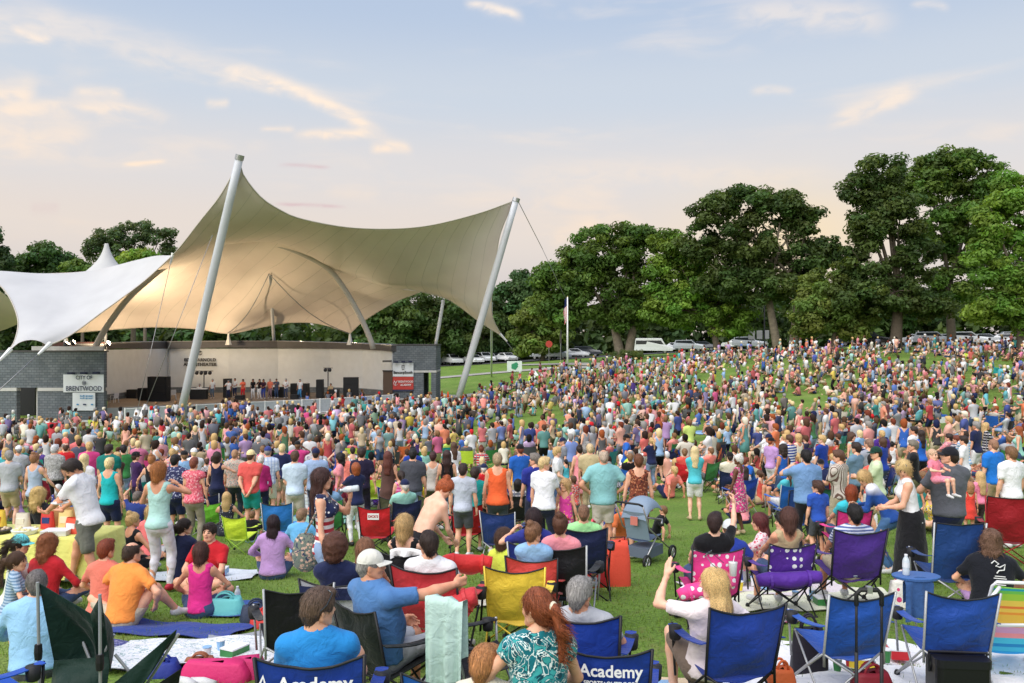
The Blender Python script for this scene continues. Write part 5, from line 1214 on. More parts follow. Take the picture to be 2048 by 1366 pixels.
# ------------------------------------------------------------------ folding chairs
_CH = {}
def cloth_grid(fn, nu, nv, th=0.006):
 """a sheet with two faces"""
 G = np.array([[fn(u, v) for v in np.linspace(0, 1, nv)] for u in np.linspace(0, 1, nu)])
 du = np.gradient(G, axis=0); dv = np.gradient(G, axis=1); N = np.cross(du, dv); N /= np.maximum(np.linalg.norm(N, axis=2), 1e-9)[...,None]
 b = MB(); b.grid(G); H = G-N*th; b.grid(H[::-1])
 a, c = nu, nv; e = [(i, 0) for i in range(a)]+[(a-1, j) for j in range(1, c)]+[(i, c-1) for i in range(a-2, -1, -1)]+[(0, j) for j in range(c-2, 0, -1)]
 top = [tuple(G[i, j]) for i, j in e]; bot = [tuple(H[i, j]) for i, j in e]; n = len(e)
 b.add(top+bot, [(k, n+k, n+(k+1) % n, (k+1) % n) for k in range(n)]); return b
def chair_parts(style, seed):
 if (style, seed) in _CH: return _CH[(style, seed)]
 q = random.Random(seed*7+1); ph = [q.uniform(0, 6.28) for _ in range(6)]; D = []
 wr = lambda u, v: 0.012*math.sin(u*9+v*5+ph[0])+0.009*math.sin(v*13-u*6+ph[1])+0.005*math.sin(u*23+ph[2])*v
 hb = {'quad':0.92,'high':1.04,'low':0.70}[style]; mid = {'quad':0.06,'high':0.02,'low':0.03}[style]
 def back(u, v):
  x = (u*2-1); e = 1-x*x; w = 0.255+0.028*v
  if style == 'high': w = 0.27-0.03*max(0, v-0.6)
  return (x*w, -0.20-0.145*v-0.055*e*math.sin(math.pi*min(v*1.1, 1))+wr(u, v)*e, 0.37+(hb-0.37)*v-mid*e*v-0.02*q.random()*0)
 def seat(u, v):
  x = (u*2-1); e = 1-x*x; return (x*(0.25+0.025*v), -0.20+0.45*v, 0.37+0.09*v-0.05*e*math.sin(math.pi*(0.25+0.6*v))+wr(v, u)*e*0.8)
 D.append(('backrest', cloth_grid(back, 15, 12).mesh('backrest', True), 0)); D.append(('seat', cloth_grid(seat, 13, 11).mesh('seat', True), 0))
 hem = MB(); hem.tube([back(u, 1.0) for u in np.linspace(0, 1, 15)], 0.008, 5); hem.tube([back(0, v) for v in np.linspace(0, 1, 9)], 0.007, 5); hem.tube([back(1, v) for v in np.linspace(0, 1, 9)], 0.007, 5)
 D.append(('piping', hem.mesh('piping', True), 2))
 for s in (-1, 1):
  def arm_(u, v, s=s): return (s*(0.285+0.045*u+(v-0.5)*0.075), -0.275+0.535*u, 0.655-0.03*u-0.03*math.sin(math.pi*u)-0.01*abs(v-0.5))
  D.append(('armrest', cloth_grid(arm_, 9, 4, 0.008).mesh('armrest', True), 0))
  cx, cy, cz = s*0.335, 0.19, 0.625
  cup = MB(); cup.lathe([(0.050,0.0),(0.044,-0.09),(0.036,-0.10)], 12, (cx, cy, cz)); D.append(('cup_holder', cup.mesh('cup_holder', True), 2))
  t = MB(); t.tube([(s*0.262,-0.225,0.30),(s*0.262,-0.222,0.42),(s*0.287,-0.352,hb+0.005)], 0.0105, 7); D.append(('back_post', t.mesh('back_post', True), 1))
  t = MB(); t.tube([(s*0.305,0.265,0.22),(s*0.332,0.262,0.63)], 0.0105, 7); D.append(('arm_post', t.mesh('arm_post', True), 1))
 ft = {(sx, sy): (sx*0.31, sy*0.27, 0.015) for sx in (-1,1) for sy in (-1,1)}; tp = {(sx, -1): (sx*0.262,-0.215,0.40) for sx in (-1,1)}; tp.update({(sx, 1): (sx*0.285,0.255,0.45) for sx in (-1,1)})
 for a, c in (((-1,-1),(1,-1)),((1,-1),(-1,-1)),((-1,1),(1,1)),((1,1),(-1,1)),((-1,-1),(-1,1)),((-1,1),(-1,-1)),((1,-1),(1,1)),((1,1),(1,-1))):
  t = MB(); o = 0.009*(1 if a < c else -1); A, C = np.array(ft[a]), np.array(tp[c]); off = np.array([0,o,0]) if a[1] == c[1] else np.array([o,0,0])
  t.tube([tuple(A+off), tuple(C+off)], 0.0095, 7); D.append(('leg', t.mesh('leg', True), 1))
 for k, f in ft.items():
  t = MB(); t.lathe([(0.024,-0.02),(0.026,0.012),(0.014,0.035)], 8, f); D.append(('foot', t.mesh('foot'), 2))
 _CH[(style, seed)] = D; return D
M_FRAME = mat('chair_frame', None, 0.35, objcol=True, metal=0.35)
M_TRIM = mat('chair_trim', (0.014,0.014,0.017), 0.6)
M_NYLON = cloth_mat('nylon', None, rough=0.55)
BLK, SIL = (0.018,0.018,0.020), (0.40,0.41,0.42)
def chair(label, loc, rz, col, frame=BLK, style='quad', seed=1, m=None, scale=1.0, group='folding camp chairs on the lawn', seat_col=None, seat_m=None, trim=None, arms=True, full=True):
 r = empty('folding_chair', loc, rz); r.scale = (scale,)*3; tag(r, label, 'folding chair', group)
 for nm, me, k in chair_parts(style, seed):
  if not arms and nm in ('armrest','cup_holder','arm_post'): continue
  if not full and nm in ('foot','piping','cup_holder'): continue
  mm = (M_NYLON, M_FRAME, M_TRIM)[k]
  if k == 0 and m is not None: mm = m
  if nm == 'seat' and seat_m is not None: mm = seat_m
  o = bpy.data.objects.new(nm, me); COL.objects.link(o); o.parent = r
  if not me.materials: me.materials.append(M_NYLON if k == 0 else mm)
  if me.materials[0] is not mm: o.material_slots[0].link = 'OBJECT'; o.material_slots[0].material = mm
  o.color = (*((seat_col or col) if nm == 'seat' else col if k == 0 else frame), 1)
 return r
def text_on(parent, s, size, at, m=M_WHITE, tilt=0.0, rz=0.0, off=0.0, sx=1.0, name='lettering', bend=0.0):
 """flat print on the back of something; seen from -Y of the parent"""
 me = text_mesh(s, size, 0.0008, off); n = len(me.vertices); co = np.empty(n*3, np.float32); me.vertices.foreach_get('co', co); co = co.reshape(-1, 3)
 co[:,2] += 0;
 if bend: co[:,2] -= bend*co[:,0]**2          # follows the sag of the cloth
 me.vertices.foreach_set('co', co.ravel()); o = link(name, me, m); o.parent = parent
 o.matrix_local = Matrix.Translation(at) @ Matrix.Rotation(rz, 4, 'Z') @ Matrix.Rotation(R(90)+tilt, 4, 'X') @ Matrix.Diagonal((sx,1,1,1)); return o
def spot(px, Y, dz=0.0):
 p = on_ground(px, Y); p.z += dz; return p
NAVY, ROYAL, BLUE, SKY, TEAL, MINT = hx(30,38,74), hx(28,60,150), hx(36,96,184), hx(142,182,222), hx(30,140,134), hx(150,205,190)
RED, CORAL, ORANGE, YELLOW, LIME, GREEN, DKGREEN = hx(200,36,44), hx(226,92,80), hx(238,120,50), hx(236,206,60), hx(196,222,70), hx(60,130,70), hx(22,54,44)
PINK, HOT, PURPLE, LILAC, WINE, BROWN, TAN, KHAKI = hx(240,150,160), hx(224,44,130), hx(74,40,130), hx(190,150,205), hx(128,24,46), hx(84,62,52), hx(186,164,128), hx(190,178,150)
WHITE, CREAM, LGREY, GREY, DGREY, BLACK, DENIM, LDENIM, OLIVE = hx(232,232,234), hx(226,218,196), hx(178,180,186), hx(128,132,140), hx(78,80,86), hx(24,24,28), hx(62,82,118), hx(140,164,196), hx(92,92,62)
DOTW = cloth_mat('dotted_nylon', 'dots', (0.8,0.8,0.8), rough=0.55)
def blanket(name, label, px, Y, w, d, rz, m, col, lift=0.03, cat='blanket', nu=24, nv=18, amp=0.012, seed=0):
 c = on_ground(px, Y); ca, sa = math.cos(rz), math.sin(rz); G = []
 q = random.Random(seed); ph = [q.uniform(0,6.28) for _ in range(5)]
 us, vs = np.linspace(-0.5, 0.5, nu), np.linspace(-0.5, 0.5, nv)
 X, Y_ = np.meshgrid(us*w, vs*d, indexing='ij'); edge = 1+0.03*np.sin(Y_*7+ph[0]); X = X*edge; Y_ = Y_*(1+0.03*np.sin(X*6+ph[1]))
 wx, wy = c.x+X*ca-Y_*sa, c.y+X*sa+Y_*ca
 z = GZ(wx, wy)+lift+amp*np.sin(X*9+Y_*4+ph[2])+amp*0.8*np.sin(Y_*13-X*5+ph[3])
 b = MB(); G = np.stack([wx-c.x, wy-c.y, z-c.z], -1); b.grid(G); H = G-np.array([0,0,0.006]); b.grid(H[::-1])
 o = build(name, b, m, None, col, True); o.location = c; tag(o, label, cat, 'blankets spread on the lawn'); return o
# ------------------------------------------------------------------ the people and things nearest the camera
def solveY(px, py, H, y0=3.6, y1=18.0):
 """distance at which something H tall on the ground shows its top at photo row py"""
 Y = np.arange(y0, y1, 0.05); f = 683-FP*(GZ((px-1024)/FP*Y, Y)+H)/Y-py
 s = np.where(np.sign(f[:-1]) != np.sign(f[1:]))[0]; return float(Y[s[0]]) if len(s) else float(Y[np.abs(f).argmin()])
HERO = []
def H(label, px, Y, rz, pose=None, scale=1.0, top_py=None, **k):
 pose = dict(pose or {}); b = pose.get('base', 'stand')
 if Y is None: Y = solveY(px, top_py, {'chair':1.31,'ground':0.93,'knees':0.93,'stand':1.73}[b]*scale)
 HERO.append(((px-1024)/FP*Y, Y, 0.45 if b == 'stand' else 0.6)); k.setdefault('res', 'near' if Y < 8 else 'hi' if Y < 15.2 else 'mid')
 return (*person(label, spot(px, Y), R(rz), pose, scale=scale, **k), Y)
def C(label, px, Y, rz, col, top_py=None, scale=1.0, hb=0.9, **k):
 if Y is None: Y = solveY(px, top_py, hb*scale)+0.33*scale*math.cos(R(rz))
 HERO.append(((px-1024)/FP*Y, Y, 0.5)); return chair(label, spot(px, Y), R(rz), col, scale=scale, **k)
def seated(label, clabel, px, top_py, rz, col, pose=None, scale=1.0, Y=None, crz=None, ck=None, fwd=0.0, **k):
 p = dict(base='chair'); p.update(pose or {})
 if Y is None: Y = solveY(px, top_py, 1.31*scale)+0.14*math.cos(R(rz))
 s_, J, Y = H(label, px, Y, rz, p, scale, top_py, **k); a = R(crz if crz is not None else rz)
 c = C(clabel, px, Y, crz if crz is not None else rz, col, **(ck or {}))
 o = Vector((-math.sin(a), math.cos(a), 0)); s_.location += o*(-0.07+fwd); return s_, c, Y
def kid(s=1.0, **k): return {'hs': 1.0+0.32*(1-s)/0.4, **k}
# ---- row one, nearest
s_, c, Y = seated('man in a bright blue t-shirt with sunglasses pushed up on brown hair', 'royal blue chair with white store lettering under the man with sunglasses', 640, 1172, 4, ROYAL,
       dict(head=(-52,-4), aR=(0.20,0.20,0.50), kpR=(0.5,0.4,1), wR=(0.12,0.34,0.66), aL=(-0.2,0.45,0.085), lean=-4, w=0.98), Y=5.12, scale=0.99, top='tee', tc=hx(40,136,206), bottom='shorts', bc=NAVY, hair='short', hc=hx(92,72,60), skin=0, ck=dict(scale=1.06, seed=3))
def logo(c, y=-0.392, z=0.79, size=0.10, x=0.03):
 text_on(c, 'Academy', size, (x, y, z), M_WHITE, tilt=-0.20, off=0.002, sx=1.05, bend=0.75)
 text_on(c, 'SPORTS+OUTDOORS', size*0.33, (x+0.0, y-0.004, z-size*0.72), M_WHITE, tilt=-0.20, off=0.001, sx=1.05, bend=0.75)
 b = MB(); s0 = size
 b.tube([(-0.40*s0,0,-0.5*s0),(0.05*s0,0,0.55*s0),(0.32*s0,0,-0.45*s0)], 0.10*s0, 4); b.tube([(-0.55*s0,0,0.05*s0),(-0.1*s0,0,0.12*s0),(0.55*s0,0,-0.05*s0),(0.55*s0,0,-0.45*s0),(0.2*s0,0,-0.52*s0)], 0.07*s0, 4)
 me = b.mesh('emblem'); o = link('emblem', me, M_WHITE, c); o.matrix_local = Matrix.Translation((x-size*2.72, y+0.012, z-0.01)) @ Matrix.Rotation(-0.20, 4, 'X') @ Matrix.Diagonal((1,0.05,1,1))
logo(c)
def sunglasses(r, J, up=True):
 b = MB(); y, z = (0.055, 0.098) if up else (0.098, 0.005)
 for s in (-1, 1):
  b.lathe([(0.024,-0.003),(0.024,0.003)], 10, M=np.array(Matrix.Rotation(R(-50 if up else 90), 3, 'X')), c=(s*0.031, y, z)); b.tube([(s*0.055,y,z),(s*0.084,y-0.05,z-0.055 if up else z),(s*0.082,y-0.09,z-0.085 if up else z-0.01)], 0.003, 5)
 b.tube([(-0.010,y+0.003,z+0.003),(0.010,y+0.003,z+0.003)], 0.003, 5)
 o = build('sunglasses', b, mat('lens_dark', (0.03,0.04,0.05), 0.12, spec=0.8), r); M = Matrix(J['H']).to_4x4(); M.translation = Vector(J['head']); o.matrix_local = M
 return o
sunglasses(s_, rig(dict(base='chair', head=(-52,-4), lean=-6, w=1.12)))
c = C('royal blue chair with white store lettering behind the ponytailed woman', 1211, None, -6, ROYAL, top_py=1291, scale=0.98, seed=4, hb=0.89); logo(c)
pp = dict(base='chair', sex='f', head=(38,-2), lean=2, wL=(-0.30,0.28,0.62))
s_, J, Y = H('woman with a long red ponytail in a teal paisley blouse', 1078, 4.85, 8, pp, 1.0, top='loose', tc=hx(22,110,122), bottom='jeans', bc=NAVY, hair='pony', hc=hx(140,74,44), skin=0, pat=cloth_mat('paisley_teal','paisley',hx(10,70,84),hx(60,160,160)))
b = MB(); b.lathe([(0.024,-0.012),(0.033,0.0),(0.024,0.012)], 12, M=np.array(Matrix.Rotation(R(80), 3, 'X'))); o = build('hair_tie', b, mat('hair_tie', (0.75,0.68,0.5), 0.6), s_); M = Matrix(J['H']).to_4x4(); M.translation = Vector(J['head'])+Vector(J['H'] @ v3(0,-0.125,0.028)); o.matrix_local = M
C('navy chair hidden under the ponytailed woman', 1080, 4.72, 8, NAVY, scale=0.8, seed=2)
H('small boy with short sandy hair at the bottom edge of the view', 972, 5.0, -5, kid(0.74, base='chair', head=(-25,-6)), 0.74, top='tee', tc=CREAM, bottom='shorts', bc=DENIM, hair='short', hc=hx(176,120,74), skin=3)
C('blue chair whose top edge shows beside the small sandy haired boy', 905, None, -8, BLUE, top_py=1346, scale=0.86, seed=5)
s_, c, Y = seated('older man in a cream cap and blue t-shirt stretching his arm out', 'black camp chair under the man in the cream cap', 778, 1097, -44, hx(16,24,24), dict(head=(-38,0), wR=(0.38,0.43,1.00), eR=(0.3,-0.6,-0.8), wL=(-0.15,0.36,0.62), w=1.25, belly=0.05, lean=-10, aw=1.15), Y=6.6, top='tee', tc=hx(80,124,178), bottom='shorts', bc=LGREY, hair='buzz', hc='grey', cap=hx(216,214,204), skin=1, ck=dict(seed=2))
C('empty black chair with a mint towel over its corner', 960, None, -68, BLACK, top_py=1203, scale=0.98, frame=SIL, seed=6)
C('empty black chair left of the man with sunglasses', 590, None, 20, BLACK, top_py=1168, frame=SIL, seed=7)
def towel(label, px, Y, z_top, w, drop, rz, col, m=None, seed=0, cat='towel', thick=0.05):
 """cloth hung over an edge: front fall, fold, back fall"""
 q = random.Random(seed); ph = [q.uniform(0,6.28) for _ in range(4)]; x = (px-1024)/FP*Y; r0 = Vector((x, Y, z_top)); G = []
 for u in np.linspace(-0.5, 0.5, 17):
  row = []
  for t in np.linspace(0, 1, 22):
   s = t*(drop*1.55+0.06); f = 0.034*math.sin(u*16+ph[0])+0.016*math.sin(u*33+ph[1])
   if s < drop: yy, zz = -thick/2-f*(1-s/drop)-0.01, s-drop
   elif s < drop+0.06: a = (s-drop)/0.06*math.pi; yy, zz = -thick/2*math.cos(a)-0.01*math.cos(a), 0.02*math.sin(a)
   else: yy, zz = thick/2+f*0.6+0.01, -(s-drop-0.06)
   row.append((u*w*(1+0.16*(1-t)*math.cos(ph[2]+u*4)), yy, zz-0.05*abs(u)*(1+math.sin(ph[3]+u*6))))
  G.append(row)
 b = MB(); G = np.array(G); b.grid(G); b.grid(G[::-1]+np.array([0,0.004,0.003])); o = build(cat, b, m or M_CLOTH, None, col, True); o.location = r0; o.rotation_euler = (0,0,R(rz)); tag(o, label, cat); return o
towel('pale mint towel hanging over the black chair by the outstretched arm', 892, 6.05, -1.82, 0.30, 0.74, -20, hx(186,214,204), seed=2)
seated('grey haired man with glasses slouched in a blue chair', 'blue chair holding the slouched grey haired man', 1162, 1157, -10, ROYAL, dict(head=(-22,-6), lean=-24, pel=(0,0.14,0.42)), Y=6.15, top='polo', tc=LGREY, bottom='shorts', bc=KHAKI, hair='short', hc=hx(150,146,142), skin=1, ck=dict(seed=8, scale=1.06))
s_, c, Y = seated('blond woman with a raised hand and sunglasses on her head', 'big blue chair holding the blond woman with the raised hand', 1418, 1158, 10, ROYAL, dict(sex='f', head=(48,-3), wL=(-0.26,0.28,1.04), eL=(-1,0.1,-0.7), handL=(0.25,0.35,0.9), palmL=(1,0.4,0), gripL='flat', wR=(0.28,0.2,0.66), lean=-16, pel=(0,0.12,0.38)), Y=6.5, top='tee', tc=hx(240,226,228), bottom='shorts', bc=hx(120,104,92), hair='wavy', hc=hx(224,188,126), skin=3, ck=dict(seed=9, scale=1.03))
c.location.x += 0.14
sunglasses(s_, rig(dict(base='chair', sex='f', head=(48,-3), lean=-8)))
# ---- left group on the grass
H('grey haired man in a light blue shirt sitting behind the dark green chair', 68, None, 12, dict(base='ground', head=(20,0), w=1.2), top_py=1142, top='long', tc=hx(150,196,232), bottom='pants', bc=DGREY, hair='short', hc=hx(112,106,104), skin=0)
H('little girl with a brown ponytail and white bow in a striped top', 22, None, -60, kid(0.82, base='ground', sex='f', head=(-20,0)), 0.82, top_py=1105, top='tee', tc=hx(170,190,210), bottom='shorts', bc=DENIM, hair='pony', hc='brown', pat=cloth_mat('stripe_grey','stripes',c2=hx(110,140,170),scale=1.6))
H('woman in a turquoise cap at the left edge of the view', 26, None, -70, dict(base='ground', sex='f', head=(-15,-5)), top_py=1066, top='tee', tc=hx(220,222,214), bottom='capri', bc=LGREY, hair='pony', hc='dark brown', cap=hx(110,208,214))
H('woman with long auburn curls in a red shirt sitting by the table', 88, None, -12, dict(base='ground', sex='f', head=(-15,0), w=1.15), top_py=1069, top='long', tc=hx(190,36,46), bottom='jeans', bc=DENIM, hair='curly', hc=hx(146,86,52))
H('woman with short red hair in a coral shirt beside the orange polo', 204, None, -10, dict(base='ground', sex='f', head=(-12,0)), top_py=1078, top='tee', tc=hx(224,122,104), bottom='shorts', bc=TAN, hair='short', hc=hx(132,62,38))
H('balding man in an orange polo with one knee raised', 244, None, -22, dict(base='knees', head=(-10,3), aR=(0.30,0.50,0.085), aL=(-0.25,0.35,0.085), kpL=(-1,0.2,0.4), wR=(0.30,0.18,0.22), wL=(-0.25,0.25,0.25), w=1.15, lean=16), top_py=1084, top='polo', tc=hx(246,148,70), bottom='shorts', bc=hx(184,172,152), hair='balding', hc=hx(70,52,42), skin=0)
H('girl with a brown bob in a hot pink tank top on the white blanket', 400, None, 4, dict(base='ground', sex='f', head=(0,-4), wL=(-0.22,0.25,0.2), lean=4), 0.93, top_py=1084, top='tank', tc=hx(226,52,140), bottom='shorts', bc=DENIM, hair='bob', hc=hx(84,52,44), skin=1)
H('woman with a blond updo in a sleeveless black top', 258, None, -25, dict(base='ground', sex='f', head=(-25,0)), top_py=1024, top='tank', tc=BLACK, bottom='pants', bc=BLACK, hair='bun', hc='blond', skin=1)
H('woman in a navy shirt with dark hair tied low beside the white trousers', 362, None, -15, dict(base='ground', sex='f', head=(-40,0), w=1.1), top_py=1036, top='tee', tc=hx(28,34,66), bottom='pants', bc=NAVY, hair='pony', hc='dark brown')
H('dark haired man in a red polo sitting cross-legged and facing the camera', 424, 11.3, 172, dict(base='ground', head=(2,4), wL=(-0.1,0.40,0.26), wR=(0.12,0.38,0.26)), 1.03, top='polo', tc=hx(196,34,44), bottom='shorts', bc=KHAKI, hair='short', hc='dark brown', skin=0)
H('man in white polo and grey shorts bending over the table', 178, 11.2, 78, dict(lean=20, head=(62,-38), wL=(-0.12,0.52,1.02), wR=(0.10,0.50,1.0), eL=(-0.5,-0.3,-1), eR=(0.5,-0.3,-1), handL=(0,1,0.1), handR=(0,1,0.1), palmL=(0,0,1), palmR=(0,0,1), aR=(0.12,0.34,0.16), kpR=(0.3,1,0.2), aL=(-0.10,-0.24,0.085)), 1.05, top='polo', tc=WHITE, bottom='shorts', bc=hx(112,114,104), hair='short', hc=hx(52,42,38), skin=1, fc=DGREY)
H('woman with auburn bob in a mint halter top and white trousers', 318, 11.35, -4, dict(sex='f', head=(-20,0), wR=(0.12,0.24,1.42), eR=(1,-0.2,-0.6), wL=(-0.10,0.26,1.2), eL=(-1,-0.3,-0.6), aL=(-0.10,-0.02,0.085), aR=(0.14,0.02,0.085)), top='camisole', tc=hx(172,212,204), bottom='capri', bc=hx(226,224,232), hair='bob', hc=hx(176,112,62), skin=1, fc=hx(180,40,60))
H('grey haired man in a blue polo sitting with his arm raised', 270, None, -8, dict(base='ground', head=(-5,-8), wL=(-0.22,0.20,0.98), eL=(-1,0,-0.5), handL=(0,0.1,1), gripL='flat'), top_py=962, top='polo', tc=hx(44,62,130), bottom='shorts', bc=KHAKI, hair='short', hc=hx(112,100,94), skin=0)
H('blond woman in a coral top sitting beside the blue polo', 298, 14.2, -8, dict(base='ground', sex='f'), top='tee', tc=hx(236,120,120), bottom='shorts', bc=WHITE, hair='bob', hc='blond')
H('woman with long wavy blond hair in a dark dotted dress', 452, None, 6, dict(base='ground', sex='f'), top_py=972, top='dress', tc=hx(46,48,60), bottom='shorts', bc=hx(46,48,60), hair='wavy', hc='blond', pat=cloth_mat('dots_dark','dots',(0.5,0.5,0.52),scale=2.4))
H('woman with dark hair in a lilac shirt sitting on the grass', 545, None, 4, dict(base='ground', sex='f', w=1.15), top_py=1030, top='long', tc=LILAC, bottom='jeans', bc=DENIM, hair='long', hc=hx(44,26,32))
H('boy in a pale blue hooded top wrapped round him', 600, None, -10, dict(base='ground', head=(-18,0)), 0.95, top_py=1017, top='long', tc=hx(106,176,226), bottom='shorts', bc=SKY, hair='short', hc=hx(150,118,92))
s_, J, Y = H('woman in a stars and stripes sleeveless top drinking from a bottle', 652, 9.1, -86, dict(sex='f', head=(8,2), wL=(-0.02,0.25,1.44), eL=(-0.2,0.8,-1), handL=(0.25,0.1,0.8), gripL='grip', palmL=(0.6,-0.6,0.5), wR=(0.24,0.04,0.84), lean=-4), 1.02, top='tank', tc=WHITE, bottom='shorts', bc=LDENIM, hair='long', hc=hx(66,38,34), skin=0, pat=cloth_mat('flag_top','flag'))
def bottle(label, at, rot=None, h=0.20, r=0.033, col=(0.75,0.82,0.85), capc=(0.8,0.8,0.82), band=(0.7,0.72,0.75), cat='bottle', group='drink bottles'):
 e = empty('bottle', at);
 if rot is not None: e.rotation_euler = rot
 tag(e, label, cat, group); b = MB(); b.lathe([(r*0.9,0),(r,0.01),(r,h*0.28),(r*0.93,h*0.32),(r,h*0.36),(r,h*0.68),(r*0.8,h*0.78),(r*0.4,h*0.9),(r*0.4,h*0.95)], 14)
 build('bottle_body', b, mat('clear_plastic', (0.75,0.82,0.86), 0.12, trans=0.35), e, smooth=True)
 b = MB(); b.lathe([(r*0.47,h*0.93),(r*0.47,h)], 10); build('bottle_cap', b, mat('bottle_cap', capc, 0.4), e)
 b = MB(); b.lathe([(r*1.02,h*0.38),(r*1.02,h*0.62)], 14, cap=False); build('paper_band', b, mat('bottle_band', band, 0.5), e); return e
hp = s_.matrix_basis @ (Vector(J['wL'])+Vector(J['dL'])*0.07)
bottle('clear water bottle at the lips of the woman in stars and stripes', hp+Vector((0.09,-0.03,0.02)), (0, R(-98), 0))
def shoulder_bag(label, r, J, col, m):
 e = empty('shoulder_bag', r.matrix_basis @ Vector((0.05,-0.20,0.86))); e.rotation_euler = r.rotation_euler; tag(e, label, 'bag')
 b = MB(); b.lathe([(0.05,-0.20),(0.13,-0.14),(0.15,0.0),(0.12,0.14),(0.07,0.20)], 14, M=np.diag([0.62,1.0,1.0])); build('bag_body', b, m, e, col, True)
 b = MB(); p = [(0.02,-0.02,0.18),(0.06,0.10,0.40),(0.10,0.20,0.57),(0.03,0.26,0.55),(-0.05,0.20,0.40)]; b.tube(p, 0.012, 6); build('strap', b, m, e, col, True)
shoulder_bag('floral cloth bag slung behind the woman in stars and stripes', s_, J, hx(110,120,110), cloth_mat('floral_bag','floral',hx(90,110,100),hx(200,170,150),hx(60,70,90),1.4))
# ---- flag chair, red chairs, yellow chair
FLAGC = cloth_mat('flag_nylon', None, rough=0.55)
s_, c, Y = seated('woman with a mop of brown curls in the flag coloured chair', 'white chair with a navy band and red wings like a flag', 688, 1066, -8, hx(206,208,216), dict(sex='f', head=(-10,0)), Y=7.7, top='tee', tc=NAVY, bottom='shorts', bc=DENIM, hair='afro', hc=hx(92,56,42), ck=dict(seed=10, seat_col=RED))
b = MB(); G = [[(u*0.28, -0.335-0.03*(1-u*u)-0.018, z) for z in (0.76,0.80,0.86)] for u in np.linspace(-1, 1, 9)]; b.grid(G); b.grid(np.array(G)[::-1]+np.array([0,0.01,0])); build('navy_band', b, M_NYLON, c, NAVY, True)
H('girl with straight light brown hair in a pale green top', 738, 8.35, -6, kid(0.9, base='chair', sex='f'), 0.88, top='tank', tc=hx(214,232,190), bottom='shorts', bc=DENIM, hair='long', hc=hx(134,92,66))
C('red and white folding chair behind the woman with brown curls', 742, 8.4, -20, RED, seed=3, scale=0.9)
seated('dark haired man in a white shirt in the big red chair', 'big red chair with a rolled cover over one side', 874, 1051, -14, hx(196,54,62), dict(head=(38,0)), Y=7.9, top='tee', tc=WHITE, bottom='shorts', bc=KHAKI, hair='short', hc='dark brown', ck=dict(seed=11, scale=1.1))
C('yellow chair with a loose cover standing among the red ones', 1034, None, -4, hx(240,206,70), top_py=1131, frame=hx(226,196,70), seed=12)
s_, c, Y = seated('blond bobbed woman with bare shoulders in the white edged black chair', 'black chair with a white towel along its top edge', 822, 1006, -12, BLACK, dict(sex='f', head=(-10,0)), Y=9.3, top='camisole', tc=BLACK, bottom='shorts', bc=DENIM, hair='bob', hc='blond', skin=3, ck=dict(seed=4))
towel('white towel folded over the top of the black chair', 822, 8.95, -2.20, 0.50, 0.06, -12, WHITE, seed=5, thick=0.02)
H('red haired woman with bare back leaning over beside the green chair', 842, 10.0, -50, dict(sex='f', lean=34, head=(-55,-38), wL=(-0.1,0.42,0.8), wR=(0.1,0.42,0.8), pel=(0,0,0.86), w=1.2), top='none', bottom='pants', bc=BLACK, hair='bun', hc=hx(172,86,46), skin=3)
seated('girl behind the red chair with a clip in her light brown hair', 'coral red chair with a black seam seen from behind', 1072, 1058, -10, hx(206,72,70), dict(sex='f', head=(-35,0)), Y=9.1, top='tee', tc=SKY, bottom='shorts', bc=DENIM, hair='bun', hc=hx(134,96,70), ck=dict(seed=13, scale=0.96), scale=0.95)
seated('woman with her brown hair up in the black chair', 'black chair with silver legs facing the lawn', 1128, 1014, -14, BLACK, dict(sex='f'), Y=9.3, top='tee', tc=PINK, bottom='shorts', bc=DENIM, hair='bun', hc=hx(96,62,46), ck=dict(seed=14, frame=SIL, scale=1.08))
H('girl in a lime yellow t-shirt with a brown bob', 1003, None, -30, kid(0.9, base='ground', sex='f', head=(-30,0)), 0.97, top_py=1058, top='tee', tc=hx(224,240,90), bottom='shorts', bc=DENIM, hair='bob', hc=hx(84,58,44))
seated('woman with very long dark hair in a royal blue top', 'royal blue chair under the woman with long dark hair', 1072, 990, -8, hx(36,52,130), dict(sex='f', head=(-4,0), wL=(-0.28,0.18,0.95), eL=(-1,0,-0.5)), Y=9.9, top='tee', tc=hx(44,52,132), bottom='shorts', bc=DENIM, hair='long', hc=hx(46,28,30), ck=dict(seed=15, frame=SIL))
seated('boy in a pale green shirt leaning back in a blue chair', 'blue sling chair beside the baldheaded man', 1168, 985, -6, NAVY, dict(), Y=11.0, top='tee', tc=hx(158,220,150), bottom='shorts', bc=DENIM, hair='buzz', hc=hx(120,86,64), scale=0.95, ck=dict(seed=16, scale=1.05))
C('red chair with a rolled up awning in front of it', 934, None, 4, RED, top_py=1006, seed=17)
C('empty dark blue chair right of the red awning chair', 1004, None, -12, hx(30,52,110), top_py=1020, seed=18, frame=SIL)
C('red chair with a white store patch on its back', 757, None, -4, RED, top_py=1010, seed=19)
C('olive green chair just behind the patched red one', 795, None, -8, hx(92,92,70), top_py=992, seed=20)
C('olive green chair beside the bare backed woman', 872, None, -10, hx(92,104,70), top_py=990, seed=21)
C('bright blue chair with silver frame on the open grass', 560, None, 6, hx(44,118,196), top_py=1003, frame=SIL, seed=22)
C('small lime green child chair beside the red polo', 482, None, -10, hx(204,226,60), top_py=1030, scale=0.78, seed=23, frame=hx(150,190,60))
C('green chair with silver legs left of the orange shirt', 425, None, 10, hx(126,206,66), top_py=965, scale=0.8, seed=24, frame=SIL)
c = C('navy chair with a white ball club monogram', 417, None, 8, NAVY, top_py=946, seed=25, frame=SIL); text_on(c, 'NY', 0.10, (0.0,-0.385,0.78), M_WHITE, tilt=-0.2, off=0.003, sx=0.8)
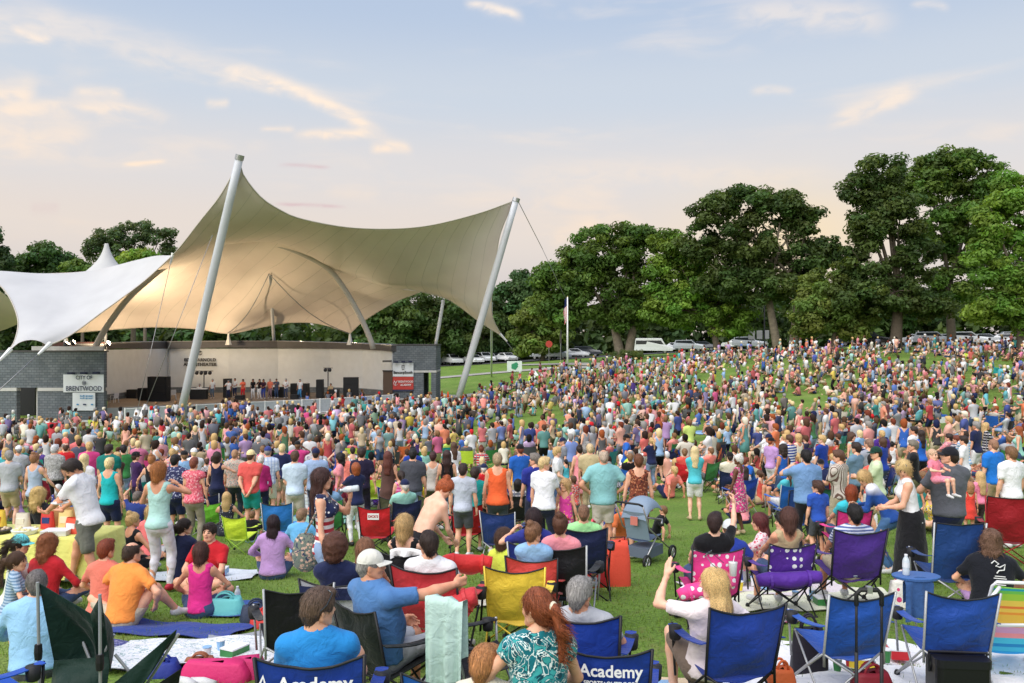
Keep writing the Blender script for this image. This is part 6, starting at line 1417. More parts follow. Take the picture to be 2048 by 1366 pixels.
c = [o for o in COL.objects if o.get('label') == 'red chair with a white store patch on its back'][0]
b = MB(); b.grid([[(u*0.10, -0.405, z) for z in (0.70,0.81)] for u in (-1,0,1)]); b.grid([[(u*0.10, -0.401, z) for z in (0.81,0.70)] for u in (-1,0,1)]); build('patch', b, M_WHITE, c); text_on(c, "DICK'S", 0.058, (0,-0.408,0.755), mat('red_ink', (0.45,0.03,0.04), 0.5), off=0.002)
# ---- right group
C('royal blue chair with silver legs left of the trolley handle', 1680, 7.1, 8, hx(34,82,170), frame=SIL, seed=26, scale=0.99)
C('royal blue chair with silver legs right of the trolley handle', 1892, 7.15, -6, hx(34,74,160), frame=SIL, seed=27, scale=0.99)
seated('dark haired man in a blue striped shirt with sandals', 'purple and black chair under the man in the striped shirt', 1694, 990, 2, hx(74,44,132), dict(), Y=10.3, top='tee', tc=hx(206,212,226), bottom='shorts', bc=KHAKI, hair='short', hc='black', skin=2, pat=cloth_mat('stripe_blue','stripes',c2=hx(84,100,150),scale=1.7), ck=dict(seed=28, scale=1.12))
seated('woman with brown hair behind the purple dotted chair', 'purple chair with white polka dots and a hanging cover', 1562, 1027, 6, hx(80,40,140), dict(sex='f'), Y=10.0, top='tank', tc=TAN, bottom='shorts', bc=DENIM, hair='bob', hc=hx(92,60,52), skin=1, ck=dict(seed=29, m=DOTW, scale=0.98, seat_m=M_NYLON))
seated('dark haired woman in black pointing up with a raised arm', 'hot pink chair with white polka dots and a hanging cover', 1418, 998, 4, hx(226,62,140), dict(sex='f', head=(-30,6), wR=(0.34,0.24,1.32), eR=(1,0,0.2), handR=(-0.1,0.2,1), w=1.15), Y=9.5, top='tee', tc=BLACK, bottom='jeans', bc=DENIM, hair='short', hc=hx(52,34,32), skin=3, ck=dict(seed=30, m=DOTW, seat_m=M_NYLON))
s_, J, Y = H('long curly haired woman in a black t-shirt with white back print', 1985, 9.7, -22, dict(base='ground', sex='f', w=1.45, lean=12), 1.05, top='tee', tc=hx(24,26,34), bottom='jeans', bc=LILAC, hair='curly', hc=hx(112,82,64))
for k, (s, z, sz) in enumerate((('The', 0.60, 0.075), ('Lions', 0.53, 0.08), ('ON TOUR', 0.46, 0.024))):
 pass
b = MB()
for k in range(6): b.box((0.06, -0.188+0.0, 0.47-k*0.022), (0.10+0.03*math.sin(k*2.3), 0.004, 0.008))
b.tube([(-0.02,-0.185,0.60),(0.01,-0.188,0.63),(0.05,-0.188,0.60),(0.02,-0.188,0.575),(0.06,-0.188,0.565),(0.11,-0.186,0.60),(0.10,-0.188,0.54),(0.05,-0.188,0.53),(0.03,-0.188,0.50)], 0.007, 5)
o = build('back_print', b, M_WHITE, s_); o.rotation_euler = (R(-10),0,0); o.location = (0,0.01,-0.03)
s_, J, Y = H('blond woman in a white tank top and long black skirt', 1822, 11.5, 74, dict(sex='f', lean=10, head=(72,-30), wL=(-0.06,0.34,1.06), wR=(0.08,0.36,1.04), eL=(-0.6,-0.6,-0.6), eR=(0.6,-0.6,-0.6), hem=0.10, flare=0.30, w=1.2, aw=1.2), 1.0, top='tank', tc=WHITE, bottom='skirt', bc=BLACK, hair='shag', hc=hx(220,190,132), skin=0)
sunglasses(s_, J)
H('man in a grey t-shirt and black cap holding a baby', 1898, 11.7, 6, dict(head=(48,6), wL=(-0.16,0.30,1.16), eL=(-0.9,-0.2,-0.7), wR=(0.05,0.34,1.12), eR=(0.9,-0.2,-0.7), w=1.25, belly=0.04, aw=1.15), 1.08, top='tee', tc=hx(92,94,102), bottom='shorts', bc=NAVY, hair='buzz', hc='dark brown', cap=hx(26,26,34), skin=0)
r_, J = person('baby in a pink top held against the grey t-shirt', Vector(P(1874,966,11.38)), R(-150), kid(0.42, base='chair', hs=1.5, wL=(-0.2,0.25,0.75), wR=(0.2,0.25,0.75)), 'tee', hx(238,130,150), 'shorts', hx(238,150,170), 'buzz', hx(206,170,140), 3, 0.45); r_.location.z -= 0.16
C('wide dark blue rocking chair with a rounded headrest', 1894, 10.3, -4, hx(30,64,122), scale=1.03, frame=SIL, style='high', seed=31)
C('tall dark red chair beside the curly haired woman', 2010, None, -24, hx(150,26,36), top_py=990, seed=32, style='high', frame=hx(150,26,36), hb=1.04, scale=1.05)
seated('woman with red bobbed hair in a turquoise shirt in a pink chair', 'hot pink chair beside the dark green one', 1690, 950, 4, hx(232,56,140), dict(sex='f', head=(-20,0)), Y=13.6, top='tee', tc=hx(60,190,206), bottom='shorts', bc=DENIM, hair='bob', hc=hx(156,72,40), ck=dict(seed=33))
C('dark green chair with a small white patch near the red haired woman', 1648, None, 8, hx(26,84,62), top_py=968, seed=34, frame=SIL)
C('slim blue lounge chair in front of the man with the phone', 1588, None, 10, hx(36,68,134), top_py=976, seed=35, style='high', hb=1.04)
H('boy lying forward on his elbows beside the striped shirt', 1647, None, 30, kid(0.75, base='ground'), 0.80, top_py=1022, top='tee', tc=hx(70,72,86), bottom='shorts', bc=NAVY, hair='short', hc='brown')
H('dark haired young man sitting beside the red haired girl', 1578, 11.6, 40, dict(base='ground', head=(30,0)), 1.1, top='tee', tc=hx(54,58,72), bottom='shorts', bc=OLIVE, hair='short', hc='black')
H('girl with dark red hair and her knees drawn up', 1540, 11.9, 62, dict(base='knees', sex='f', head=(20,-5)), 1.08, top='tee', tc=hx(236,220,222), bottom='shorts', bc=DENIM, hair='long', hc=hx(92,38,38), pat=cloth_mat('floral_pink','floral',hx(236,224,224),hx(206,60,90),hx(230,170,180)))
H('boy in a royal blue shirt and white cap sitting on the grass', 1460, 11.6, -8, kid(0.85, base='ground'), 0.98, top='tee', tc=hx(38,60,150), bottom='shorts', bc=LGREY, hair='buzz', hc='brown', cap=hx(206,208,212))
# ---- standing row behind
ROW = [
 ('man in a coral t-shirt and teal shorts with hands behind his back', 502, 18.0, -4, dict(wL=(-0.08,-0.20,0.92), wR=(0.04,-0.20,0.90), eL=(-1,0.1,0), eR=(1,0.1,0), head=(-8,0)), dict(top='tee', tc=hx(226,94,88), bottom='shorts', bc=hx(34,160,152), hair='buzz', hc='brown', cap=hx(236,216,160)), 1.05),
 ('man in a pale blue short sleeved shirt with a dark logo', 590, 17.6, 4, dict(wL=(-0.12,0.2,0.95), wR=(0.12,0.2,0.95)), dict(top='shirt', tc=hx(196,214,230), bottom='shorts', bc=hx(206,200,188), hair='short', hc='brown'), 1.04),
 ('man in a navy cap and grey blue t-shirt', 632, 18.8, 2, dict(w=1.15), dict(top='tee', tc=hx(150,172,206), bottom='jeans', bc=hx(30,36,60), hair='buzz', hc='dark brown', cap=NAVY), 1.06),
 ('dark haired woman in a navy sleeveless top near the stage fence side', 434, 19.5, 0, dict(sex='f', wR=(0.2,0.25,1.3)), dict(top='tank', tc=hx(30,36,68), bottom='jeans', bc=NAVY, hair='bob', hc='dark brown'), 1.0),
 ('man in a white checked shirt and royal cap by the grey haired lady', 536, 20.5, 2, dict(), dict(top='shirt', tc=hx(206,218,236), bottom='shorts', bc=CREAM, hair='buzz', hc='grey', cap=hx(56,66,130), pat=cloth_mat('check_blue','plaid',c2=hx(190,206,230),c3=hx(160,180,220),scale=0.9)), 1.06),
 ('white haired lady in a magenta cardigan', 522, 19.6, 10, dict(sex='f'), dict(top='long', tc=hx(168,36,104), bottom='pants', bc=NAVY, hair='short', hc='white'), 0.96),
 ('woman in a dark purple t-shirt with dark trousers standing tall', 724, 19.0, 0, dict(wR=(0.3,-0.02,0.85)), dict(top='tee', tc=hx(36,30,56), bottom='pants', bc=hx(36,30,50), hair='short', hc='dark brown'), 1.06),
 ('woman in a salmon t-shirt with a blond ponytail', 690, 21.0, -12, dict(sex='f'), dict(top='tee', tc=hx(252,140,126), bottom='shorts', bc=hx(150,40,70), hair='pony', hc='blond'), 0.98),
 ('woman with wavy auburn hair in a brown dress', 776, 18.4, 0, dict(sex='f', wL=(-0.1,0.3,1.2)), dict(top='dress', tc=hx(88,62,56), bottom='none', hair='wavy', hc=hx(96,48,38)), 1.02),
 ('young girl in a pink striped sundress', 802, 17.2, 20, kid(0.8, sex='f'), dict(top='dress', tc=hx(236,150,190), bottom='none', hair='pony', hc='dark brown', pat=cloth_mat('stripe_pink','stripes',c2=hx(226,80,150),scale=0.7)), 0.80),
 ('broad man in a charcoal t-shirt', 826, 18.2, -4, dict(w=1.2), dict(top='tee', tc=hx(74,76,84), bottom='jeans', bc=LDENIM, hair='short', hc='black'), 1.05),
 ('woman with short dark hair in a cream tank top', 866, 19.0, 0, dict(sex='f', wL=(-0.16,0.28,1.2)), dict(top='tank', tc=hx(206,200,192), bottom='shorts', bc=OLIVE, hair='short', hc=hx(64,34,34)), 1.0),
 ('girl with very long dark hair in a black tank and denim shorts', 894, 18.8, 4, dict(sex='f'), dict(top='tank', tc=hx(22,22,28), bottom='shorts', bc=hx(96,124,160), hair='long', hc=hx(56,34,32)), 1.02),
 ('teenager in a light grey t-shirt left of the teal one', 926, 14.6, -6, dict(), dict(top='tee', tc=hx(186,192,206), bottom='shorts', bc=DGREY, hair='short', hc=hx(58,42,40)), 0.93),
 ('boy in a teal t-shirt behind the grey t-shirt', 950, 15.4, -10, kid(0.85), dict(top='tee', tc=hx(28,146,142), bottom='shorts', bc=NAVY, hair='short', hc='dark brown'), 0.87),
 ('woman with short ash hair in an orange tank top', 995, 14.9, -4, dict(sex='f', w=1.15), dict(top='tank', tc=hx(242,104,56), bottom='capri', bc=hx(60,70,74), hair='short', hc=hx(176,152,120)), 1.03),
 ('woman in a marigold t-shirt with straight brown hair', 1034, 20.6, 4, dict(sex='f'), dict(top='tee', tc=hx(242,166,54), bottom='pants', bc=BLACK, hair='long', hc=hx(100,70,50)), 0.96),
 ('grey haired man in a royal blue t-shirt turned left', 1070, 15.6, 20, dict(head=(50,0)), dict(top='tee', tc=hx(42,52,140), bottom='shorts', bc=hx(60,64,90), hair='short', hc=hx(120,112,104)), 1.02),
 ('fair haired older woman in a white t-shirt turned towards the girl', 1088, 14.2, -28, dict(sex='f', head=(-48,-4), wR=(0.16,0.36,1.02), eR=(0.6,-1,-0.4), w=1.2), dict(top='tee', tc=hx(234,234,240), bottom='jeans', bc=hx(34,40,62), hair='short', hc=hx(220,192,140)), 1.0),
 ('little girl with long fair hair in a pink flowered dress looking back', 1131, 14.4, -20, kid(0.78, sex='f', head=(150,0)), dict(top='dress', tc=hx(224,72,160), bottom='none', hair='long', hc=hx(196,158,108), pat=cloth_mat('flower_dress','dots',hx(240,190,90),scale=1.3)), 0.77),
 ('bald man in a pale teal t-shirt with hands on his hips', 1207, 14.6, 2, dict(wL=(-0.21,0.02,1.02), wR=(0.21,0.02,1.02), eL=(-1,-0.5,0), eR=(1,-0.5,0), handL=(0.6,0.5,-0.6), handR=(-0.6,0.5,-0.6), w=1.3, belly=0.05), dict(top='tee', tc=hx(134,188,190), bottom='shorts', bc=hx(222,214,204), hair='balding', hc=hx(200,180,160), skin=1), 1.06),
 ('woman in a brown patterned sleeveless blouse by the stroller', 1277, 14.4, 0, dict(sex='f', w=1.1), dict(top='tank', tc=hx(128,66,48), bottom='shorts', bc=hx(150,90,70), hair='short', hc=hx(112,68,44), pat=cloth_mat('floral_brown','floral',hx(120,56,42),hx(186,120,84),hx(60,34,30))), 1.02),
 ('man in a tan shirt and tan trousers with a dark belt', 1180, 20.4, 0, dict(w=1.15), dict(top='shirt', tc=hx(196,178,138), bottom='pants', bc=hx(176,158,124), hair='short', hc=hx(206,180,140)), 1.05),
 ('man in a blue chambray shirt holding up a phone', 1612, 14.6, 6, dict(wL=(-0.12,0.32,1.42), eL=(-1,-0.2,-0.6), w=1.15), dict(top='shirt', tc=hx(116,152,196), bottom='pants', bc=hx(40,40,48), hair='short', hc='black'), 1.04),
 ('man in a brown striped shirt turned to his left', 1678, 15.4, 40, dict(head=(25,-6), wL=(-0.1,0.34,1.1), wR=(0.1,0.34,1.1)), dict(top='shirt', tc=hx(206,196,184), bottom='shorts', bc=KHAKI, hair='short', hc=hx(92,62,46), pat=cloth_mat('vstripe_brown','vstripes',c2=hx(108,84,74))), 1.02),
 ('man in a pale lime shirt and dark green cap facing left', 1752, 15.8, 70, dict(head=(15,-4), wL=(-0.05,0.34,1.18), wR=(0.06,0.34,1.15)), dict(top='tee', tc=hx(206,222,182), bottom='shorts', bc=TAN, hair='buzz', hc='dark brown', cap=hx(26,60,48)), 1.04),
 ('man in a slate blue t-shirt and jeans with folded arms', 1712, 18.0, 40, dict(wL=(0.08,0.28,1.15), wR=(-0.06,0.28,1.12), eL=(-1,-0.3,-0.4), eR=(1,-0.3,-0.4)), dict(top='tee', tc=hx(104,134,156), bottom='jeans', bc=hx(40,50,80), hair='short', hc='dark brown'), 1.05),
 ('man in a grey t-shirt with a camera strap', 1738, 19.2, 20, dict(w=1.1), dict(top='tee', tc=hx(150,154,164), bottom='shorts', bc=DGREY, hair='buzz', hc=hx(130,100,84)), 1.06),
 ('man in a black t-shirt with arms folded in profile', 1826, 18.4, 70, dict(wL=(0.1,0.26,1.15), wR=(-0.05,0.28,1.13), eL=(-1,-0.3,-0.4), eR=(1,-0.3,-0.4)), dict(top='tee', tc=hx(26,26,30), bottom='shorts', bc=OLIVE, hair='short', hc=hx(120,112,100)), 1.05),
 ('man in a bright blue t-shirt and khaki shorts', 1986, 17.4, 20, dict(w=1.1), dict(top='tee', tc=hx(32,116,206), bottom='shorts', bc=hx(176,152,122), hair='buzz', hc=hx(150,110,86)), 1.05),
 ('little girl in pink with curly fair hair', 1960, 16.6, 10, kid(0.7, sex='f'), dict(top='tee', tc=hx(238,136,168), bottom='pants', bc=hx(70,56,60), hair='wavy', hc=hx(206,170,120)), 0.70),
 ('toddler in a red dress beside the girl in pink', 1940, 16.2, -10, kid(0.6, sex='f', hem=0.6), dict(top='dress', tc=hx(226,70,60), bottom='none', hair='bob', hc=hx(170,120,84)), 0.60),
 ('man in a white t-shirt and dark striped shorts at the right', 2022, 14.8, 16, dict(w=1.1), dict(top='tee', tc=hx(238,238,242), bottom='shorts', bc=hx(70,74,86), hair='short', hc='light brown', bpat=cloth_mat('vstripe_grey','vstripes',c2=hx(120,124,136))), 1.02),
 ('person in a white shirt and blue tie-dyed sleeve bending forward', 1778, 12.6, 60, dict(sex='f', lean=38, head=(60,-30), wL=(-0.05,0.5,0.95), wR=(0.1,0.5,0.98), pel=(0,0,0.84)), dict(top='long', tc=WHITE, bottom='jeans', bc=hx(70,106,150), hair='bob', hc='blond', pat=cloth_mat('dip_dye','dip',c2=hx(36,76,150))), 0.98),
 ('boy in a blue t-shirt beside the striped shirt', 1636, 14.0, 10, kid(0.72, head=(40,0)), dict(top='tee', tc=hx(44,84,176), bottom='shorts', bc=DGREY, hair='short', hc=hx(76,50,40)), 0.74),
 ('blond curly haired woman in black sitting by a white towelled chair', 92, 13.4, -14, dict(base='chair', sex='f', head=(-20,0), wR=(0.36,0.24,0.66)), dict(top='tee', tc=hx(28,28,34), bottom='pants', bc=BLACK, hair='curly', hc=hx(216,184,120)), 1.0),
 ('woman with a pale blond bob in a turquoise top', 219, 15.5, -4, dict(sex='f', w=1.1), dict(top='tank', tc=hx(32,178,182), bottom='shorts', bc=NAVY, hair='short', hc=hx(228,204,150)), 0.98),
 ('woman with long blond hair in a white t-shirt', 169, 17.6, -6, dict(sex='f'), dict(top='tee', tc=hx(232,228,234), bottom='shorts', bc=WHITE, hair='long', hc='pale blond'), 1.0),
 ('big man in a dark teal polo', 218, 20.6, -4, dict(w=1.3), dict(top='polo', tc=hx(16,112,104), bottom='shorts', bc=DGREY, hair='short', hc='dark brown'), 1.08),
 ('woman with tied brown hair in a grey striped tank', 70, 17.4, -8, dict(sex='f', wR=(0.32,0.22,0.95)), dict(top='tank', tc=hx(166,180,202), bottom='pants', bc=BLACK, hair='bun', hc=hx(150,104,74)), 1.02),
 ('grey haired man in a grey print shirt', 110, 22.0, -8, dict(w=1.15), dict(top='shirt', tc=hx(164,162,160), bottom='pants', bc=BLACK, hair='short', hc=hx(204,202,204), pat=cloth_mat('floral_grey','floral',hx(160,160,160),hx(190,190,190),hx(130,130,130))), 1.06),
 ('woman in a purple t-shirt and black visor', 272, 20.5, -40, dict(sex='f', wL=(-0.1,0.34,1.15), wR=(0.1,0.34,1.18)), dict(top='tee', tc=hx(62,34,84), bottom='shorts', bc=hx(50,36,70), hair='short', hc=hx(70,46,40), cap=BLACK), 0.98),
 ('woman in a black tank top with a red bun', 304, 18.4, -4, dict(sex='f', wL=(-0.4,0.1,0.95), wR=(0.4,0.1,0.95)), dict(top='tank', tc=hx(24,24,30), bottom='shorts', bc=WHITE, hair='bun', hc=hx(170,110,66)), 0.98),
 ('man in a navy and white leaf print shirt', 350, 16.8, -2, dict(w=1.2), dict(top='shirt', tc=hx(62,66,104), bottom='shorts', bc=NAVY, hair='short', hc='black', pat=cloth_mat('floral_navy','floral',hx(60,64,104),hx(180,184,206),hx(40,40,76))), 1.0),
 ('woman in a coral print blouse and khaki trousers', 388, 16.0, -6, dict(sex='f', w=1.1), dict(top='loose', tc=hx(226,110,124), bottom='pants', bc=hx(150,140,124), hair='short', hc=hx(124,66,48), pat=cloth_mat('floral_coral','floral',hx(222,96,116),hx(240,170,176),hx(196,70,96))), 0.98),
 ('man in a tropical print shirt near the ball club chair', 470, 20.2, 0, dict(w=1.15), dict(top='shirt', tc=hx(200,186,170), bottom='pants', bc=hx(46,56,66), hair='buzz', hc=hx(170,130,96), pat=cloth_mat('floral_tan','floral',hx(196,184,166),hx(214,160,146),hx(130,140,140))), 1.02),
]
for lab, px, Y, rz, pose, kw, sc in ROW: H(lab, px, Y, rz, pose, sc, group='standing people on the lawn' if pose.get('base') != 'chair' else None, **kw)
# ------------------------------------------------------------------ things on the grass near the camera
def part(root, name, b, m, col=None, smooth=False): return build(name, b, m, root, col, smooth)
M_PLAS = mat('plastic', None, 0.4, objcol=True); M_VNL = mat('soft_vinyl', None, 0.6, objcol=True, bump=0.3, bscale=25)
blanket('blanket', 'white printed blanket under the girl in the hot pink tank', 425, 8.15, 1.9, 1.0, 0.1, cloth_mat('print_white','floral',hx(222,226,230),hx(160,180,180)), hx(226,226,230), seed=1, lift=0.075)
blanket('blanket', 'blue blanket behind the girl in the hot pink tank', 345, 9.2, 1.6, 0.6, -0.2, M_CLOTH, hx(36,62,140), seed=2)
blanket('blanket', 'navy patterned blanket under the orange polo', 215, 8.2, 1.3, 1.0, -0.1, cloth_mat('print_navy','floral',hx(40,50,110),hx(150,150,190)), hx(50,60,130), seed=3)
blanket('blanket', 'white sheet laid beside the red polo', 400, 12.6, 1.6, 1.0, 0.2, M_CLOTH, hx(214,220,226), seed=4)
blanket('blanket', 'grey striped towel lying at the left of the black chair', 505, 8.8, 0.9, 0.5, 0.3, M_CLOTH, hx(150,154,162), seed=5, cat='towel')
blanket('blanket', 'white sheet spread under the red awning chair', 985, 10.6, 1.7, 0.7, 0.0, M_CLOTH, hx(226,224,212), seed=6)
blanket('blanket', 'tan mat in front of the blond woman with the raised hand', 1290, 6.9, 1.1, 0.9, 0.15, M_CLOTH, hx(222,196,160), seed=7)
blanket('blanket', 'large white sheet under the blue chairs at the right', 1745, 7.75, 2.9, 1.7, -0.12, M_CLOTH, hx(232,232,234), seed=8, amp=0.02)
blanket('blanket', 'white cloth on the grass in the right hand corner', 2010, 8.15, 1.3, 0.9, -0.3, M_CLOTH, hx(230,230,232), seed=9, amp=0.02)
blanket('blanket', 'pale cream blanket under the purple dotted chair', 1600, 10.7, 2.6, 1.3, 0.05, M_CLOTH, hx(226,226,200), seed=10)
blanket('blanket', 'pink and black patterned cloth beside the pink dotted chair', 1505, 9.6, 0.9, 0.5, 0.2, cloth_mat('print_black','floral',hx(210,90,140),hx(220,220,220)), hx(30,26,34), seed=11)
blanket('blanket', 'white blanket spread under the raised hand group', 1530, 11.4, 2.2, 1.0, 0.0, M_CLOTH, hx(226,214,218), seed=12)
blanket('blanket', 'blue blanket near the lilac shirt', 560, 10.2, 1.9, 0.8, 0.0, M_CLOTH, hx(46,80,150), seed=13)
def soft_bag(name, label, px, Y, d, rz, col, m=None, cat='bag', handle=True, lift=0.0, hcol=None):
 p = on_ground(px, Y); e = empty(name, p+Vector((0,0,lift)), R(rz)); tag(e, label, cat, None)
 b = MB(); n = 22; prof = []
 G = []
 for i, z in enumerate(np.linspace(0, 1, 9)):
  w = 1-0.22*z**2; row = []
  for k in range(n+1):
   a = 2*math.pi*k/n; c, s = math.cos(a), math.sin(a); q = 0.5
   row.append((math.copysign(abs(c)**q, c)*d[0]/2*w*(1+0.03*math.sin(a*3+z*5)), math.copysign(abs(s)**q, s)*d[1]/2*(1-0.45*z**1.5)*(1+0.04*math.sin(a*4+z*3)), z*d[2]*(1+0.04*math.sin(a*2))))
  G.append(row)
 G.append([(x*0.3, y*0.2, z*0.97) for x, y, z in G[-1]]); b.grid(np.array(G).transpose(1,0,2)); part(e, 'bag_body', b, m or M_VNL, col, True)
 if handle:
  for s in (-1, 1):
   b = MB(); b.tube([(d[0]*0.22*math.cos(a), s*d[1]*0.14, d[2]*0.93+d[2]*0.38*math.sin(a)) for a in np.linspace(math.pi, 0, 9)], 0.011, 6); part(e, 'handle', b, m or M_VNL, hcol or col, True)
 return e
soft_bag('duffel_bag', 'hot pink chair bag lying on the grass beside the white blanket', 432, 7.45, (0.62,0.24,0.17), -4, hx(214,44,112), handle=False)
soft_bag('duffel_bag', 'second pink bag with a grey stripe right of the first', 494, 7.55, (0.34,0.24,0.17), 8, hx(206,46,112), handle=False)
soft_bag('handbag', 'small brown leather handbag behind the hot pink tank', 400, 7.75, (0.30,0.14,0.12), 4, hx(150,90,60))
soft_bag('backpack', 'royal blue bag between the orange polo and the pink bag', 322, 7.6, (0.34,0.26,0.13), 10, hx(34,52,140))
soft_bag('backpack', 'red and navy backpack lying by the lilac shirt', 540, 9.4, (0.42,0.30,0.18), -15, hx(196,54,48))
soft_bag('backpack', 'dark backpack beside the red and navy one', 512, 9.7, (0.36,0.28,0.18), 20, hx(40,52,76))
soft_bag('cooler_bag', 'turquoise cooler bag beside the red polo', 450, 10.0, (0.46,0.28,0.20), 6, hx(110,196,196))
soft_bag('tote_bag', 'white tote bag with coloured spots by the long black skirt', 1806, 10.2, (0.36,0.20,0.34), 4, hx(232,228,222), cloth_mat('spots_tote','dots',hx(210,70,120),scale=0.8))
soft_bag('tote_bag', 'black bag lying under the pink dotted chair at its left', 1365, 9.9, (0.30,0.2,0.16), 30, hx(40,26,34))
soft_bag('handbag', 'dark red bag on the white sheet between the blue chairs', 1742, 6.9, (0.36,0.22,0.22), 12, hx(124,20,36))
soft_bag('tote_bag', 'orange leather bag on the white sheet by the left blue chair', 1562, 7.0, (0.24,0.20,0.22), 15, hx(200,96,48))
soft_bag('backpack', 'black backpack leaning behind the left blue chair', 1618, 7.6, (0.32,0.22,0.40), -10, hx(26,22,34))
def cooler(label, px, Y, d, rz, col, lid, lift=0.0, name='cooler'):
 e = empty(name, on_ground(px, Y)+Vector((0,0,lift)), R(rz)); tag(e, label, 'cooler')
 def rb(b, z0, z1, sx, sy, r=0.05):
  ring = lambda k, z: [(math.copysign(sx/2-r, c)+r*c2, math.copysign(sy/2-r, s)+r*s2, z) for (c, s, c2, s2) in k]
  k = []
  for q in range(4):
   for a in np.linspace(q*math.pi/2, (q+1)*math.pi/2, 4): k.append((math.cos(q*math.pi/2+math.pi/4), math.sin(q*math.pi/2+math.pi/4), math.cos(a), math.sin(a)))
  n = len(k); V = ring(k, z0)+ring(k, z1); b.add(V, [(i, (i+1) % n, n+(i+1) % n, n+i) for i in range(n)]+[tuple(range(n-1,-1,-1)), tuple(range(n, 2*n))])
 b = MB(); rb(b, 0, d[2]*0.82, d[0], d[1]); part(e, 'box', b, M_PLAS, col)
 b = MB(); rb(b, d[2]*0.825, d[2], d[0]*1.03, d[1]*1.04); part(e, 'lid', b, M_PLAS, lid)
 b = MB(); b.tube([(-d[0]*0.52,0,d[2]*0.6),(-d[0]*0.54,0,d[2]*1.05),(d[0]*0.54,0,d[2]*1.05),(d[0]*0.52,0,d[2]*0.6)], 0.012, 6); part(e, 'handle', b, M_PLAS, lid); return e
cooler('black box cooler behind the right blue chair', 1915, 6.9, (0.42,0.30,0.36), -6, hx(22,22,26), hx(26,26,32))
cooler('white lidded cooler at the bottom of the view by the trolley handle', 1715, 5.75, (0.62,0.40,0.36), 3, hx(50,90,160), hx(228,228,230))
cooler('blue lidded cooler at the bottom edge right of the white lid', 1880, 5.75, (0.30,0.26,0.30), -4, hx(40,80,170), hx(40,84,176))
e = empty('trolley', on_ground(1738, 6.0), R(-2)); tag(e, 'black two pole trolley handle standing in front of the white lidded cooler', 'trolley')
for s in (-1, 1):
 b = MB(); b.tube([(s*0.088,0,0.10),(s*0.088,0,0.62)], 0.014, 8); b.tube([(s*0.088,0,0.62),(s*0.088,0,1.02)], 0.010, 8); part(e, 'pole', b, M_BLACK, None, True)
b = MB(); b.tube([(-0.088,0,0.95),(-0.088,0,1.03),(-0.06,0,1.06),(0.06,0,1.06),(0.088,0,1.03),(0.088,0,0.95)], 0.017, 8); part(e, 'grip', b, M_BLACK, None, True)
b = MB(); b.box((0,0,1.062), (0.035,0.045,0.045)); part(e, 'release_button', b, M_STEEL)
b = MB(); b.box((0,-0.10,0.09), (0.34,0.28,0.03)); part(e, 'base_plate', b, M_BLACK)
for s in (-1, 1):
 b = MB(); b.lathe([(0.075,-0.02),(0.075,0.02)], 16, (s*0.19,0.02,0.075), M=np.array(Matrix.Rotation(R(90),3,'Y'))); part(e, 'wheel', b, M_BLACK)
e = empty('beach_chair', on_ground(2004, 7.6), R(-8)); tag(e, 'rainbow striped beach chair with a white tube frame at the right edge', 'beach chair')
M_RB = mat('rainbow_cloth', (1,1,1), 0.7); nt = M_RB.node_tree; pbn = nt.nodes['Principled BSDF']; tcn_ = nt.nodes.new('ShaderNodeTexCoord'); sp_ = nt.nodes.new('ShaderNodeSeparateXYZ'); rr_ = nt.nodes.new('ShaderNodeValToRGB'); rr_.color_ramp.interpolation = 'CONSTANT'
nt.links.new(tcn_.outputs['Object'], sp_.inputs[0]); mr_ = nt.nodes.new('ShaderNodeMapRange'); mr_.inputs[1].default_value = 0.15; mr_.inputs[2].default_value = 0.95; nt.links.new(sp_.outputs[2], mr_.inputs[0]); nt.links.new(mr_.outputs[0], rr_.inputs[0])
st = [(0,(60,180,224)),(0.06,(30,150,210)),(0.10,(66,190,230)),(0.16,(30,140,206)),(0.20,(70,196,230)),(0.28,(240,150,160)),(0.34,(214,160,204)),(0.42,(246,150,60)),(0.46,(252,200,80)),(0.58,(250,160,60)),(0.61,(252,210,90)),(0.66,(246,130,60)),(0.69,(250,214,90)),(0.76,(170,216,70)),(0.84,(120,206,90)),(0.88,(40,170,200)),(0.91,(150,220,90)),(0.95,(40,180,200))]
while len(rr_.color_ramp.elements) < len(st): rr_.color_ramp.elements.new(0.5)
for el, (p_, c_) in zip(rr_.color_ramp.elements, st): el.position = p_; el.color = (*hx(*c_), 1)
nt.links.new(rr_.outputs[0], pbn.inputs['Base Color'])
part(e, 'backrest', cloth_grid(lambda u, v: ((u-0.5)*0.50, -0.10-0.36*v, 0.24+0.66*v-0.02*math.sin(math.pi*u)), 9, 12), M_RB, None, True)
part(e, 'seat', cloth_grid(lambda u, v: ((u-0.5)*0.50, -0.10+0.45*v, 0.24+0.05*v-0.03*math.sin(math.pi*u)), 9, 8), M_RB, None, True)
M_WTUBE = mat('white_tube', (0.75,0.76,0.78), 0.3)
b = MB(); b.tube([(-0.265,-0.08,0.20),(-0.265,-0.47,0.90),(-0.24,-0.49,0.94),(0.24,-0.49,0.94),(0.265,-0.47,0.90),(0.265,-0.08,0.20)], 0.014, 8); part(e, 'back_frame', b, M_WTUBE, None, True)
b = MB(); b.tube([(-0.265,-0.16,0.22),(-0.265,0.36,0.28),(0.265,0.36,0.28),(0.265,-0.16,0.22)], 0.014, 8); part(e, 'seat_frame', b, M_WTUBE, None, True)
for s in (-1, 1):
 b = MB(); b.tube([(s*0.285,-0.42,0.60),(s*0.30,-0.10,0.56),(s*0.30,0.30,0.52)], 0.018, 8); part(e, 'armrest', b, M_WTUBE, None, True)
b = MB(); b.tube([(-0.275,0.30,0.50),(-0.275,-0.30,0.02),(0.275,-0.30,0.02),(0.275,0.30,0.50)], 0.013, 8); part(e, 'leg', b, M_WTUBE, None, True)
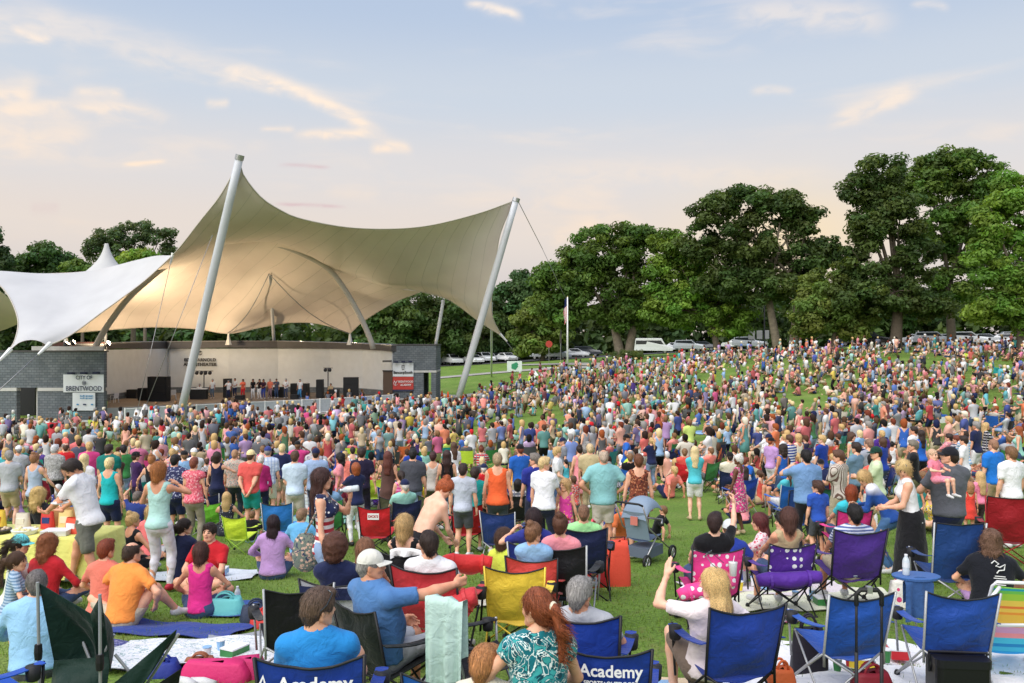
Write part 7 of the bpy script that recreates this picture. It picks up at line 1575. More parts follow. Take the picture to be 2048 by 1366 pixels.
b = MB(); b.tube([(-0.285,-0.25,0.55),(-0.285,0.26,0.02),(0.285,0.26,0.02),(0.285,-0.25,0.55)], 0.013, 8); part(e, 'leg', b, M_WTUBE, None, True)
b = MB(); b.tube([(-0.22,-0.50,0.90),(-0.30,-0.56,0.84),(-0.30,-0.60,0.66),(-0.26,-0.56,0.60),(0.26,-0.56,0.62),(0.30,-0.60,0.70),(0.30,-0.55,0.88),(0.24,-0.50,0.93)], 0.016, 8); part(e, 'carry_handle', b, M_WTUBE, None, True)
e = empty('folding_chair', on_ground(188, 6.35), R(-20)); e.scale = (1.12,)*3; tag(e, 'crumpled dark green chair half folded in the lower left corner', 'folding chair', 'folding camp chairs on the lawn')
def gsheet(p00, p10, p01, p11, sag, ph):
 a, b_, c, d = map(np.array, (p00, p10, p01, p11))
 def f(u, v):
  q = (1-u)*(1-v)*a+u*(1-v)*b_+(1-u)*v*c+u*v*d; w = math.sin(math.pi*u)*math.sin(math.pi*min(v+0.1,1)); return tuple(q+np.array(sag)*w+np.array([0,1,0.3])*0.016*math.sin(u*11+v*7+ph)*w)
 return cloth_grid(f, 15, 15)
GRN = hx(18,46,38)
part(e, 'backrest', gsheet((-0.24,-0.10,0.42),(0.02,0.02,0.36),(-0.26,-0.20,0.97),(0.03,-0.06,0.76),(0.02,0.13,-0.06),0.3), M_NYLON, GRN, True)
part(e, 'backrest', gsheet((0.02,0.02,0.36),(0.20,-0.06,0.40),(0.03,-0.06,0.76),(0.22,-0.16,0.93),(0.0,0.10,0.02),1.7), M_NYLON, GRN, True)
part(e, 'seat', gsheet((-0.24,-0.16,0.02),(0.22,-0.14,0.06),(-0.22,-0.12,0.44),(0.20,-0.06,0.50),(0,-0.16,0.06),2.4), M_NYLON, GRN, True)
part(e, 'armrest', gsheet((0.20,-0.08,0.30),(0.24,-0.02,0.22),(0.58,0.12,0.66),(0.52,0.16,0.56),(0.03,-0.03,-0.10),0.9), M_NYLON, GRN, True)
part(e, 'armrest', gsheet((0.22,-0.04,0.14),(0.26,0.02,0.04),(0.60,0.14,0.40),(0.54,0.18,0.26),(0.03,-0.03,-0.12),2.9), M_NYLON, hx(14,20,20), True)
for a, c in (((-0.27,-0.18,0.01),(-0.26,-0.21,0.98)),((0.20,-0.14,0.01),(0.225,-0.17,0.94)),((-0.20,0.0,0.02),(0.12,0.05,0.60)),((0.16,0.02,0.02),(-0.16,0.04,0.56)),((0.50,0.16,0.02),(0.20,-0.02,0.50)),((0.22,0.0,0.02),(0.56,0.16,0.62))):
 b = MB(); b.tube([a, c], 0.0105, 7); part(e, 'leg', b, M_FRAME, SIL)
for a in ((-0.265,-0.20,0.52),(0.215,-0.16,0.50)):
 b = MB(); b.lathe([(0.022,-0.05),(0.026,0),(0.022,0.05)], 8, a); part(e, 'hinge', b, M_BLACK)
C('blue chair cut by the lower left edge of the view', -48, 5.7, -30, hx(30,80,180), seed=36, frame=BLK)
e = empty('stroller', on_ground(1290, 14.0), R(-38)); tag(e, 'grey blue stroller with a hooded canopy standing on the grass', 'stroller')
SG = hx(128,146,166)
b = MB(); G = [[(0.23*math.cos(t)*1.0*(1), -0.10-0.30*math.cos(p_)+0.02, 0.74+0.36*math.sin(p_)*math.sin(t) if False else 0.72+0.38*math.sin(p_)*(0.55+0.45*math.sin(t))) for t in np.linspace(math.pi, 0, 11)] for p_ in np.linspace(0.15, math.pi*0.80, 12)]
b.grid(G); b.grid(np.array(G)[::-1]*0.985+np.array([0,0,0.008])); part(e, 'hood', b, M_VNL, SG, True)
part(e, 'seat_back', cloth_grid(lambda u, v: ((u-0.5)*0.42, -0.22-0.14*v-0.03*math.sin(math.pi*u), 0.42+0.46*v), 9, 8), M_VNL, SG, True)
part(e, 'seat', cloth_grid(lambda u, v: ((u-0.5)*0.42, -0.22+0.42*v, 0.42+0.04*v-0.04*math.sin(math.pi*u)), 9, 8), M_VNL, hx(110,130,160), True)
b = MB(); b.box((0,0.0,0.20), (0.40,0.50,0.16)); part(e, 'basket', b, M_VNL, hx(96,106,124))
b = MB(); b.box((0.02,-0.395,0.74), (0.13,0.012,0.14)); part(e, 'patch', b, M_PLAS, hx(200,120,110))
for s in (-1, 1):
 b = MB(); b.tube([(s*0.25,-0.52,1.02),(s*0.25,-0.30,0.62),(s*0.25,0.42,0.16)], 0.013, 8); part(e, 'side_tube', b, M_STEEL, None, True)
 b = MB(); b.tube([(s*0.25,-0.42,0.16),(s*0.25,-0.05,0.48)], 0.013, 8); part(e, 'side_tube', b, M_STEEL, None, True)
 for y in (-0.42, 0.44):
  M = np.array(Matrix.Rotation(R(90),3,'Y')); w = MB(); w.lathe([(0.085,-0.022),(0.112,-0.022),(0.118,0),(0.112,0.022),(0.085,0.022)], 22, (s*0.27,y,0.118), False, M); wo_ = part(e, 'wheel', w, M_BLACK, None, True)
  w = MB(); w.lathe([(0.082,-0.012),(0.086,0.0),(0.082,0.012)], 20, (s*0.27,y,0.118), False, M)
  for a in range(6): w.tube([(s*0.27, y, 0.118),(s*0.27, y+0.083*math.cos(a*1.047), 0.118+0.083*math.sin(a*1.047))], 0.008, 5)
  part(wo_, 'rim', w, M_STEEL)
b = MB(); b.tube([(-0.25,-0.52,1.02),(-0.20,-0.56,1.05),(0.20,-0.56,1.05),(0.25,-0.52,1.02)], 0.018, 8); part(e, 'push_bar', b, M_BLACK, None, True)
b = MB(); b.tube([(-0.25,0.10,0.64),(-0.2,0.22,0.68),(0.2,0.22,0.68),(0.25,0.10,0.64)], 0.018, 8); part(e, 'front_tray', b, M_STEEL, None, True)
e = soft_bag('cooler', 'tall orange red upright cooler bag on the grass left of the stroller', 1236, 11.8, (0.34,0.28,0.62), 6, hx(236,84,62), handle=False, cat='cooler')
b = MB(); b.tube([(-0.10,0.02,0.50),(-0.10,0.02,0.66),(0.10,0.02,0.66),(0.10,0.02,0.50)], 0.01, 6); part(e, 'handle', b, M_BLACK, None, True)
soft_bag('tote_bag', 'red and black bag slumped beside the tall orange red cooler', 1192, 11.7, (0.30,0.28,0.32), 25, hx(176,30,34))
e = empty('umbrella_stroller', on_ground(1176, 12.4), R(-24)); tag(e, 'pink folding umbrella stroller beside the orange red cooler', 'stroller')
part(e, 'seat', cloth_grid(lambda u, v: ((u-0.5)*0.34, -0.05-0.18*v, 0.26+0.46*v-0.05*math.sin(math.pi*u)), 9, 9), M_VNL, hx(240,150,190), True)
for s in (-1, 1):
 b = MB(); b.tube([(s*0.19,0.26,0.06),(s*0.19,-0.22,0.80),(s*0.19,-0.28,0.90)], 0.011, 7); part(e, 'side_tube', b, M_WTUBE, None, True)
 b = MB(); b.tube([(s*0.19,-0.26,0.88),(s*0.19,-0.36,0.93),(s*0.19,-0.40,0.89)], 0.017, 7); part(e, 'handle', b, M_PLAS, hx(226,80,100), True)
 b = MB(); b.tube([(s*0.19,-0.26,0.06),(s*0.19,0.06,0.42)], 0.011, 7); part(e, 'side_tube', b, M_WTUBE, None, True)
 for y in (-0.26, 0.26):
  b = MB(); b.lathe([(0.065,-0.015),(0.065,0.015)], 14, (s*0.19,y,0.065), M=np.array(Matrix.Rotation(R(90),3,'Y'))); part(e, 'wheel', b, M_BLACK)
TY = 11.9; tp = on_ground(70, TY); e = empty('table', tp, R(-3)); tag(e, 'long picnic table under a pale yellow cloth at the left edge', 'table')
b = MB(); b.box((0,0,0.725), (2.05,0.75,0.03)); part(e, 'table_top', b, M_WHITE)
for sx in (-1, 1):
 for sy in (-1, 1):
  b = MB(); b.tube([(sx*0.9,sy*0.28,0.0),(sx*0.85,sy*0.28,0.71)], 0.015, 7); part(e, 'leg', b, M_STEEL)
tcl = MB(); hw, hd = 1.06, 0.40
ring = [(-hw,-hd),(hw,-hd),(hw,hd),(-hw,hd)]; per = []
for (a, c) in zip(ring, ring[1:]+ring[:1]):
 for t in np.linspace(0, 1, 24, endpoint=False): per.append((a[0]+(c[0]-a[0])*t, a[1]+(c[1]-a[1])*t))
n = len(per); rows = []
for z, o in ((0.748,0.0),(0.72,0.012),(0.55,0.02),(0.38,0.035),(0.20,0.05)):
 rows.append([(x*(1+o/abs(hw))+0.018*math.sin(i*1.3)*(0.75-z), y*(1+o/hd)+0.03*math.sin(i*0.9+1)*(0.75-z), z+0.012*math.sin(i*0.6)*(0.75-z)) for i, (x, y) in enumerate(per)])
tcl.add([p_ for r_ in rows for p_ in r_], [(i*n+k, i*n+(k+1) % n, (i+1)*n+(k+1) % n, (i+1)*n+k)[::-1] for i in range(4) for k in range(n)]+[tuple(range(n))])
o = build('tablecloth', tcl, M_CLOTH, None, hx(232,228,130), True); o.location = tp; o.rotation_euler = (0,0,R(-3)); tag(o, 'pale yellow cloth hanging over the picnic table', 'tablecloth')
def on_table(x, y):
 a = R(-3); return tp+Vector((x*math.cos(a)-y*math.sin(a), x*math.sin(a)+y*math.cos(a), 0.752))
def food(name, label, x, y, kind, col, d, cat, lab2=None):
 e = empty(name, on_table(x, y), R(random.uniform(-25, 25))); tag(e, label, cat); b = MB()
 if kind == 'bag':
  G = [[(math.copysign(abs(math.cos(a))**0.6, math.cos(a))*d[0]/2*(1-0.1*z)*(1+0.05*math.sin(5*a+z*4)), math.copysign(abs(math.sin(a))**0.7, math.sin(a))*d[1]/2*(1-0.55*z)*(1+0.06*math.sin(4*a)), z*d[2]) for a in np.linspace(0, 2*math.pi, 17)] for z in np.linspace(0, 1, 7)]
  b.grid(np.array(G).transpose(1,0,2)); part(e, 'bag_body', b, M_PLAS, col, True); q = MB(); q.box((0,-d[1]*0.36,d[2]*0.5), (d[0]*0.55,0.02,d[2]*0.34)); part(e, 'paper_patch', q, M_PLAS, lab2 or WHITE)
 elif kind == 'box':
  b.box((0,0,d[2]/2), d); part(e, 'box_body', b, M_PLAS, col); q = MB(); q.box((0,0,d[2]+0.004), (d[0]*1.01,d[1]*1.01,0.008)); part(e, 'lid', q, M_PLAS, lab2 or col)
 elif kind == 'tray':
  b.lathe([(d[0]*0.42,0),(d[0]*0.5,d[2])], 20); part(e, 'tray', b, M_PLAS, col); q = MB()
  for k in range(12): q.lathe([(0.0,0.0),(0.03,0.012),(0.02,0.035),(0.0,0.042)], 7, (random.uniform(-.3,.3)*d[0], random.uniform(-.3,.3)*d[0], d[2]*0.7), False)
  f_ = part(e, 'food', q, M_PLAS, lab2 or CREAM, True); f_['kind'] = 'stuff'
 return e
for a in ((-0.80,-0.1,'bag',hx(232,226,206),(0.14,0.12,0.26),'clear bag of rolls at the left end of the picnic table','bag',hx(220,200,150)),(-0.58,0.1,'bag',hx(226,190,70),(0.20,0.12,0.26),'yellow crisp bag on the picnic table','crisp bag',hx(200,70,50)),
          (-0.25,0.12,'bag',hx(214,206,190),(0.22,0.14,0.22),'white paper bag on the picnic table','bag',hx(226,220,200)),(0.10,0.14,'bag',hx(206,60,56),(0.20,0.12,0.24),'red crisp bag on the picnic table','crisp bag',hx(40,60,120)),
          (0.36,0.15,'bag',hx(226,196,130),(0.22,0.12,0.26),'tan snack bag beside the red crisp bag','crisp bag',hx(230,220,190)),(0.62,-0.08,'bag',hx(222,84,60),(0.30,0.18,0.20),'big orange red crisp bag under the hands of the white polo','crisp bag',hx(232,226,226)),
          (-0.42,-0.18,'tray',hx(40,40,44),(0.36,0.3,0.05),'dark tray of sandwiches on the picnic table','tray',hx(210,190,160)),(-0.02,-0.20,'tray',hx(220,222,226),(0.34,0.3,0.06),'clear tray of dip and crackers on the picnic table','tray',hx(226,214,160)),
          (0.45,-0.22,'box',hx(214,214,216),(0.34,0.24,0.06),'clear plastic lid box near the orange red crisp bag','box',hx(224,226,230))):
 food('snack_bag' if a[2] == 'bag' else 'food_tray' if a[2] == 'tray' else 'food_box', a[5], a[0], a[1], a[2], a[3], a[4], a[6], a[7])
e = empty('carton', on_ground(142, 12.4)+Vector((0,0,0.0)), R(6)); tag(e, 'open brown cardboard carton with a hand hole behind the picnic table', 'box')
b = MB();
for q, d in (((0,-0.2,0.52),(0.52,0.012,1.04)),((0,0.2,0.50),(0.52,0.012,1.0)),((-0.26,0,0.5),(0.012,0.4,1.0)),((0.26,0,0.5),(0.012,0.4,1.0))): b.box(q, d)
part(e, 'carton_wall', b, M_VNL, hx(186,140,92)); b = MB(); b.box((0.02,-0.208,0.93), (0.16,0.01,0.06)); part(e, 'hand_hole', b, M_BLACK)
def plate_of_food():
 p = P(120,1008,11.0); e = empty('paper_plate', p); tag(e, 'paper plate held by the man in the white polo', 'plate'); b = MB(); b.lathe([(0.02,0),(0.08,0.004),(0.11,0.02),(0.105,0.022),(0.075,0.01),(0.0,0.008)], 20, cap=False); part(e, 'plate', b, M_WHITE, None, True)
 b = MB(); b.lathe([(0.0,0.01),(0.04,0.015),(0.03,0.035),(0,0.04)], 9, cap=False); part(e, 'food', b, M_PLAS, hx(190,120,80), True)
plate_of_food()
def shoe_pair(label, px, Y, col, rz):
 for k in (-1, 1):
  e = empty('shoe', on_ground(px, Y)+Vector((k*0.07,0,0.0)), R(rz+k*8)); tag(e, ('left ' if k < 0 else 'right ')+label, 'shoe', 'loose shoes on the lawn')
  b = MB(); b.tube([(0,-0.12,0.035),(0,0.0,0.04),(0,0.13,0.03)], [0.040,0.046,0.036], 10); part(e, 'upper', b, M_VNL, col, True); b = MB(); b.box((0,0.005,0.008), (0.085,0.28,0.016)); part(e, 'sole', b, M_PLAS, WHITE)
shoe_pair('brown loafer on the white sheet under the left blue chair', 1668, 6.75, hx(120,62,48), 40)
shoe_pair('white sandal in front of the hot pink bag', 390, 7.25, hx(214,214,214), 60)
shoe_pair('grey trainer under the purple and black chair', 1735, 10.0, hx(120,124,130), 10)
for lab, px, Y, z in (('clear bottle on the blue tray of the wide rocking chair', 1812, 9.0, 0.62), ('small water bottle in the grass by the hot pink dotted chair', 1490, 9.2, 0.0), ('water bottle beside the purple dotted chair arm', 1612, 9.8, 0.60), ('green topped bottle near the red polo', 475, 10.6, 0.0)):
 bottle(lab, on_ground(px, Y)+Vector((0,0,z)), None, 0.22, 0.036)
e = empty('side_tray', on_ground(1832, 9.0), 0); tag(e, 'small blue side tray on one thin leg left of the wide rocking chair', 'tray')
b = MB(); b.lathe([(0.20,0.59),(0.21,0.615),(0.20,0.62)], 20, M=np.diag([1.2,0.8,1])); part(e, 'tray_top', b, M_PLAS, hx(60,100,160)); b = MB(); b.tube([(0,0,0.0),(0,0,0.6)], 0.012, 6); part(e, 'leg', b, M_STEEL)
towel('blue denim cloth hanging from the side tray', 1838, 8.9, gz(*gp(1838,8.9))+0.60, 0.30, 0.40, 0, hx(50,82,130), seed=8)
e = empty('cup', on_ground(1466, 9.0)+Vector((0,0,0.62))); tag(e, 'white paper cup with a straw on the arm of the pink dotted chair', 'cup')
b = MB(); b.lathe([(0.034,0),(0.046,0.14),(0.048,0.145)], 16); part(e, 'cup_body', b, M_WHITE, None, True); b = MB(); b.tube([(0,0,0.13),(0.015,0,0.21)], 0.004, 5); part(e, 'straw', b, M_PLAS, WHITE)
def roll_cover(label, px, Y, z, L, rz, tilt, col, m, r=0.085):
 p = on_ground(px, Y); p.z += z; e = empty('rolled_cover', p, R(rz)); tag(e, label, 'rolled cover'); b = MB(); n = 14; d = Vector((math.cos(R(tilt)), 0, math.sin(R(tilt))))
 b.tube([d*L*(t-0.5)+Vector((0,0,0.012*math.sin(t*9))) for t in np.linspace(0, 1, n)], [r*(0.75+0.35*math.sin(math.pi*min(1,max(0,t*1.0)))+0.05*math.sin(t*14)) for t in np.linspace(0, 1, n)], 14); part(e, 'cover_body', b, m, col, True)
 for t in (-0.3, 0.3):
  b = MB(); b.tube([d*(L*t-0.015), d*(L*t+0.015)], r*1.12, 14); part(e, 'strap', b, M_VNL, col)
roll_cover('rolled hot pink cover hanging below the pink dotted chair', 1413, 9.15, 0.46, 0.62, 0, 16, hx(232,70,144), DOTW)
roll_cover('rolled purple cover hanging below the purple dotted chair', 1578, 9.65, 0.46, 0.72, 0, 3, hx(84,42,146), M_NYLON)
roll_cover('rolled red cover in front of the red awning chair', 935, 10.5, 0.50, 0.60, 0, -2, hx(224,54,54), M_NYLON, 0.11)
roll_cover('rolled coral cover over the side of the big red chair', 905, 7.55, 0.62, 0.46, 0, 22, hx(206,60,66), M_NYLON, 0.10)
n = 70000; Yg = 5.0+13*rng.random(n)**0.8; Xg = (rng.random(n)*2-1)*0.63*Yg; zg = GZ(Xg, Yg); g_ = np.stack([Xg, Yg, zg], 1)
a_ = rng.random(n)*6.283; t_ = np.stack([np.cos(a_), np.sin(a_), 0*a_], 1); h_ = (0.022+0.03*rng.random(n)*(0.6+0.4*np.sin(Xg*2.3)*np.sin(Yg*1.9)))[:,None]
V = np.stack([g_-t_*0.005, g_+t_*0.005, g_+np.array([0,0,1])*h_+rng.normal(size=(n,3))*0.012], 1).reshape(-1, 3)
me = mesh_np('grass', V, np.arange(n*3).reshape(-1, 3), False); c_ = np.ones((n, 4), np.float32); c_[:,:3] = np.array([0.17,0.28,0.05])*(0.5+rng.random(n))[:,None]; c_[rng.random(n) < 0.1,:3] = (0.30,0.30,0.12)
me.color_attributes.new('tint', 'FLOAT_COLOR', 'POINT').data.foreach_set('color', np.repeat(c_, 3, 0).ravel()); tag(link('grass', me, M_LEAF), 'short green grass blades on the near lawn', None, None, 'stuff')
# ------------------------------------------------------------------ stage equipment, fence, band
M_GRILL = mat('speaker_grill', (0.016,0.016,0.017), 0.75, 0.2, 30, 0.6, 90)
def speaker(label, px, Y, w, h, rz=0.0, z0=SZ, d=0.75, name='speaker'):
 x = (px-1024)/FP*Y; e = empty(name, (x, Y, z0), R(rz)); tag(e, label, 'speaker', 'black speakers on the stage')
 b = MB(); b.box((0,0.02,h/2), (w,d,h)); part(e, 'cabinet', b, M_BLACK)
 b = MB()
 k = max(1, round(h/0.75))
 for i in range(k): b.box((0,-d/2-0.0,h*(i+0.5)/k), (w*0.92,0.05,h/k*0.9))
 part(e, 'grille', b, M_GRILL)
 for s in (-1, 1):
  b = MB(); b.box((s*(w/2+0.012),0,h*0.6), (0.03,0.25,0.10)); part(e, 'handle', b, M_DARK)
 return e
speaker('tall black speaker stack at the left side of the stage', 318, 74, 1.75, 2.15, -8)
speaker('second dark speaker just left of the tall left stack', 289, 75, 0.9, 1.1, -8)
speaker('big black speaker stack at the right side of the stage', 702, 77.3, 1.35, 1.95, 6)
speaker('narrow black speaker between the right light stand and the big stack', 640, 78.3, 0.62, 1.7, 4)
speaker('small black amplifier on the floor left of the big right stack', 668, 78.2, 0.9, 0.8, 4)
speaker('low black amplifier by the left back wall', 266, 78, 0.9, 0.8, 0)
speaker('black keyboard amplifier behind the white table', 455, 79, 0.6, 1.75, 0)
speaker('black bass amplifier near the middle of the stage', 560, 79.5, 0.8, 0.95, 0)
speaker('black monitor wedge in front of the singers', 590, 77, 0.7, 0.4, 0); speaker('black monitor wedge in front of the drummer', 480, 76, 0.7, 0.4, 0)
speaker('black covered piano right of the singers', 600, 79.2, 1.6, 1.3, -6)
def light_stand(label, px, Y, ztop, lamps, lit):
 x = (px-1024)/FP*Y; e = empty('light_stand', (x, Y, SZ)); tag(e, label, 'light stand', 'lamp stands on the stage'); h = ztop-SZ
 b = MB(); b.tube([(0,0,0),(0,0,h)], 0.05, 8); part(e, 'pole', b, M_DARK)
 for a in range(3): b = MB(); b.tube([(0,0,0.7),(math.cos(a*2.09)*0.6, math.sin(a*2.09)*0.6, 0.02)], 0.03, 6); part(e, 'leg', b, M_DARK)
 b = MB(); b.box((0,0,h), (lamps*0.42,0.06,0.06)); part(e, 'crossbar', b, M_DARK)
 for k in range(lamps):
  xx = (k-(lamps-1)/2)*0.40; b = MB(); b.lathe([(0.10,-0.16),(0.15,-0.02),(0.17,0.12)], 12, (xx,-0.10,h-0.16), M=np.array(Matrix.Rotation(R(110),3,'X'))); l_ = part(e, 'lamp', b, M_DARK, None, True)
  b = MB(); b.lathe([(0.15,0.10),(0.02,0.115)], 12, (xx,-0.10,h-0.16), M=np.array(Matrix.Rotation(R(110),3,'X'))); part(l_, 'lens', b, lit)
M_AMBER = mat('amber_lens', (0.8,0.55,0.2), 0.3, emit=(1,0.62,0.22), estr=1.4); M_PINKL = mat('pink_lens', (0.9,0.4,0.3), 0.3, emit=(1,0.45,0.30), estr=3.0)
light_stand('lamp stand with a row of four amber lamps below the stage lettering', 408, 78.5, zpx(742,78.5), 4, M_AMBER)
light_stand('lamp stand with two lit reddish lamps at the right of the stage', 656, 79.0, zpx(736,79), 2, M_PINKL)
def plastic_chair(label, px, Y, rz):
 x = (px-1024)/FP*Y; e = empty('plastic_chair', (x, Y, SZ), R(rz)); tag(e, label, 'chair', 'white plastic chairs on the stage')
 part(e, 'seat', cloth_grid(lambda u, v: ((u-0.5)*0.46, (v-0.5)*0.44, 0.43-0.02*math.sin(math.pi*u)), 6, 6, 0.02), M_WHITE)
 part(e, 'backrest', cloth_grid(lambda u, v: ((u-0.5)*0.44, -0.22-0.10*v-0.03*math.sin(math.pi*u), 0.45+0.42*v), 6, 6, 0.02), M_WHITE)
 for sx in (-1, 1):
  for sy in (-1, 1): b = MB(); b.tube([(sx*0.21,sy*0.20,0.43),(sx*0.25,sy*0.25,0.0)], [0.03,0.022], 6); part(e, 'leg', b, M_WHITE)
  b = MB(); b.tube([(sx*0.24,-0.25,0.66),(sx*0.26,0.12,0.65),(sx*0.25,0.22,0.42)], 0.025, 6); part(e, 'armrest', b, M_WHITE)
plastic_chair('white plastic chair alone at the left end of the stage floor', 229, 72, 60); plastic_chair('white plastic chair right of the tall speaker stack', 346, 76.5, 30)
plastic_chair('white plastic chair partly behind the leaning mast', 387, 77, -30)
e = empty('keyboard', (xw(398,76.5), 76.5, SZ)); tag(e, 'white keyboard on a black draped stand below the lamp row', 'keyboard')
b = MB(); b.box((0,0,0.95), (1.5,0.4,0.10)); part(e, 'keys', b, M_WHITE); b = MB(); b.box((0,0,0.46), (1.5,0.5,0.88)); part(e, 'drape', b, M_BLACK)
e = empty('drum_kit', (xw(548,80), 80, SZ)); tag(e, 'dark drum kit behind the line of singers', 'drums')
for q, r_, h_ in (((0,-0.3,0.05),0.30,0.5),((-0.5,0.1,0.5),0.2,0.3),((0.5,0.1,0.5),0.2,0.3),((0.0,0.2,0.65),0.18,0.25)): b = MB(); b.lathe([(r_,0),(r_,h_)], 16, q); part(e, 'drum', b, M_BLACK)
for s in (-1, 1):
 b = MB(); b.lathe([(0.0,0.02),(0.24,0.0)], 16, (s*0.75,0.2,1.15)); b.tube([(s*0.75,0.2,0),(s*0.75,0.2,1.15)], 0.015, 5); part(e, 'cymbal', b, mat('brass', (0.6,0.42,0.14), 0.3, metal=0.9))
for px, Y in ((457,75.6),(505,76),(535,76.5),(575,77),(600,77)):
 x = (px-1024)/FP*Y; e = empty('microphone_stand', (x, Y-0.45, SZ)); tag(e, 'thin black microphone stand before '+{457:'the white singer at the front',505:'the singer with red print',535:'the man in coral',575:'the tall man in white',600:'the lone guitarist'}[px], 'microphone stand', 'microphone stands on the stage')
 b = MB(); b.tube([(0,0,0),(0,0,1.4)], 0.014, 5); part(e, 'pole', b, M_DARK); b = MB(); b.lathe([(0.14,0),(0.13,0.03)], 10); part(e, 'base', b, M_DARK); b = MB(); b.tube([(0,0,1.4),(0,0.12,1.46)], 0.02, 6); part(e, 'microphone', b, M_DARK)
BAND = [('singer in white with a cap and navy trousers at the front of the stage',457,75.6,170,'m',WHITE,NAVY,WHITE),('keyboard player in white seated behind the white keyboard',398,77.6,180,'m',WHITE,NAVY,WHITE),('guitarist in a white shirt and cap beside the keyboard',425,77.6,172,'m',WHITE,hx(90,110,130),WHITE),
 ('singer in an orange red top and red trousers left of the middle',486,77.2,185,'f',hx(240,110,80),RED,None),('tambourine player in white behind the orange red singer',470,79,176,'m',WHITE,NAVY,None),('singer in a black dress with red print on the stage',506,77.6,182,'f',BLACK,WHITE,None),('singer in black with white shorts on the stage',519,77.4,170,'f',BLACK,WHITE,None),
 ('singer in a dark top with blue shorts on the stage',527,77.2,178,'f',hx(60,30,50),hx(50,70,150),None),('man in a coral shirt and white cap on the stage',540,77.8,186,'m',hx(240,130,100),hx(150,120,130),WHITE),('man in a grey waistcoat and jeans on the stage',553,78.0,180,'m',hx(80,84,100),DENIM,None),
 ('tall man in white and jeans at the right of the singers',572,77.9,176,'m',WHITE,hx(60,70,100),WHITE),('guitarist in white with light jeans standing alone on the stage',600,77.0,165,'m',WHITE,hx(70,140,190),WHITE),('man in a tan shirt seated by the right lamp stand',661,78.6,182,'m',TAN,DENIM,None),('drummer in white behind the singers',545,80.6,180,'m',WHITE,BLACK,WHITE)]
for i, (lab, px, Y, rz, sx_, tc, bc, cap) in enumerate(BAND):
 x = (px-1024)/FP*Y; base = 'chair' if 'seated' in lab or 'drummer' in lab else 'stand'
 po = dict(sex=sx_, base=base);
 if i % 3 == 0: po.update(wR=(0.05,0.26,1.28 if base == 'stand' else 0.7), eR=(1,-0.3,-0.5))
 elif i % 3 == 1: po.update(wL=(-0.1,0.28,1.05 if base == 'stand' else 0.7), wR=(0.15,0.26,1.10 if base == 'stand' else 0.7))
 person(lab, (x, Y, SZ), R(rz), po, 'tee', tc, 'pants', bc, 'short' if sx_ == 'm' else 'bob', 'black' if i % 2 else 'dark brown', 4 if i % 3 else 2, 1.03, cap=cap, group='band members on the stage', res='mid')
M_MESH = mat('fence_mesh', (0.50,0.54,0.57), 0.7, 0.1, 6, trans=0.25)
FL = [gp(250,64.2), gp(345,66.2), gp(440,68.6), gp(530,71.2), gp(640,73.6), gp(786,76.6)]
e = empty('fence', (*FL[0], gz(*FL[0]))); tag(e, 'low white fence with pale mesh panels along the front of the stage', 'fence'); O_ = Vector(e.location)
pl = [Vector(p_) for p_ in FL]; acc = [pl[0]]
for a, c in zip(pl[:-1], pl[1:]):
 k = max(1, round((c-a).length/1.75)); acc += [a.lerp(c, i/k) for i in range(1, k+1)]
for i, q in enumerate(acc):
 z = gz(q.x, q.y); b = MB(); b.box((q.x-O_.x, q.y-O_.y, z-O_.z+0.62), (0.09,0.09,1.34)); part(e, 'post', b, M_WHITE)
 if i < len(acc)-1:
  r_ = acc[i+1]; z2 = gz(r_.x, r_.y); A = Vector((q.x-O_.x, q.y-O_.y, z-O_.z)); B = Vector((r_.x-O_.x, r_.y-O_.y, z2-O_.z))
  b = MB()
  for h in (1.22, 0.10): b.tube([A+Vector((0,0,h)), B+Vector((0,0,h))], 0.035, 5)
  part(e, 'rail', b, M_WHITE)
  b = MB(); d = (B-A); n_ = Vector((-d.y, d.x, 0)).normalized()*0.008
  V = [A+Vector((0,0,0.12))+n_, B+Vector((0,0,0.12))+n_, B+Vector((0,0,1.2))+n_, A+Vector((0,0,1.2))+n_]; W2 = [v-2*n_ for v in V]
  b.add([tuple(v) for v in V+W2], [(0,1,2,3),(7,6,5,4),(0,4,5,1),(2,6,7,3),(1,5,6,2),(0,3,7,4)]); part(e, 'mesh_panel', b, M_MESH)
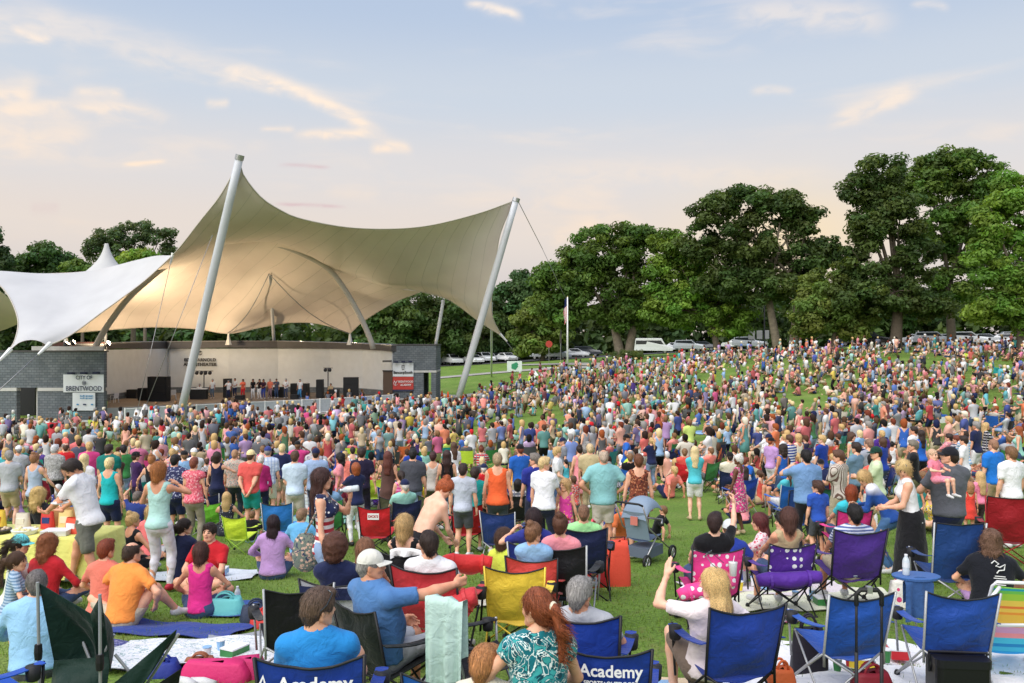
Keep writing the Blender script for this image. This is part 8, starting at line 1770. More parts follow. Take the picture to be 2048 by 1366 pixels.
# ------------------------------------------------------------------ far things: cars, van, flag, cones, signs
M_CARP = bpy.data.materials.new('car_paint'); M_CARP.use_nodes = True; nt = M_CARP.node_tree; pbn = nt.nodes['Principled BSDF']; oi_ = nt.nodes.new('ShaderNodeObjectInfo'); nt.links.new(oi_.outputs['Color'], pbn.inputs['Base Color']); pbn.inputs['Roughness'].default_value = 0.25; pbn.inputs['Coat Weight'].default_value = 0.5
M_GLASS = mat('car_glass', (0.025,0.03,0.035), 0.06, spec=0.8); M_TYRE = mat('tyre', (0.02,0.02,0.02), 0.85)
def car_meshes(kind):
 L, W = (4.6, 1.8) if kind != 'van' else (5.6, 2.0)
 prof = {'car': [(-2.28,0.45),(-2.3,0.75),(-2.15,0.95),(-1.35,1.02),(-0.75,1.42),(0.55,1.46),(1.25,1.05),(2.1,0.92),(2.3,0.70),(2.28,0.40)],
   'suv': [(-2.3,0.5),(-2.32,0.9),(-2.2,1.15),(-1.95,1.68),(0.35,1.72),(1.05,1.18),(2.1,1.05),(2.32,0.8),(2.3,0.45)],
   'van': [(-2.75,0.5),(-2.8,1.2),(-2.7,2.05),(-2.4,2.28),(1.2,2.28),(1.75,1.35),(2.6,1.05),(2.8,0.75),(2.78,0.45)]}[kind]
 b = MB(); n = len(prof); V = []
 for y, s in ((-W/2,0.86),(-W/2*0.97,1.0),(W/2*0.97,1.0),(W/2,0.86)):
  for x, z in prof: V.append((x, y*(1.0 if z < 1.05 else 0.86 if kind != 'van' else 0.93), 0.45+(z-0.45)*(1.0 if s == 1.0 else 0.985)))
 F = [(r_*n+k, r_*n+(k+1) % n, (r_+1)*n+(k+1) % n, (r_+1)*n+k) for r_ in range(3) for k in range(n)]+[tuple(range(n-1,-1,-1)), tuple(range(3*n, 4*n))]
 b.add(V, F); body = b.mesh('body')
 g = MB()
 sw = {'car': [(-1.15,1.06),(-0.70,1.37),(0.50,1.40),(1.05,1.08)], 'suv': [(-2.0,1.20),(-1.85,1.60),(0.30,1.63),(0.88,1.20)], 'van': [(-2.5,1.40),(-2.45,1.95),(1.10,1.95),(1.50,1.40)]}[kind]
 side = []
 for s in (-1, 1):
  q = MB(); yy = s*(W/2*(0.90 if kind != 'van' else 0.965)+0.015)
  q.add([(x, yy*(1.02 if z < 1.3 else 0.97), z) for x, z in sw]+[(x, yy*(1.02 if z < 1.3 else 0.97)-s*0.03, z) for x, z in sw], [(0,1,2,3),(7,6,5,4),(0,4,5,1),(1,5,6,2),(2,6,7,3),(3,7,4,0)]); side.append(q.mesh('side_window'))
 ws = {'car': ((0.60,1.435),(1.20,1.075)), 'suv': ((0.40,1.69),(1.0,1.21)), 'van': ((1.25,2.2),(1.72,1.40))}[kind]; q = MB(); w = W*0.40
 (x0, z0), (x1, z1) = ws; q.add([(x0+0.02,-w*0.92,z0),(x0+0.02,w*0.92,z0),(x1+0.02,w,z1),(x1+0.02,-w,z1),(x0-0.02,-w*0.92,z0-0.03),(x0-0.02,w*0.92,z0-0.03),(x1-0.02,w,z1-0.03),(x1-0.02,-w,z1-0.03)], [(0,3,2,1),(4,5,6,7),(0,1,5,4),(3,7,6,2),(0,4,7,3),(1,2,6,5)]); wind = q.mesh('windscreen')
 wh = MB(); wh.lathe([(0.10,-0.11),(0.33,-0.11),(0.33,0.11),(0.10,0.11)], 16, M=np.array(Matrix.Rotation(R(90),3,'X')));
 rm = MB(); rm.lathe([(0.0,-0.115),(0.20,-0.118),(0.20,0.118),(0.0,0.115)], 12, M=np.array(Matrix.Rotation(R(90),3,'X')))
 hl = MB(); hl.box((0,0,0), (0.08,0.34,0.14))
 return body, side, wind, wh.mesh('wheel', True), rm.mesh('rim'), hl.mesh('headlight'), L, W
_CARS = {}
def car(label, px, Y, kind, rz, col, group='cars parked under the trees', name='parked_car', dz=0.0):
 if kind not in _CARS: _CARS[kind] = car_meshes(kind)
 body, side, wind, wh, rm, hl, L, W = _CARS[kind]; e = empty(name, on_ground(px, Y)+Vector((0,0,0.06+dz)), R(rz)); tag(e, label, 'van' if kind == 'van' else 'car', group)
 def pt(me, m, c=None, at=(0,0,0), par=None):
  o = bpy.data.objects.new(me.name.split('.')[0], me); COL.objects.link(o); o.parent = par or e; o.location = at
  if not me.materials: me.materials.append(m)
  if c: o.color = (*c, 1)
  return o
 pt(body, M_CARP, col); pt(wind, M_GLASS)
 for s in side: pt(s, M_GLASS)
 for sx in (-1, 1):
  for sy in (-1, 1): w_ = pt(wh, M_TYRE, None, (sx*L*0.30, sy*(W/2-0.12), 0.33)); pt(rm, M_STEEL, None, (0,0,0), w_)
  for sy in (-1, 1): pt(hl, M_PLAS, hx(240,240,235) if sx > 0 else hx(170,20,20), (sx*(L/2-0.02), sy*W*0.34, 0.74))
 return e
CC = {'white': hx(236,238,240), 'silver': hx(176,182,188), 'dark grey': hx(60,64,70), 'black': hx(20,22,24), 'dark red': hx(110,24,28), 'blue': hx(40,60,110)}
car('white passenger van parked under the split trunk tree', 1306, 124, 'van', -8, CC['white'], None, 'van')
for (px, Y, kind, rz, cn, lab) in ((885,138,'car',-60,'silver','silver car at the left end of the far row by the stage wing'),(905,134,'suv',-64,'white','white tall car just right of the stage wing'),(925,137,'car',-62,'silver','silver low car in the far row behind the leaning mast'),(945,133,'car',-60,'white','white low car behind the leaning mast'),
  (968,136,'suv',-60,'white','bigger white car under the right canopy tip'),(992,138,'car',-64,'silver','pale car right of the thin brown pole'),(1012,135,'car',-60,'white','white car right of the canopy tip'),(1090,134,'suv',-30,'silver','silver tall car left of the flagpole'),(1112,132,'car',-20,'white','white car just left of the flagpole'),(1150,134,'car',-10,'white','white car right of the flagpole'),(1175,136,'suv',-14,'dark grey','dark grey car right of the flagpole'),
  (1352,126,'car',-20,'white','white car right of the white van'),(1380,124,'suv',-24,'silver','silver tall car right of the white van'),(1405,126,'car',-20,'dark grey','dark car left of the mid green tree'),(1478,120,'car',-30,'white','white car between the mid green tree and bare trunks'),(1500,118,'suv',-28,'silver','silver car near the two bare trunks'),
  (1715,104,'car',-22,'dark grey','dark car left of the thick black trunk'),(1740,103,'suv',-18,'black','black tall car left of the thick black trunk'),(1835,106,'car',-24,'white','white car just right of the thick black trunk'),(1868,104,'suv',-26,'silver','silver tall car in the right hand row'),(1892,106,'car',-24,'white','white low car in the right hand row'),(1935,103,'suv',-20,'white','white tall car near the right edge'),(1968,105,'car',-22,'silver','silver car near the right edge'),(2010,104,'car',-24,'white','white car at the right edge'),(2040,106,'suv',-22,'silver','silver tall car at the very right edge')):
 car(lab, px, Y, kind, rz, CC[cn])
fp = on_ground(1135, 95); e = empty('flagpole', fp); tag(e, 'white flagpole with a limp striped flag right of the paved path', 'flagpole')
b = MB(); b.tube([(0,0,-0.2),(0,0,zpx(594,95)-fp.z)], [0.12,0.07], 10); part(e, 'pole', b, M_WHITE, None, True); h = zpx(594,95)-fp.z
b = MB(); b.lathe([(0.0,-0.08),(0.08,0.0),(0.0,0.08)], 10, (0,0,h+0.05)); part(e, 'finial', b, mat('gold', (0.7,0.5,0.15), 0.3, metal=0.9))
G = [[(-0.04-0.34*v-0.06*math.sin(u*8+v*4), -0.05*math.sin(v*14+u*3), h-0.15-2.6*u-0.35*v*v) for v in np.linspace(0, 1, 9)] for u in np.linspace(0, 1, 27)]
b = MB(); b.grid(G[8:]); b.grid(np.array(G[8:])[::-1]+np.array([0,0.01,0]))
M_FLAG = mat('flag_stripes', (0.8,0.8,0.8), 0.8); nt = M_FLAG.node_tree; pbn = nt.nodes['Principled BSDF']; wv = nt.nodes.new('ShaderNodeTexWave'); wv.bands_direction = 'X'; wv.inputs['Scale'].default_value = 2.2; wv.inputs['Distortion'].default_value = 1.0; tt = nt.nodes.new('ShaderNodeTexCoord'); nt.links.new(tt.outputs['Object'], wv.inputs[0]); rp = nt.nodes.new('ShaderNodeValToRGB'); rp.color_ramp.interpolation = 'CONSTANT'; rp.color_ramp.elements[0].color = (0.5,0.04,0.05,1); rp.color_ramp.elements[1].position = 0.5; rp.color_ramp.elements[1].color = (0.75,0.75,0.76,1); nt.links.new(wv.outputs[0], rp.inputs[0]); nt.links.new(rp.outputs[0], pbn.inputs['Base Color'])
part(e, 'flag', b, M_FLAG, None, True); b = MB(); b.grid(G[:9]); b.grid(np.array(G[:9])[::-1]+np.array([0,0.01,0])); part(e, 'canton', b, M_CLOTH, hx(40,50,100), True)
b = MB(); b.tube([(0.06,0,0.8),(0.06,0,h-0.1)], 0.012, 4); part(e, 'halyard', b, M_CABLE)
for lab, px, Y in (('orange traffic cone on the path left of the leaning mast', 896, 80.5),('orange traffic cone just right of the leaning mast', 925, 82.5),('small orange cone near the right wing ledge', 884, 82)):
 e = empty('traffic_cone', on_ground(px, Y)); tag(e, lab, 'traffic cone', 'orange traffic cones by the path'); b = MB(); b.lathe([(0.20,0.04),(0.05,0.95),(0.03,0.97)], 14); part(e, 'cone', b, M_PLAS, hx(246,96,40), True)
 b = MB(); b.box((0,0,0.02), (0.5,0.5,0.04)); part(e, 'base', b, M_PLAS, hx(246,96,40)); b = MB(); b.lathe([(0.150,0.35),(0.113,0.55)], 14, cap=False); part(e, 'white_band', b, M_WHITE)
def sign(label, px, Y, z, w, h, col, name='sign'):
 p = on_ground(px, Y); e = empty(name, p); tag(e, label, 'sign'); b = MB(); b.tube([(0,0,-0.1),(0,0,z+h*0.4)], 0.035, 6); part(e, 'post', b, M_STEEL); b = MB(); b.lathe([(w/2,-0.015),(w/2,0.015)], 20, (0,-0.05,z), M=np.array(Matrix.Rotation(R(90),3,'X'))) if 'round' in label[:6] else b.box((0,-0.05,z), (w,0.03,h)); part(e, 'panel', b, M_PLAS, col); return e
s_ = sign('white board with a green emblem held up near the left path', 1029, 97, 1.1, 1.7, 1.2, hx(226,236,230)); b = MB()
b.lathe([(0.42,-0.01),(0.42,0.01)], 5, (0,-0.08,1.1), M=np.array(Matrix.Rotation(R(90),3,'X'))); b.lathe([(0.26,-0.01),(0.26,0.01)], 6, (0.16,-0.095,1.32), M=np.array(Matrix.Rotation(R(90),3,'X'))); part(s_, 'emblem', b, M_PLAS, hx(60,150,110))
sign('round red and white sign on a post left of the flagpole', 1098, 112, 2.6, 0.9, 0.9, hx(206,80,70)); sign('tall brown post sign right of the round one', 1121, 118, 3.2, 0.25, 1.3, hx(80,74,70))
for px, w in ((1503,0.8),(1519,0.7),(1534,0.5)): sign({1503:'first small white parking sign near the bare trunks',1519:'second small white parking sign near the bare trunks',1534:'narrowest white parking sign near the bare trunks'}[px], px, 108, 1.9, w, 1.1, hx(226,226,226))
def lamp_post(label, px, Y, h):
 e = empty('lamp_post', on_ground(px, Y)); tag(e, label, 'lamp post'); b = MB(); b.tube([(0,0,-0.2),(0,0,h)], [0.10,0.07], 8); part(e, 'post', b, M_DARK); b = MB(); b.box((0.4,0,h), (1.0,0.25,0.12)); part(e, 'lamp_head', b, M_DARK)
lamp_post('dark lamp post between the mid green tree and bare trunks', 1529, 116, 9.0); lamp_post('thin dark lamp post left of the flagpole', 1122, 124, 7.5)
def fold_table(label, px, Y, w, d, col, rz, items):
 e = empty('folding_table', on_ground(px, Y), R(rz)); tag(e, label, 'table'); b = MB(); b.box((0,0,0.73), (w,d,0.04)); part(e, 'table_top', b, M_PLAS, col)
 for sx in (-1, 1):
  for sy in (-1, 1): b = MB(); b.tube([(sx*w*0.42,sy*d*0.4,0),(sx*w*0.38,sy*d*0.36,0.72)], 0.018, 6); part(e, 'leg', b, M_WTUBE)
 for k in range(items):
  q = e.matrix_basis @ Vector((random.uniform(-.4,.4)*w, random.uniform(-.35,.35)*d, 0.752)); cn_, c_ = [('red',RED),('pink',HOT),('white',WHITE),('lime',LIME),('blue',BLUE),('orange',ORANGE),('cream',CREAM)][k]
  t_ = empty('food_bowl', q); tag(t_, f'small bowl of {cn_} food on the {label.split(" with ")[0].split(" near ")[0]}', 'bowl', 'bowls on the '+label); b = MB(); b.lathe([(0.06,0),(0.11,0.06),(0.10,0.06)], 12); part(t_, 'bowl', b, M_WHITE, None, True); b = MB(); b.lathe([(0.10,0.05),(0.06,0.10),(0.0,0.12)], 10); part(t_, 'food', b, M_PLAS, c_, True)
fold_table('round white picnic table with party food in the middle of the lawn', 1384, 27.5, 1.25, 0.7, WHITE, 10, 7)
fold_table('long pale table in front of the left grey wing near the ledge', 222, 60, 2.2, 0.8, hx(206,196,176), -4, 0)
fold_table('white table at the end of the path near the flagpole', 1110, 93, 2.4, 0.8, WHITE, 8, 0)
# ------------------------------------------------------------------ the crowd
CP = {'white':(WHITE,14),'black':(BLACK,9),'navy':(NAVY,7),'red':(RED,6),'coral':(CORAL,3),'orange':(hx(226,120,70),2),'yellow':(YELLOW,1.2),'lime':(LIME,1),'green':(GREEN,2),'teal':(TEAL,3),'mint':(MINT,3),'turquoise':(hx(80,184,196),2),
      'sky blue':(SKY,5),'bright blue':(BLUE,5),'royal blue':(ROYAL,4),'pink':(PINK,4),'hot pink':(hx(216,70,136),2.5),'purple':(PURPLE,3),'lilac':(LILAC,2),'wine red':(WINE,2),'brown':(BROWN,2),'tan':(TAN,3),'cream':(CREAM,3),'light grey':(LGREY,5),'grey':(GREY,3),'charcoal':(DGREY,3),'peach':(hx(246,176,150),3),'salmon':(hx(250,140,126),2)}
CN = list(CP); CW = np.array([CP[c][1] for c in CN], float); CW /= CW.sum()
BCN = {'khaki':KHAKI,'navy':NAVY,'black':BLACK,'denim':DENIM,'pale denim':LDENIM,'white':WHITE,'grey':GREY,'olive':OLIVE,'tan':TAN}
HN = ['brown','dark brown','black','blond','light brown','grey','auburn','pale blond','red','white']; HW = np.array([5,5,3,4,4,3,2,2,1.5,1.2]); HW /= HW.sum()
PO = {  # pose name -> pose
 'relax': {}, 'hips': dict(wL=(-0.21,0.02,1.02), wR=(0.21,0.02,1.02), eL=(-1,-0.5,0), eR=(1,-0.5,0), handL=(0.6,0.5,-0.6), handR=(-0.6,0.5,-0.6)),
 'cross': dict(wL=(0.10,0.26,1.14), wR=(-0.08,0.28,1.12), eL=(-1,-0.3,-0.4), eR=(1,-0.3,-0.4)), 'clap': dict(wL=(-0.05,0.36,1.30), wR=(0.06,0.36,1.30), eL=(-1,-0.2,-0.6), eR=(1,-0.2,-0.6), handL=(0.4,0.4,0.8), handR=(-0.4,0.4,0.8)),
 'phone': dict(wR=(0.10,0.34,1.52), eR=(1,0,-0.6), wL=(-0.26,0.04,0.84)), 'turn': dict(head=(40,0), twist=12, wR=(0.1,0.3,1.0)), 'behind': dict(wL=(-0.06,-0.2,0.90), wR=(0.05,-0.2,0.88), eL=(-1,0.1,0), eR=(1,0.1,0)), 'wave': dict(wR=(0.32,0.10,1.72), eR=(1,0,0.1), handR=(0,0,1)),
 'chairlap': dict(base='chair'), 'chairturn': dict(base='chair', head=(-30,0), wR=(0.30,0.30,0.66)), 'cross_legged': dict(base='ground'), 'knees': dict(base='knees'), 'lean_back': dict(base='knees', lean=-22, wL=(-0.28,-0.30,0.06), wR=(0.28,-0.30,0.06), eL=(-0.3,-1,0), eR=(0.3,-1,0), aL=(-0.10,0.72,0.07), aR=(0.12,0.74,0.07), kpL=(0,0,1), kpR=(0,0,1))}
VARIANTS = []
for pn, w in (('relax',5),('hips',2),('cross',3),('clap',3),('phone',2),('turn',3),('behind',1.5),('wave',1)):
 VARIANTS += [(pn,'m','tee','shorts',w),(pn,'f','tank','shorts',w*0.8)]
VARIANTS += [('relax','m','polo','pants',3),('relax','f','tee','capri',3),('cross','f','tee','shorts',2),('relax','f','dress','none',2.5),('turn','f','dress','none',1.5),('clap','f','tee','jeans',2)]
SITS = [('chairlap','m','tee','shorts',6),('chairturn','f','tee','shorts',6),('cross_legged','m','tee','shorts',2),('cross_legged','f','tank','shorts',2.5),('knees','f','tee','capri',2),('lean_back','m','tee','shorts',2),('lean_back','f','tank','shorts',1.5)]
def pick(L):
 w = np.array([v[-1] for v in L], float); return L[rng.choice(len(L), p=w/w.sum())]
BX = [-400,0,240,345,500,600,700,790,850,900,960,1010,1080,1180,1300,1500,1700,2048,2400]; BYY = [866,864,866,850,836,824,812,812,822,826,806,778,756,744,726,713,704,700,700]
def gnoise2(x, y): return (np.sin(x*0.35+1.3)+np.sin(y*0.29-0.6+0.4*np.sin(x*0.21))+np.sin((x+y)*0.23+2.1)+np.sin((x-y*0.8)*0.41))/4
PTS = []
Yc = 16.2
while Yc < 101:
 st_ = 0.80+0.0042*Yc; xs = np.arange(-0.66*Yc, 0.66*Yc, st_)
 for x in xs: PTS.append((x+rng.uniform(-.33,.33)*st_, Yc+rng.uniform(-.33,.33)*st_))
 Yc += st_*1.05
PTS = np.array(PTS); Zp = GZ(PTS[:,0], PTS[:,1]); ppx = 1024+FP*PTS[:,0]/PTS[:,1]; ppy = 683-FP*Zp/PTS[:,1]
ok = (ppy > np.interp(ppx, BX, BYY)) & (ppx > -60) & (ppx < 2110)
gn = gnoise2(PTS[:,0], PTS[:,1]); ok &= (gn < 0.40)
ok &= rng.random(len(PTS)) < np.where(PTS[:,1] < 22, 0.62, np.where(PTS[:,1] < 40, 0.84, 0.90))
ok &= ~((ppx > 1555) & (ppx < 1650) & (ppy > 800) & (ppy < 872) & (rng.random(len(PTS)) < 0.75)) & ~((ppx > 1370) & (ppx < 1470) & (ppy > 858) & (ppy < 920) & (rng.random(len(PTS)) < 0.7))
hp_ = np.array(HERO); d_ = np.sqrt((PTS[:,0][:,None]-hp_[:,0])**2+((PTS[:,1][:,None]-hp_[:,1])*0.8)**2); ok &= (d_ > hp_[:,2]+0.12).all(1)
near = PTS[:,1] < 19.0; ok &= ~near | ((d_ > hp_[:,2]+0.25).all(1) & (rng.random(len(PTS)) < 0.5))
PTS, Zp, ppx, ppy = PTS[ok], Zp[ok], ppx[ok], ppy[ok]; o_ = np.argsort(PTS[:,1]); PTS, Zp, ppx, ppy = PTS[o_], Zp[o_], ppx[o_], ppy[o_]
N_PEOPLE = len([o for o in COL.objects if o.get('category') == 'person'])
N_IND = max(0, 296-N_PEOPLE)
WHO = {('m',0):'man',('f',0):'woman',('m',1):'boy',('f',1):'girl'}
TOPN = {'tee':'t-shirt','tank':'tank top','polo':'polo','dress':'dress'}
def region(px, py):
 if px < 240: return 'left of the stage fence'
 if px < 520: return 'below the tall leaning mast'
 if px < 800: return 'in front of the stage fence'
 if px < 1000: return 'below the right hand mast'
 if px < 1250: return 'in the middle of the lawn'
 if px < 1500: return 'left of the round picnic table' if px < 1370 else 'near the round picnic table'
 if px < 1750: return 'on the right of the lawn'
 return 'at the far right of the lawn'
PATS = [None]*9+[('striped', cloth_mat('crowd_stripe','stripes',c2=hx(225,225,228),scale=0.9)), ('checked', cloth_mat('crowd_plaid','plaid',c2=hx(215,210,205),c3=hx(120,120,140),scale=0.9)), ('flowered', cloth_mat('crowd_floral','floral',hx(215,200,190),hx(90,80,100)))]
def choose(Y):
 sit = rng.random() < 0.60; return pick(SITS) if sit else pick(VARIANTS)
def stage_dir(x, y): return math.atan2(20-(-x)-40 if False else (x+22), (82-y))   # turn needed so that +Y points to the stage
chairs_left = 70
for k in range(min(N_IND, len(PTS))):
 x, y = PTS[k]; pn, sx_, top, bot, _ = choose(y); child = rng.random() < 0.17 and pn not in ('chairlap','phone') and top != 'polo'
 sc = (rng.uniform(0.62,0.82) if child else rng.uniform(0.95,1.06)*(0.96 if sx_ == 'f' else 1.03))
 base = PO[pn].get('base','stand'); tcn_ = CN[rng.choice(len(CN), p=CW)]; bcn = list(BCN)[rng.integers(len(BCN))]; hn = HN[rng.choice(len(HN), p=HW)]
 if child and hn in ('grey','white'): hn = 'brown'
 hs = ('short' if rng.random() < 0.75 else 'balding' if not child else 'buzz') if sx_ == 'm' else ['bob','long','pony','wavy','bun','short','curly'][rng.integers(7)]
 if hs == 'balding' and hn in ('blond','pale blond','red'): hn = 'grey'
 cap = None; capn = ''
 if sx_ == 'm' and rng.random() < 0.22: capn = ['white','navy','red','black'][rng.integers(4)]; cap = CP[capn][0]; hs = 'buzz'
 pt_ = PATS[rng.integers(len(PATS))] if top != 'polo' else None
 rz = stage_dir(x, y)+rng.normal()*0.3 if rng.random() < 0.86 else rng.uniform(0, 6.28)
 who = WHO[(sx_, int(child))]; hairw = f'in a {capn} cap' if cap else {'bob':'bobbed','long':'long','pony':'ponytailed','wavy':'wavy','bun':'pinned up','short':'short','curly':'curly','balding':'thinning','buzz':'cropped'}[hs]+f' {hn} hair'
 act = {'stand':'standing','chair':'in a folding chair','ground':'sitting cross-legged','knees':'sitting on the grass'}[base]
 pw = (pt_[0]+' ') if pt_ else ''
 lab = f'{who} {"with "+hairw if not cap else hairw}, {pw}{tcn_} {TOPN[top]}'+(f', {bcn} {bot}' if bot not in ('none',) else '')+f', {act}'
 if len(lab.split()) > 16: lab = f'{who} {"with "+hairw if not cap else hairw}, {pw}{tcn_} {TOPN[top]}, {act}'
 if lab in USED:
  lab = f'{who}, {pw}{tcn_} {TOPN[top]}, {act} {region(ppx[k], ppy[k])}'
 if lab in USED: lab = f'{who} {"with "+hairw if not cap else hairw}, {tcn_} {TOPN[top]}, {region(ppx[k], ppy[k])}'
 n_ = 0
 while lab in USED and n_ < 20:
  n_ += 1; tcn_ = CN[rng.choice(len(CN), p=CW)]; lab = f'{who} {"with "+hairw if not cap else hairw}, {pw}{tcn_} {TOPN[top]}, {act}'
 po = dict(PO[pn]); po['sex'] = sx_
 sk = [0,0,1,1,2,3,3,0][rng.integers(8)]
 if rng.random() < 0.06: sk = hx(104,70,52)
 person(lab, (x, y, Zp[k]), rz, po, top, CP[tcn_][0], bot, BCN[bcn], hs, hn, sk, sc, 'shoes', [WHITE,GREY,BLACK,BROWN,TAN][rng.integers(5)], pat=pt_[1] if pt_ else None, cap=cap, group='crowd standing and sitting on the lawn', res='mid')
 if base == 'chair':
  cn = ['navy','royal blue','bright blue','red','black','green','teal','wine red'][rng.integers(8)]; fw = Vector((-math.sin(rz), math.cos(rz), 0))*0.06
  cl = f'{cn} chair under the {who} in the {pw}{tcn_} {TOPN[top]}'; cl = cl+(' '+region(ppx[k], 0) if cl in USED else '')
  chair(cl, Vector((x, y, Zp[k]))+fw, rz, CP[cn][0] if cn in CP else GREEN, [BLK,SIL][rng.integers(2)], seed=1+k % 6, full=False)
PTS_I = PTS[:N_IND]
def decim(me, ratio):
 o = bpy.data.objects.new('decimated', me); COL.objects.link(o); m_ = o.modifiers.new('d', 'DECIMATE'); m_.ratio = ratio
 dg = bpy.context.evaluated_depsgraph_get(); r_ = bpy.data.meshes.new_from_object(o.evaluated_get(dg)); bpy.data.objects.remove(o)
 n = len(r_.vertices); co = np.empty(n*3, np.float32); r_.vertices.foreach_get('co', co); r_.calc_loop_triangles(); t = np.empty(len(r_.loop_triangles)*3, np.int32); r_.loop_triangles.foreach_get('vertices', t); bpy.data.meshes.remove(r_)
 return co.reshape(-1, 3), t.reshape(-1, 3)
LOD = {}
def lod(v, lv):
 if (v, lv) in LOD: return LOD[(v, lv)]
 pn, sx_, top, bot = v[:4]; po = dict(PO[pn]); po['sex'] = sx_; J = rig(po)
 if ('ms', v) not in LOD: LOD[('ms', v)] = person_meshes(po, top, bot, hb=0.034, hc=0.032, hh=0.020, hd=0.017, feet=None, wr=0.006)
 ms = LOD[('ms', v)]; parts = []
 tgt = {'body': (330, 104), 'shirt': (150, 54), 'hair': (60, 24)}
 for k in ms:
  if k == '_J': continue
  V, Q, _ = ms[k]; want = tgt.get(k, (120, 44))[lv]; me = mesh_np('t', V, Q); c, t = decim(me, min(1, want/(2*len(Q)))); bpy.data.meshes.remove(me); parts.append(('skin' if k == 'body' else 'shirt' if k == 'shirt' else 'bottom', c, t))
 hs = ['short'] if sx_ == 'm' else ['bob']; V, Q = hair_part(hs[0], 0.022); me = mesh_np('t', V @ J['H'].T*1.0+J['head'], Q); c, t = decim(me, min(1, tgt['hair'][lv]/(2*len(Q)))); bpy.data.meshes.remove(me); parts.append(('hair', c, t))
 LOD[(v, lv)] = parts; return parts
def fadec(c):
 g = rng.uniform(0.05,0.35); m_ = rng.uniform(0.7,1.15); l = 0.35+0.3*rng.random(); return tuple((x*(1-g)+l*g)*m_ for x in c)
VV, TT, CCL = [], [], []; nv = 0; FARCH = []
VSUB = [v for v in VARIANTS if v[0] in ('relax','hips','cross','clap','turn','phone')]
for k in range(N_IND, len(PTS)):
 x, y = PTS[k]; v = pick(SITS) if rng.random() < 0.58 else pick(VSUB); lv = 0 if y < 42 else 1
 sc = rng.uniform(0.6,0.85) if rng.random() < 0.2 else rng.uniform(0.94,1.08); rz = stage_dir(x, y)+rng.normal()*0.35 if rng.random() < 0.85 else rng.uniform(0, 6.28)
 c_, s_ = math.cos(rz), math.sin(rz); M = np.array([[c_,-s_,0],[s_,c_,0],[0,0,1]])*sc
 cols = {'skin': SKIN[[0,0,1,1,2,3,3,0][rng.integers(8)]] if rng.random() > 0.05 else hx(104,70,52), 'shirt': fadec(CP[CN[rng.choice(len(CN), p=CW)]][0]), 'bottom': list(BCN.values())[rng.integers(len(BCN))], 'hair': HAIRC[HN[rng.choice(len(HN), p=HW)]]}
 if rng.random() < 0.08: cols['hair'] = [WHITE, NAVY, RED, CREAM][rng.integers(4)]
 if v[0][:5] == 'chair' and y < 60: FARCH.append((x, y, Zp[k], rz))
 for nm, co, t in lod(tuple(v), lv):
  VV.append((co @ M.T+np.array([x, y, Zp[k]])).astype(np.float32)); TT.append(t+nv); CCL.append(np.tile(np.array([*cols[nm], 1], np.float32), (len(co), 1))); nv += len(co)
M_CROWD = bpy.data.materials.new('crowd_colours'); M_CROWD.use_nodes = True; nt = M_CROWD.node_tree; pbn = nt.nodes['Principled BSDF']; at_ = nt.nodes.new('ShaderNodeAttribute'); at_.attribute_name = 'tint'; nt.links.new(at_.outputs['Color'], pbn.inputs['Base Color']); pbn.inputs['Roughness'].default_value = 0.8; pbn.inputs['Specular IOR Level'].default_value = 0.2
me = mesh_np('crowd', np.concatenate(VV), np.concatenate(TT)); a_ = me.color_attributes.new('tint', 'FLOAT_COLOR', 'POINT'); a_.data.foreach_set('color', np.concatenate(CCL).ravel())
o = link('crowd', me, M_CROWD); tag(o, 'dense far crowd standing and sitting up to the tree line', None, None, 'stuff')
cnt = 0; names = ['navy','royal blue','bright blue','red','black','green','teal','wine red','lime','purple','charcoal','orange','hot pink']
FARC = {}
for k in rng.permutation(len(PTS))[:150]:
 x, y = PTS[k];
 if y < 15: continue
 x += rng.uniform(-.5,.5); y += rng.uniform(-.5,.5)
 if np.min(np.hypot(hp_[:,0]-x, hp_[:,1]-y)) < 0.8: continue
 cn = names[rng.integers(len(names))]; z = gz(x, y); rz = stage_dir(x, y)+rng.normal()*0.4; px_ = 1024+FP*x/y
 key = k % 4
 if key not in FARC:
  b = MB()
  fm = []
  for nm, me_, kk in chair_parts('quad', 1+key):
   if nm in ('backrest','seat','armrest'): fm.append(me_)
  FARC[key] = fm
 lab = f'empty {cn} folding chair {region(px_, 0)}'
 if lab in USED: lab = f'empty {cn} {["silver","black"][key % 2]} framed chair {region(px_, 0)}'
 if lab in USED: continue
 e = empty('folding_chair', (x, y, z), rz); tag(e, lab, 'folding chair', f'empty {cn} folding chairs among the crowd')
 for nm, me_, kk in chair_parts('quad', 1+key):
  if nm in ('piping','foot','cup_holder') or (y > 30 and nm in ('arm_post',)): continue
  o = bpy.data.objects.new(nm, me_); COL.objects.link(o); o.parent = e
  if not me_.materials: me_.materials.append((M_NYLON, M_FRAME, M_TRIM)[kk])
  o.color = (*(CP[cn][0] if kk == 0 else (BLK if key % 2 else SIL)), 1)
 cnt += 1
 if cnt >= 90: break
for k, i in enumerate(rng.permutation(len(PTS))[:46]):
 x, y = PTS[i]
 if y < 18 or y > 75: continue
 if f'{["white","cream","sky blue","red","navy","light grey","tan","mint"][k % 8]} blanket spread under the crowd {region(1024+FP*x/y, 0)}' in USED: continue
 cn = ['white','cream','sky blue','red','navy','light grey','tan','mint'][k % 8]; px_ = 1024+FP*x/y
 blanket('blanket', f'{cn} blanket spread under the crowd {region(px_, 0)}', px_, y, 2.0, 1.6, rng.uniform(-.6,.6), M_CLOTH, CP[cn][0], seed=50+k, nu=8, nv=8)
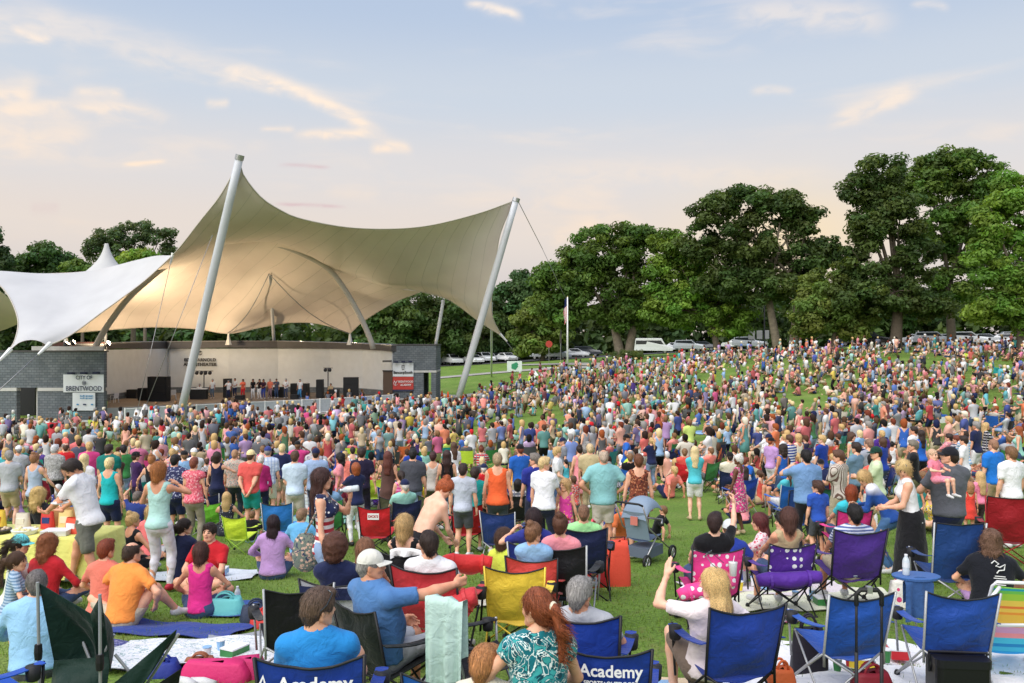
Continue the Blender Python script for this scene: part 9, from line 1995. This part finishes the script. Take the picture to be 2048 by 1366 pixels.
for k, (px, Y, c1, c2) in enumerate(((1502,41,'bright blue','white'),(1180,40,'white','white'),(1640,36,'red','white'),(1420,52,'royal blue','white'),(1880,46,'white','bright blue'),(1120,30,'red','white'),(720,34,'bright blue','white'),(420,33,'green','white'))):
 cooler(f'{c1} cooler with {c2} lid {region(px, 0)}', px, Y, (0.65,0.40,0.42), rng.uniform(-40,40), CP[c1][0], CP[c2][0])
b = MB(); b.grid([[(u*0.26, -0.22-0.12*v-0.05*(1-u*u), 0.37+0.52*v) for v in (0,.5,1)] for u in (-1,-.5,0,.5,1)]); b.grid([[(u*0.25, -0.20+0.45*v, 0.38+0.06*v-0.03*(1-u*u)) for v in (0,.5,1)] for u in (-1,0,1)])
for p_, q_ in (((-.3,-.27,0),(.27,-.2,.42)),((.3,-.27,0),(-.27,-.2,.42)),((-.3,.27,0),(.27,.25,.45)),((.3,.27,0),(-.27,.25,.45)),((-.27,-.22,.35),(-.28,-.35,.92)),((.27,-.22,.35),(.28,-.35,.92))): b.tube([p_, q_], 0.012, 4, False)
me = b.mesh('folding_chair', True); me.materials.append(M_NYLON); nch = 0
for x, y, z, rz in FARCH:
 cn = names[rng.integers(len(names))]; rg = region(1024+FP*x/y, 0); lab = f'{cn} folding chair with someone seated {rg}'
 if lab in USED: lab = f'{cn} chair partly hidden by its sitter {rg}'
 if lab in USED or nch > 120: continue
 o = bpy.data.objects.new('folding_chair', me); COL.objects.link(o); o.location = (x-math.sin(rz)*0.06, y+math.cos(rz)*0.06, z); o.rotation_euler = (0,0,rz); o.color = (*CP[cn][0], 1); tag(o, lab, 'folding chair', f'{cn} folding chairs in the crowd'); nch += 1
PK = [('white',WHITE),('red',RED),('clear blue',SKY),('yellow',YELLOW),('green',GREEN)]; kk = 0
for wh, px, Y in (('the white printed blanket',440,8.1),('the sheet beside the red polo',415,12.4),('the blanket by the lilac shirt',575,10.1),('the large white sheet at the right',1700,7.6),('the large white sheet near the trolley',1770,7.9),('the cream blanket under the dotted chair',1620,10.5),('the white blanket by the raised hand group',1510,11.3),('the tan mat',1300,6.9)):
 for j in range(3):
  cn, cc = PK[(kk+j) % 5]; q = on_ground(px+(j-1)*26+rng.uniform(-6,6), Y+rng.uniform(-.25,.25)); q.z += 0.05; kk += 1
  e = empty('paper_cup' if j < 2 else 'food_box', q, rng.uniform(0,6)); tag(e, f'{cn} {"cup" if j < 2 else "picnic box"} standing on {wh}', 'cup' if j < 2 else 'box'); b = MB()
  if j < 2: b.lathe([(0.028,0),(0.040,0.11),(0.043,0.115),(0.036,0.112)], 12)
  else: b.box((0,0,0.04), (0.22,0.16,0.08))
  part(e, 'cup_body' if j < 2 else 'box_body', b, M_PLAS, cc)
  b = MB(); b.lathe([(0.0,0.114),(0.043,0.114),(0.042,0.122)], 12) if j < 2 else b.box((0,0,0.086), (0.225,0.165,0.012)); part(e, 'lid', b, M_PLAS, WHITE if cn != 'white' else SKY)
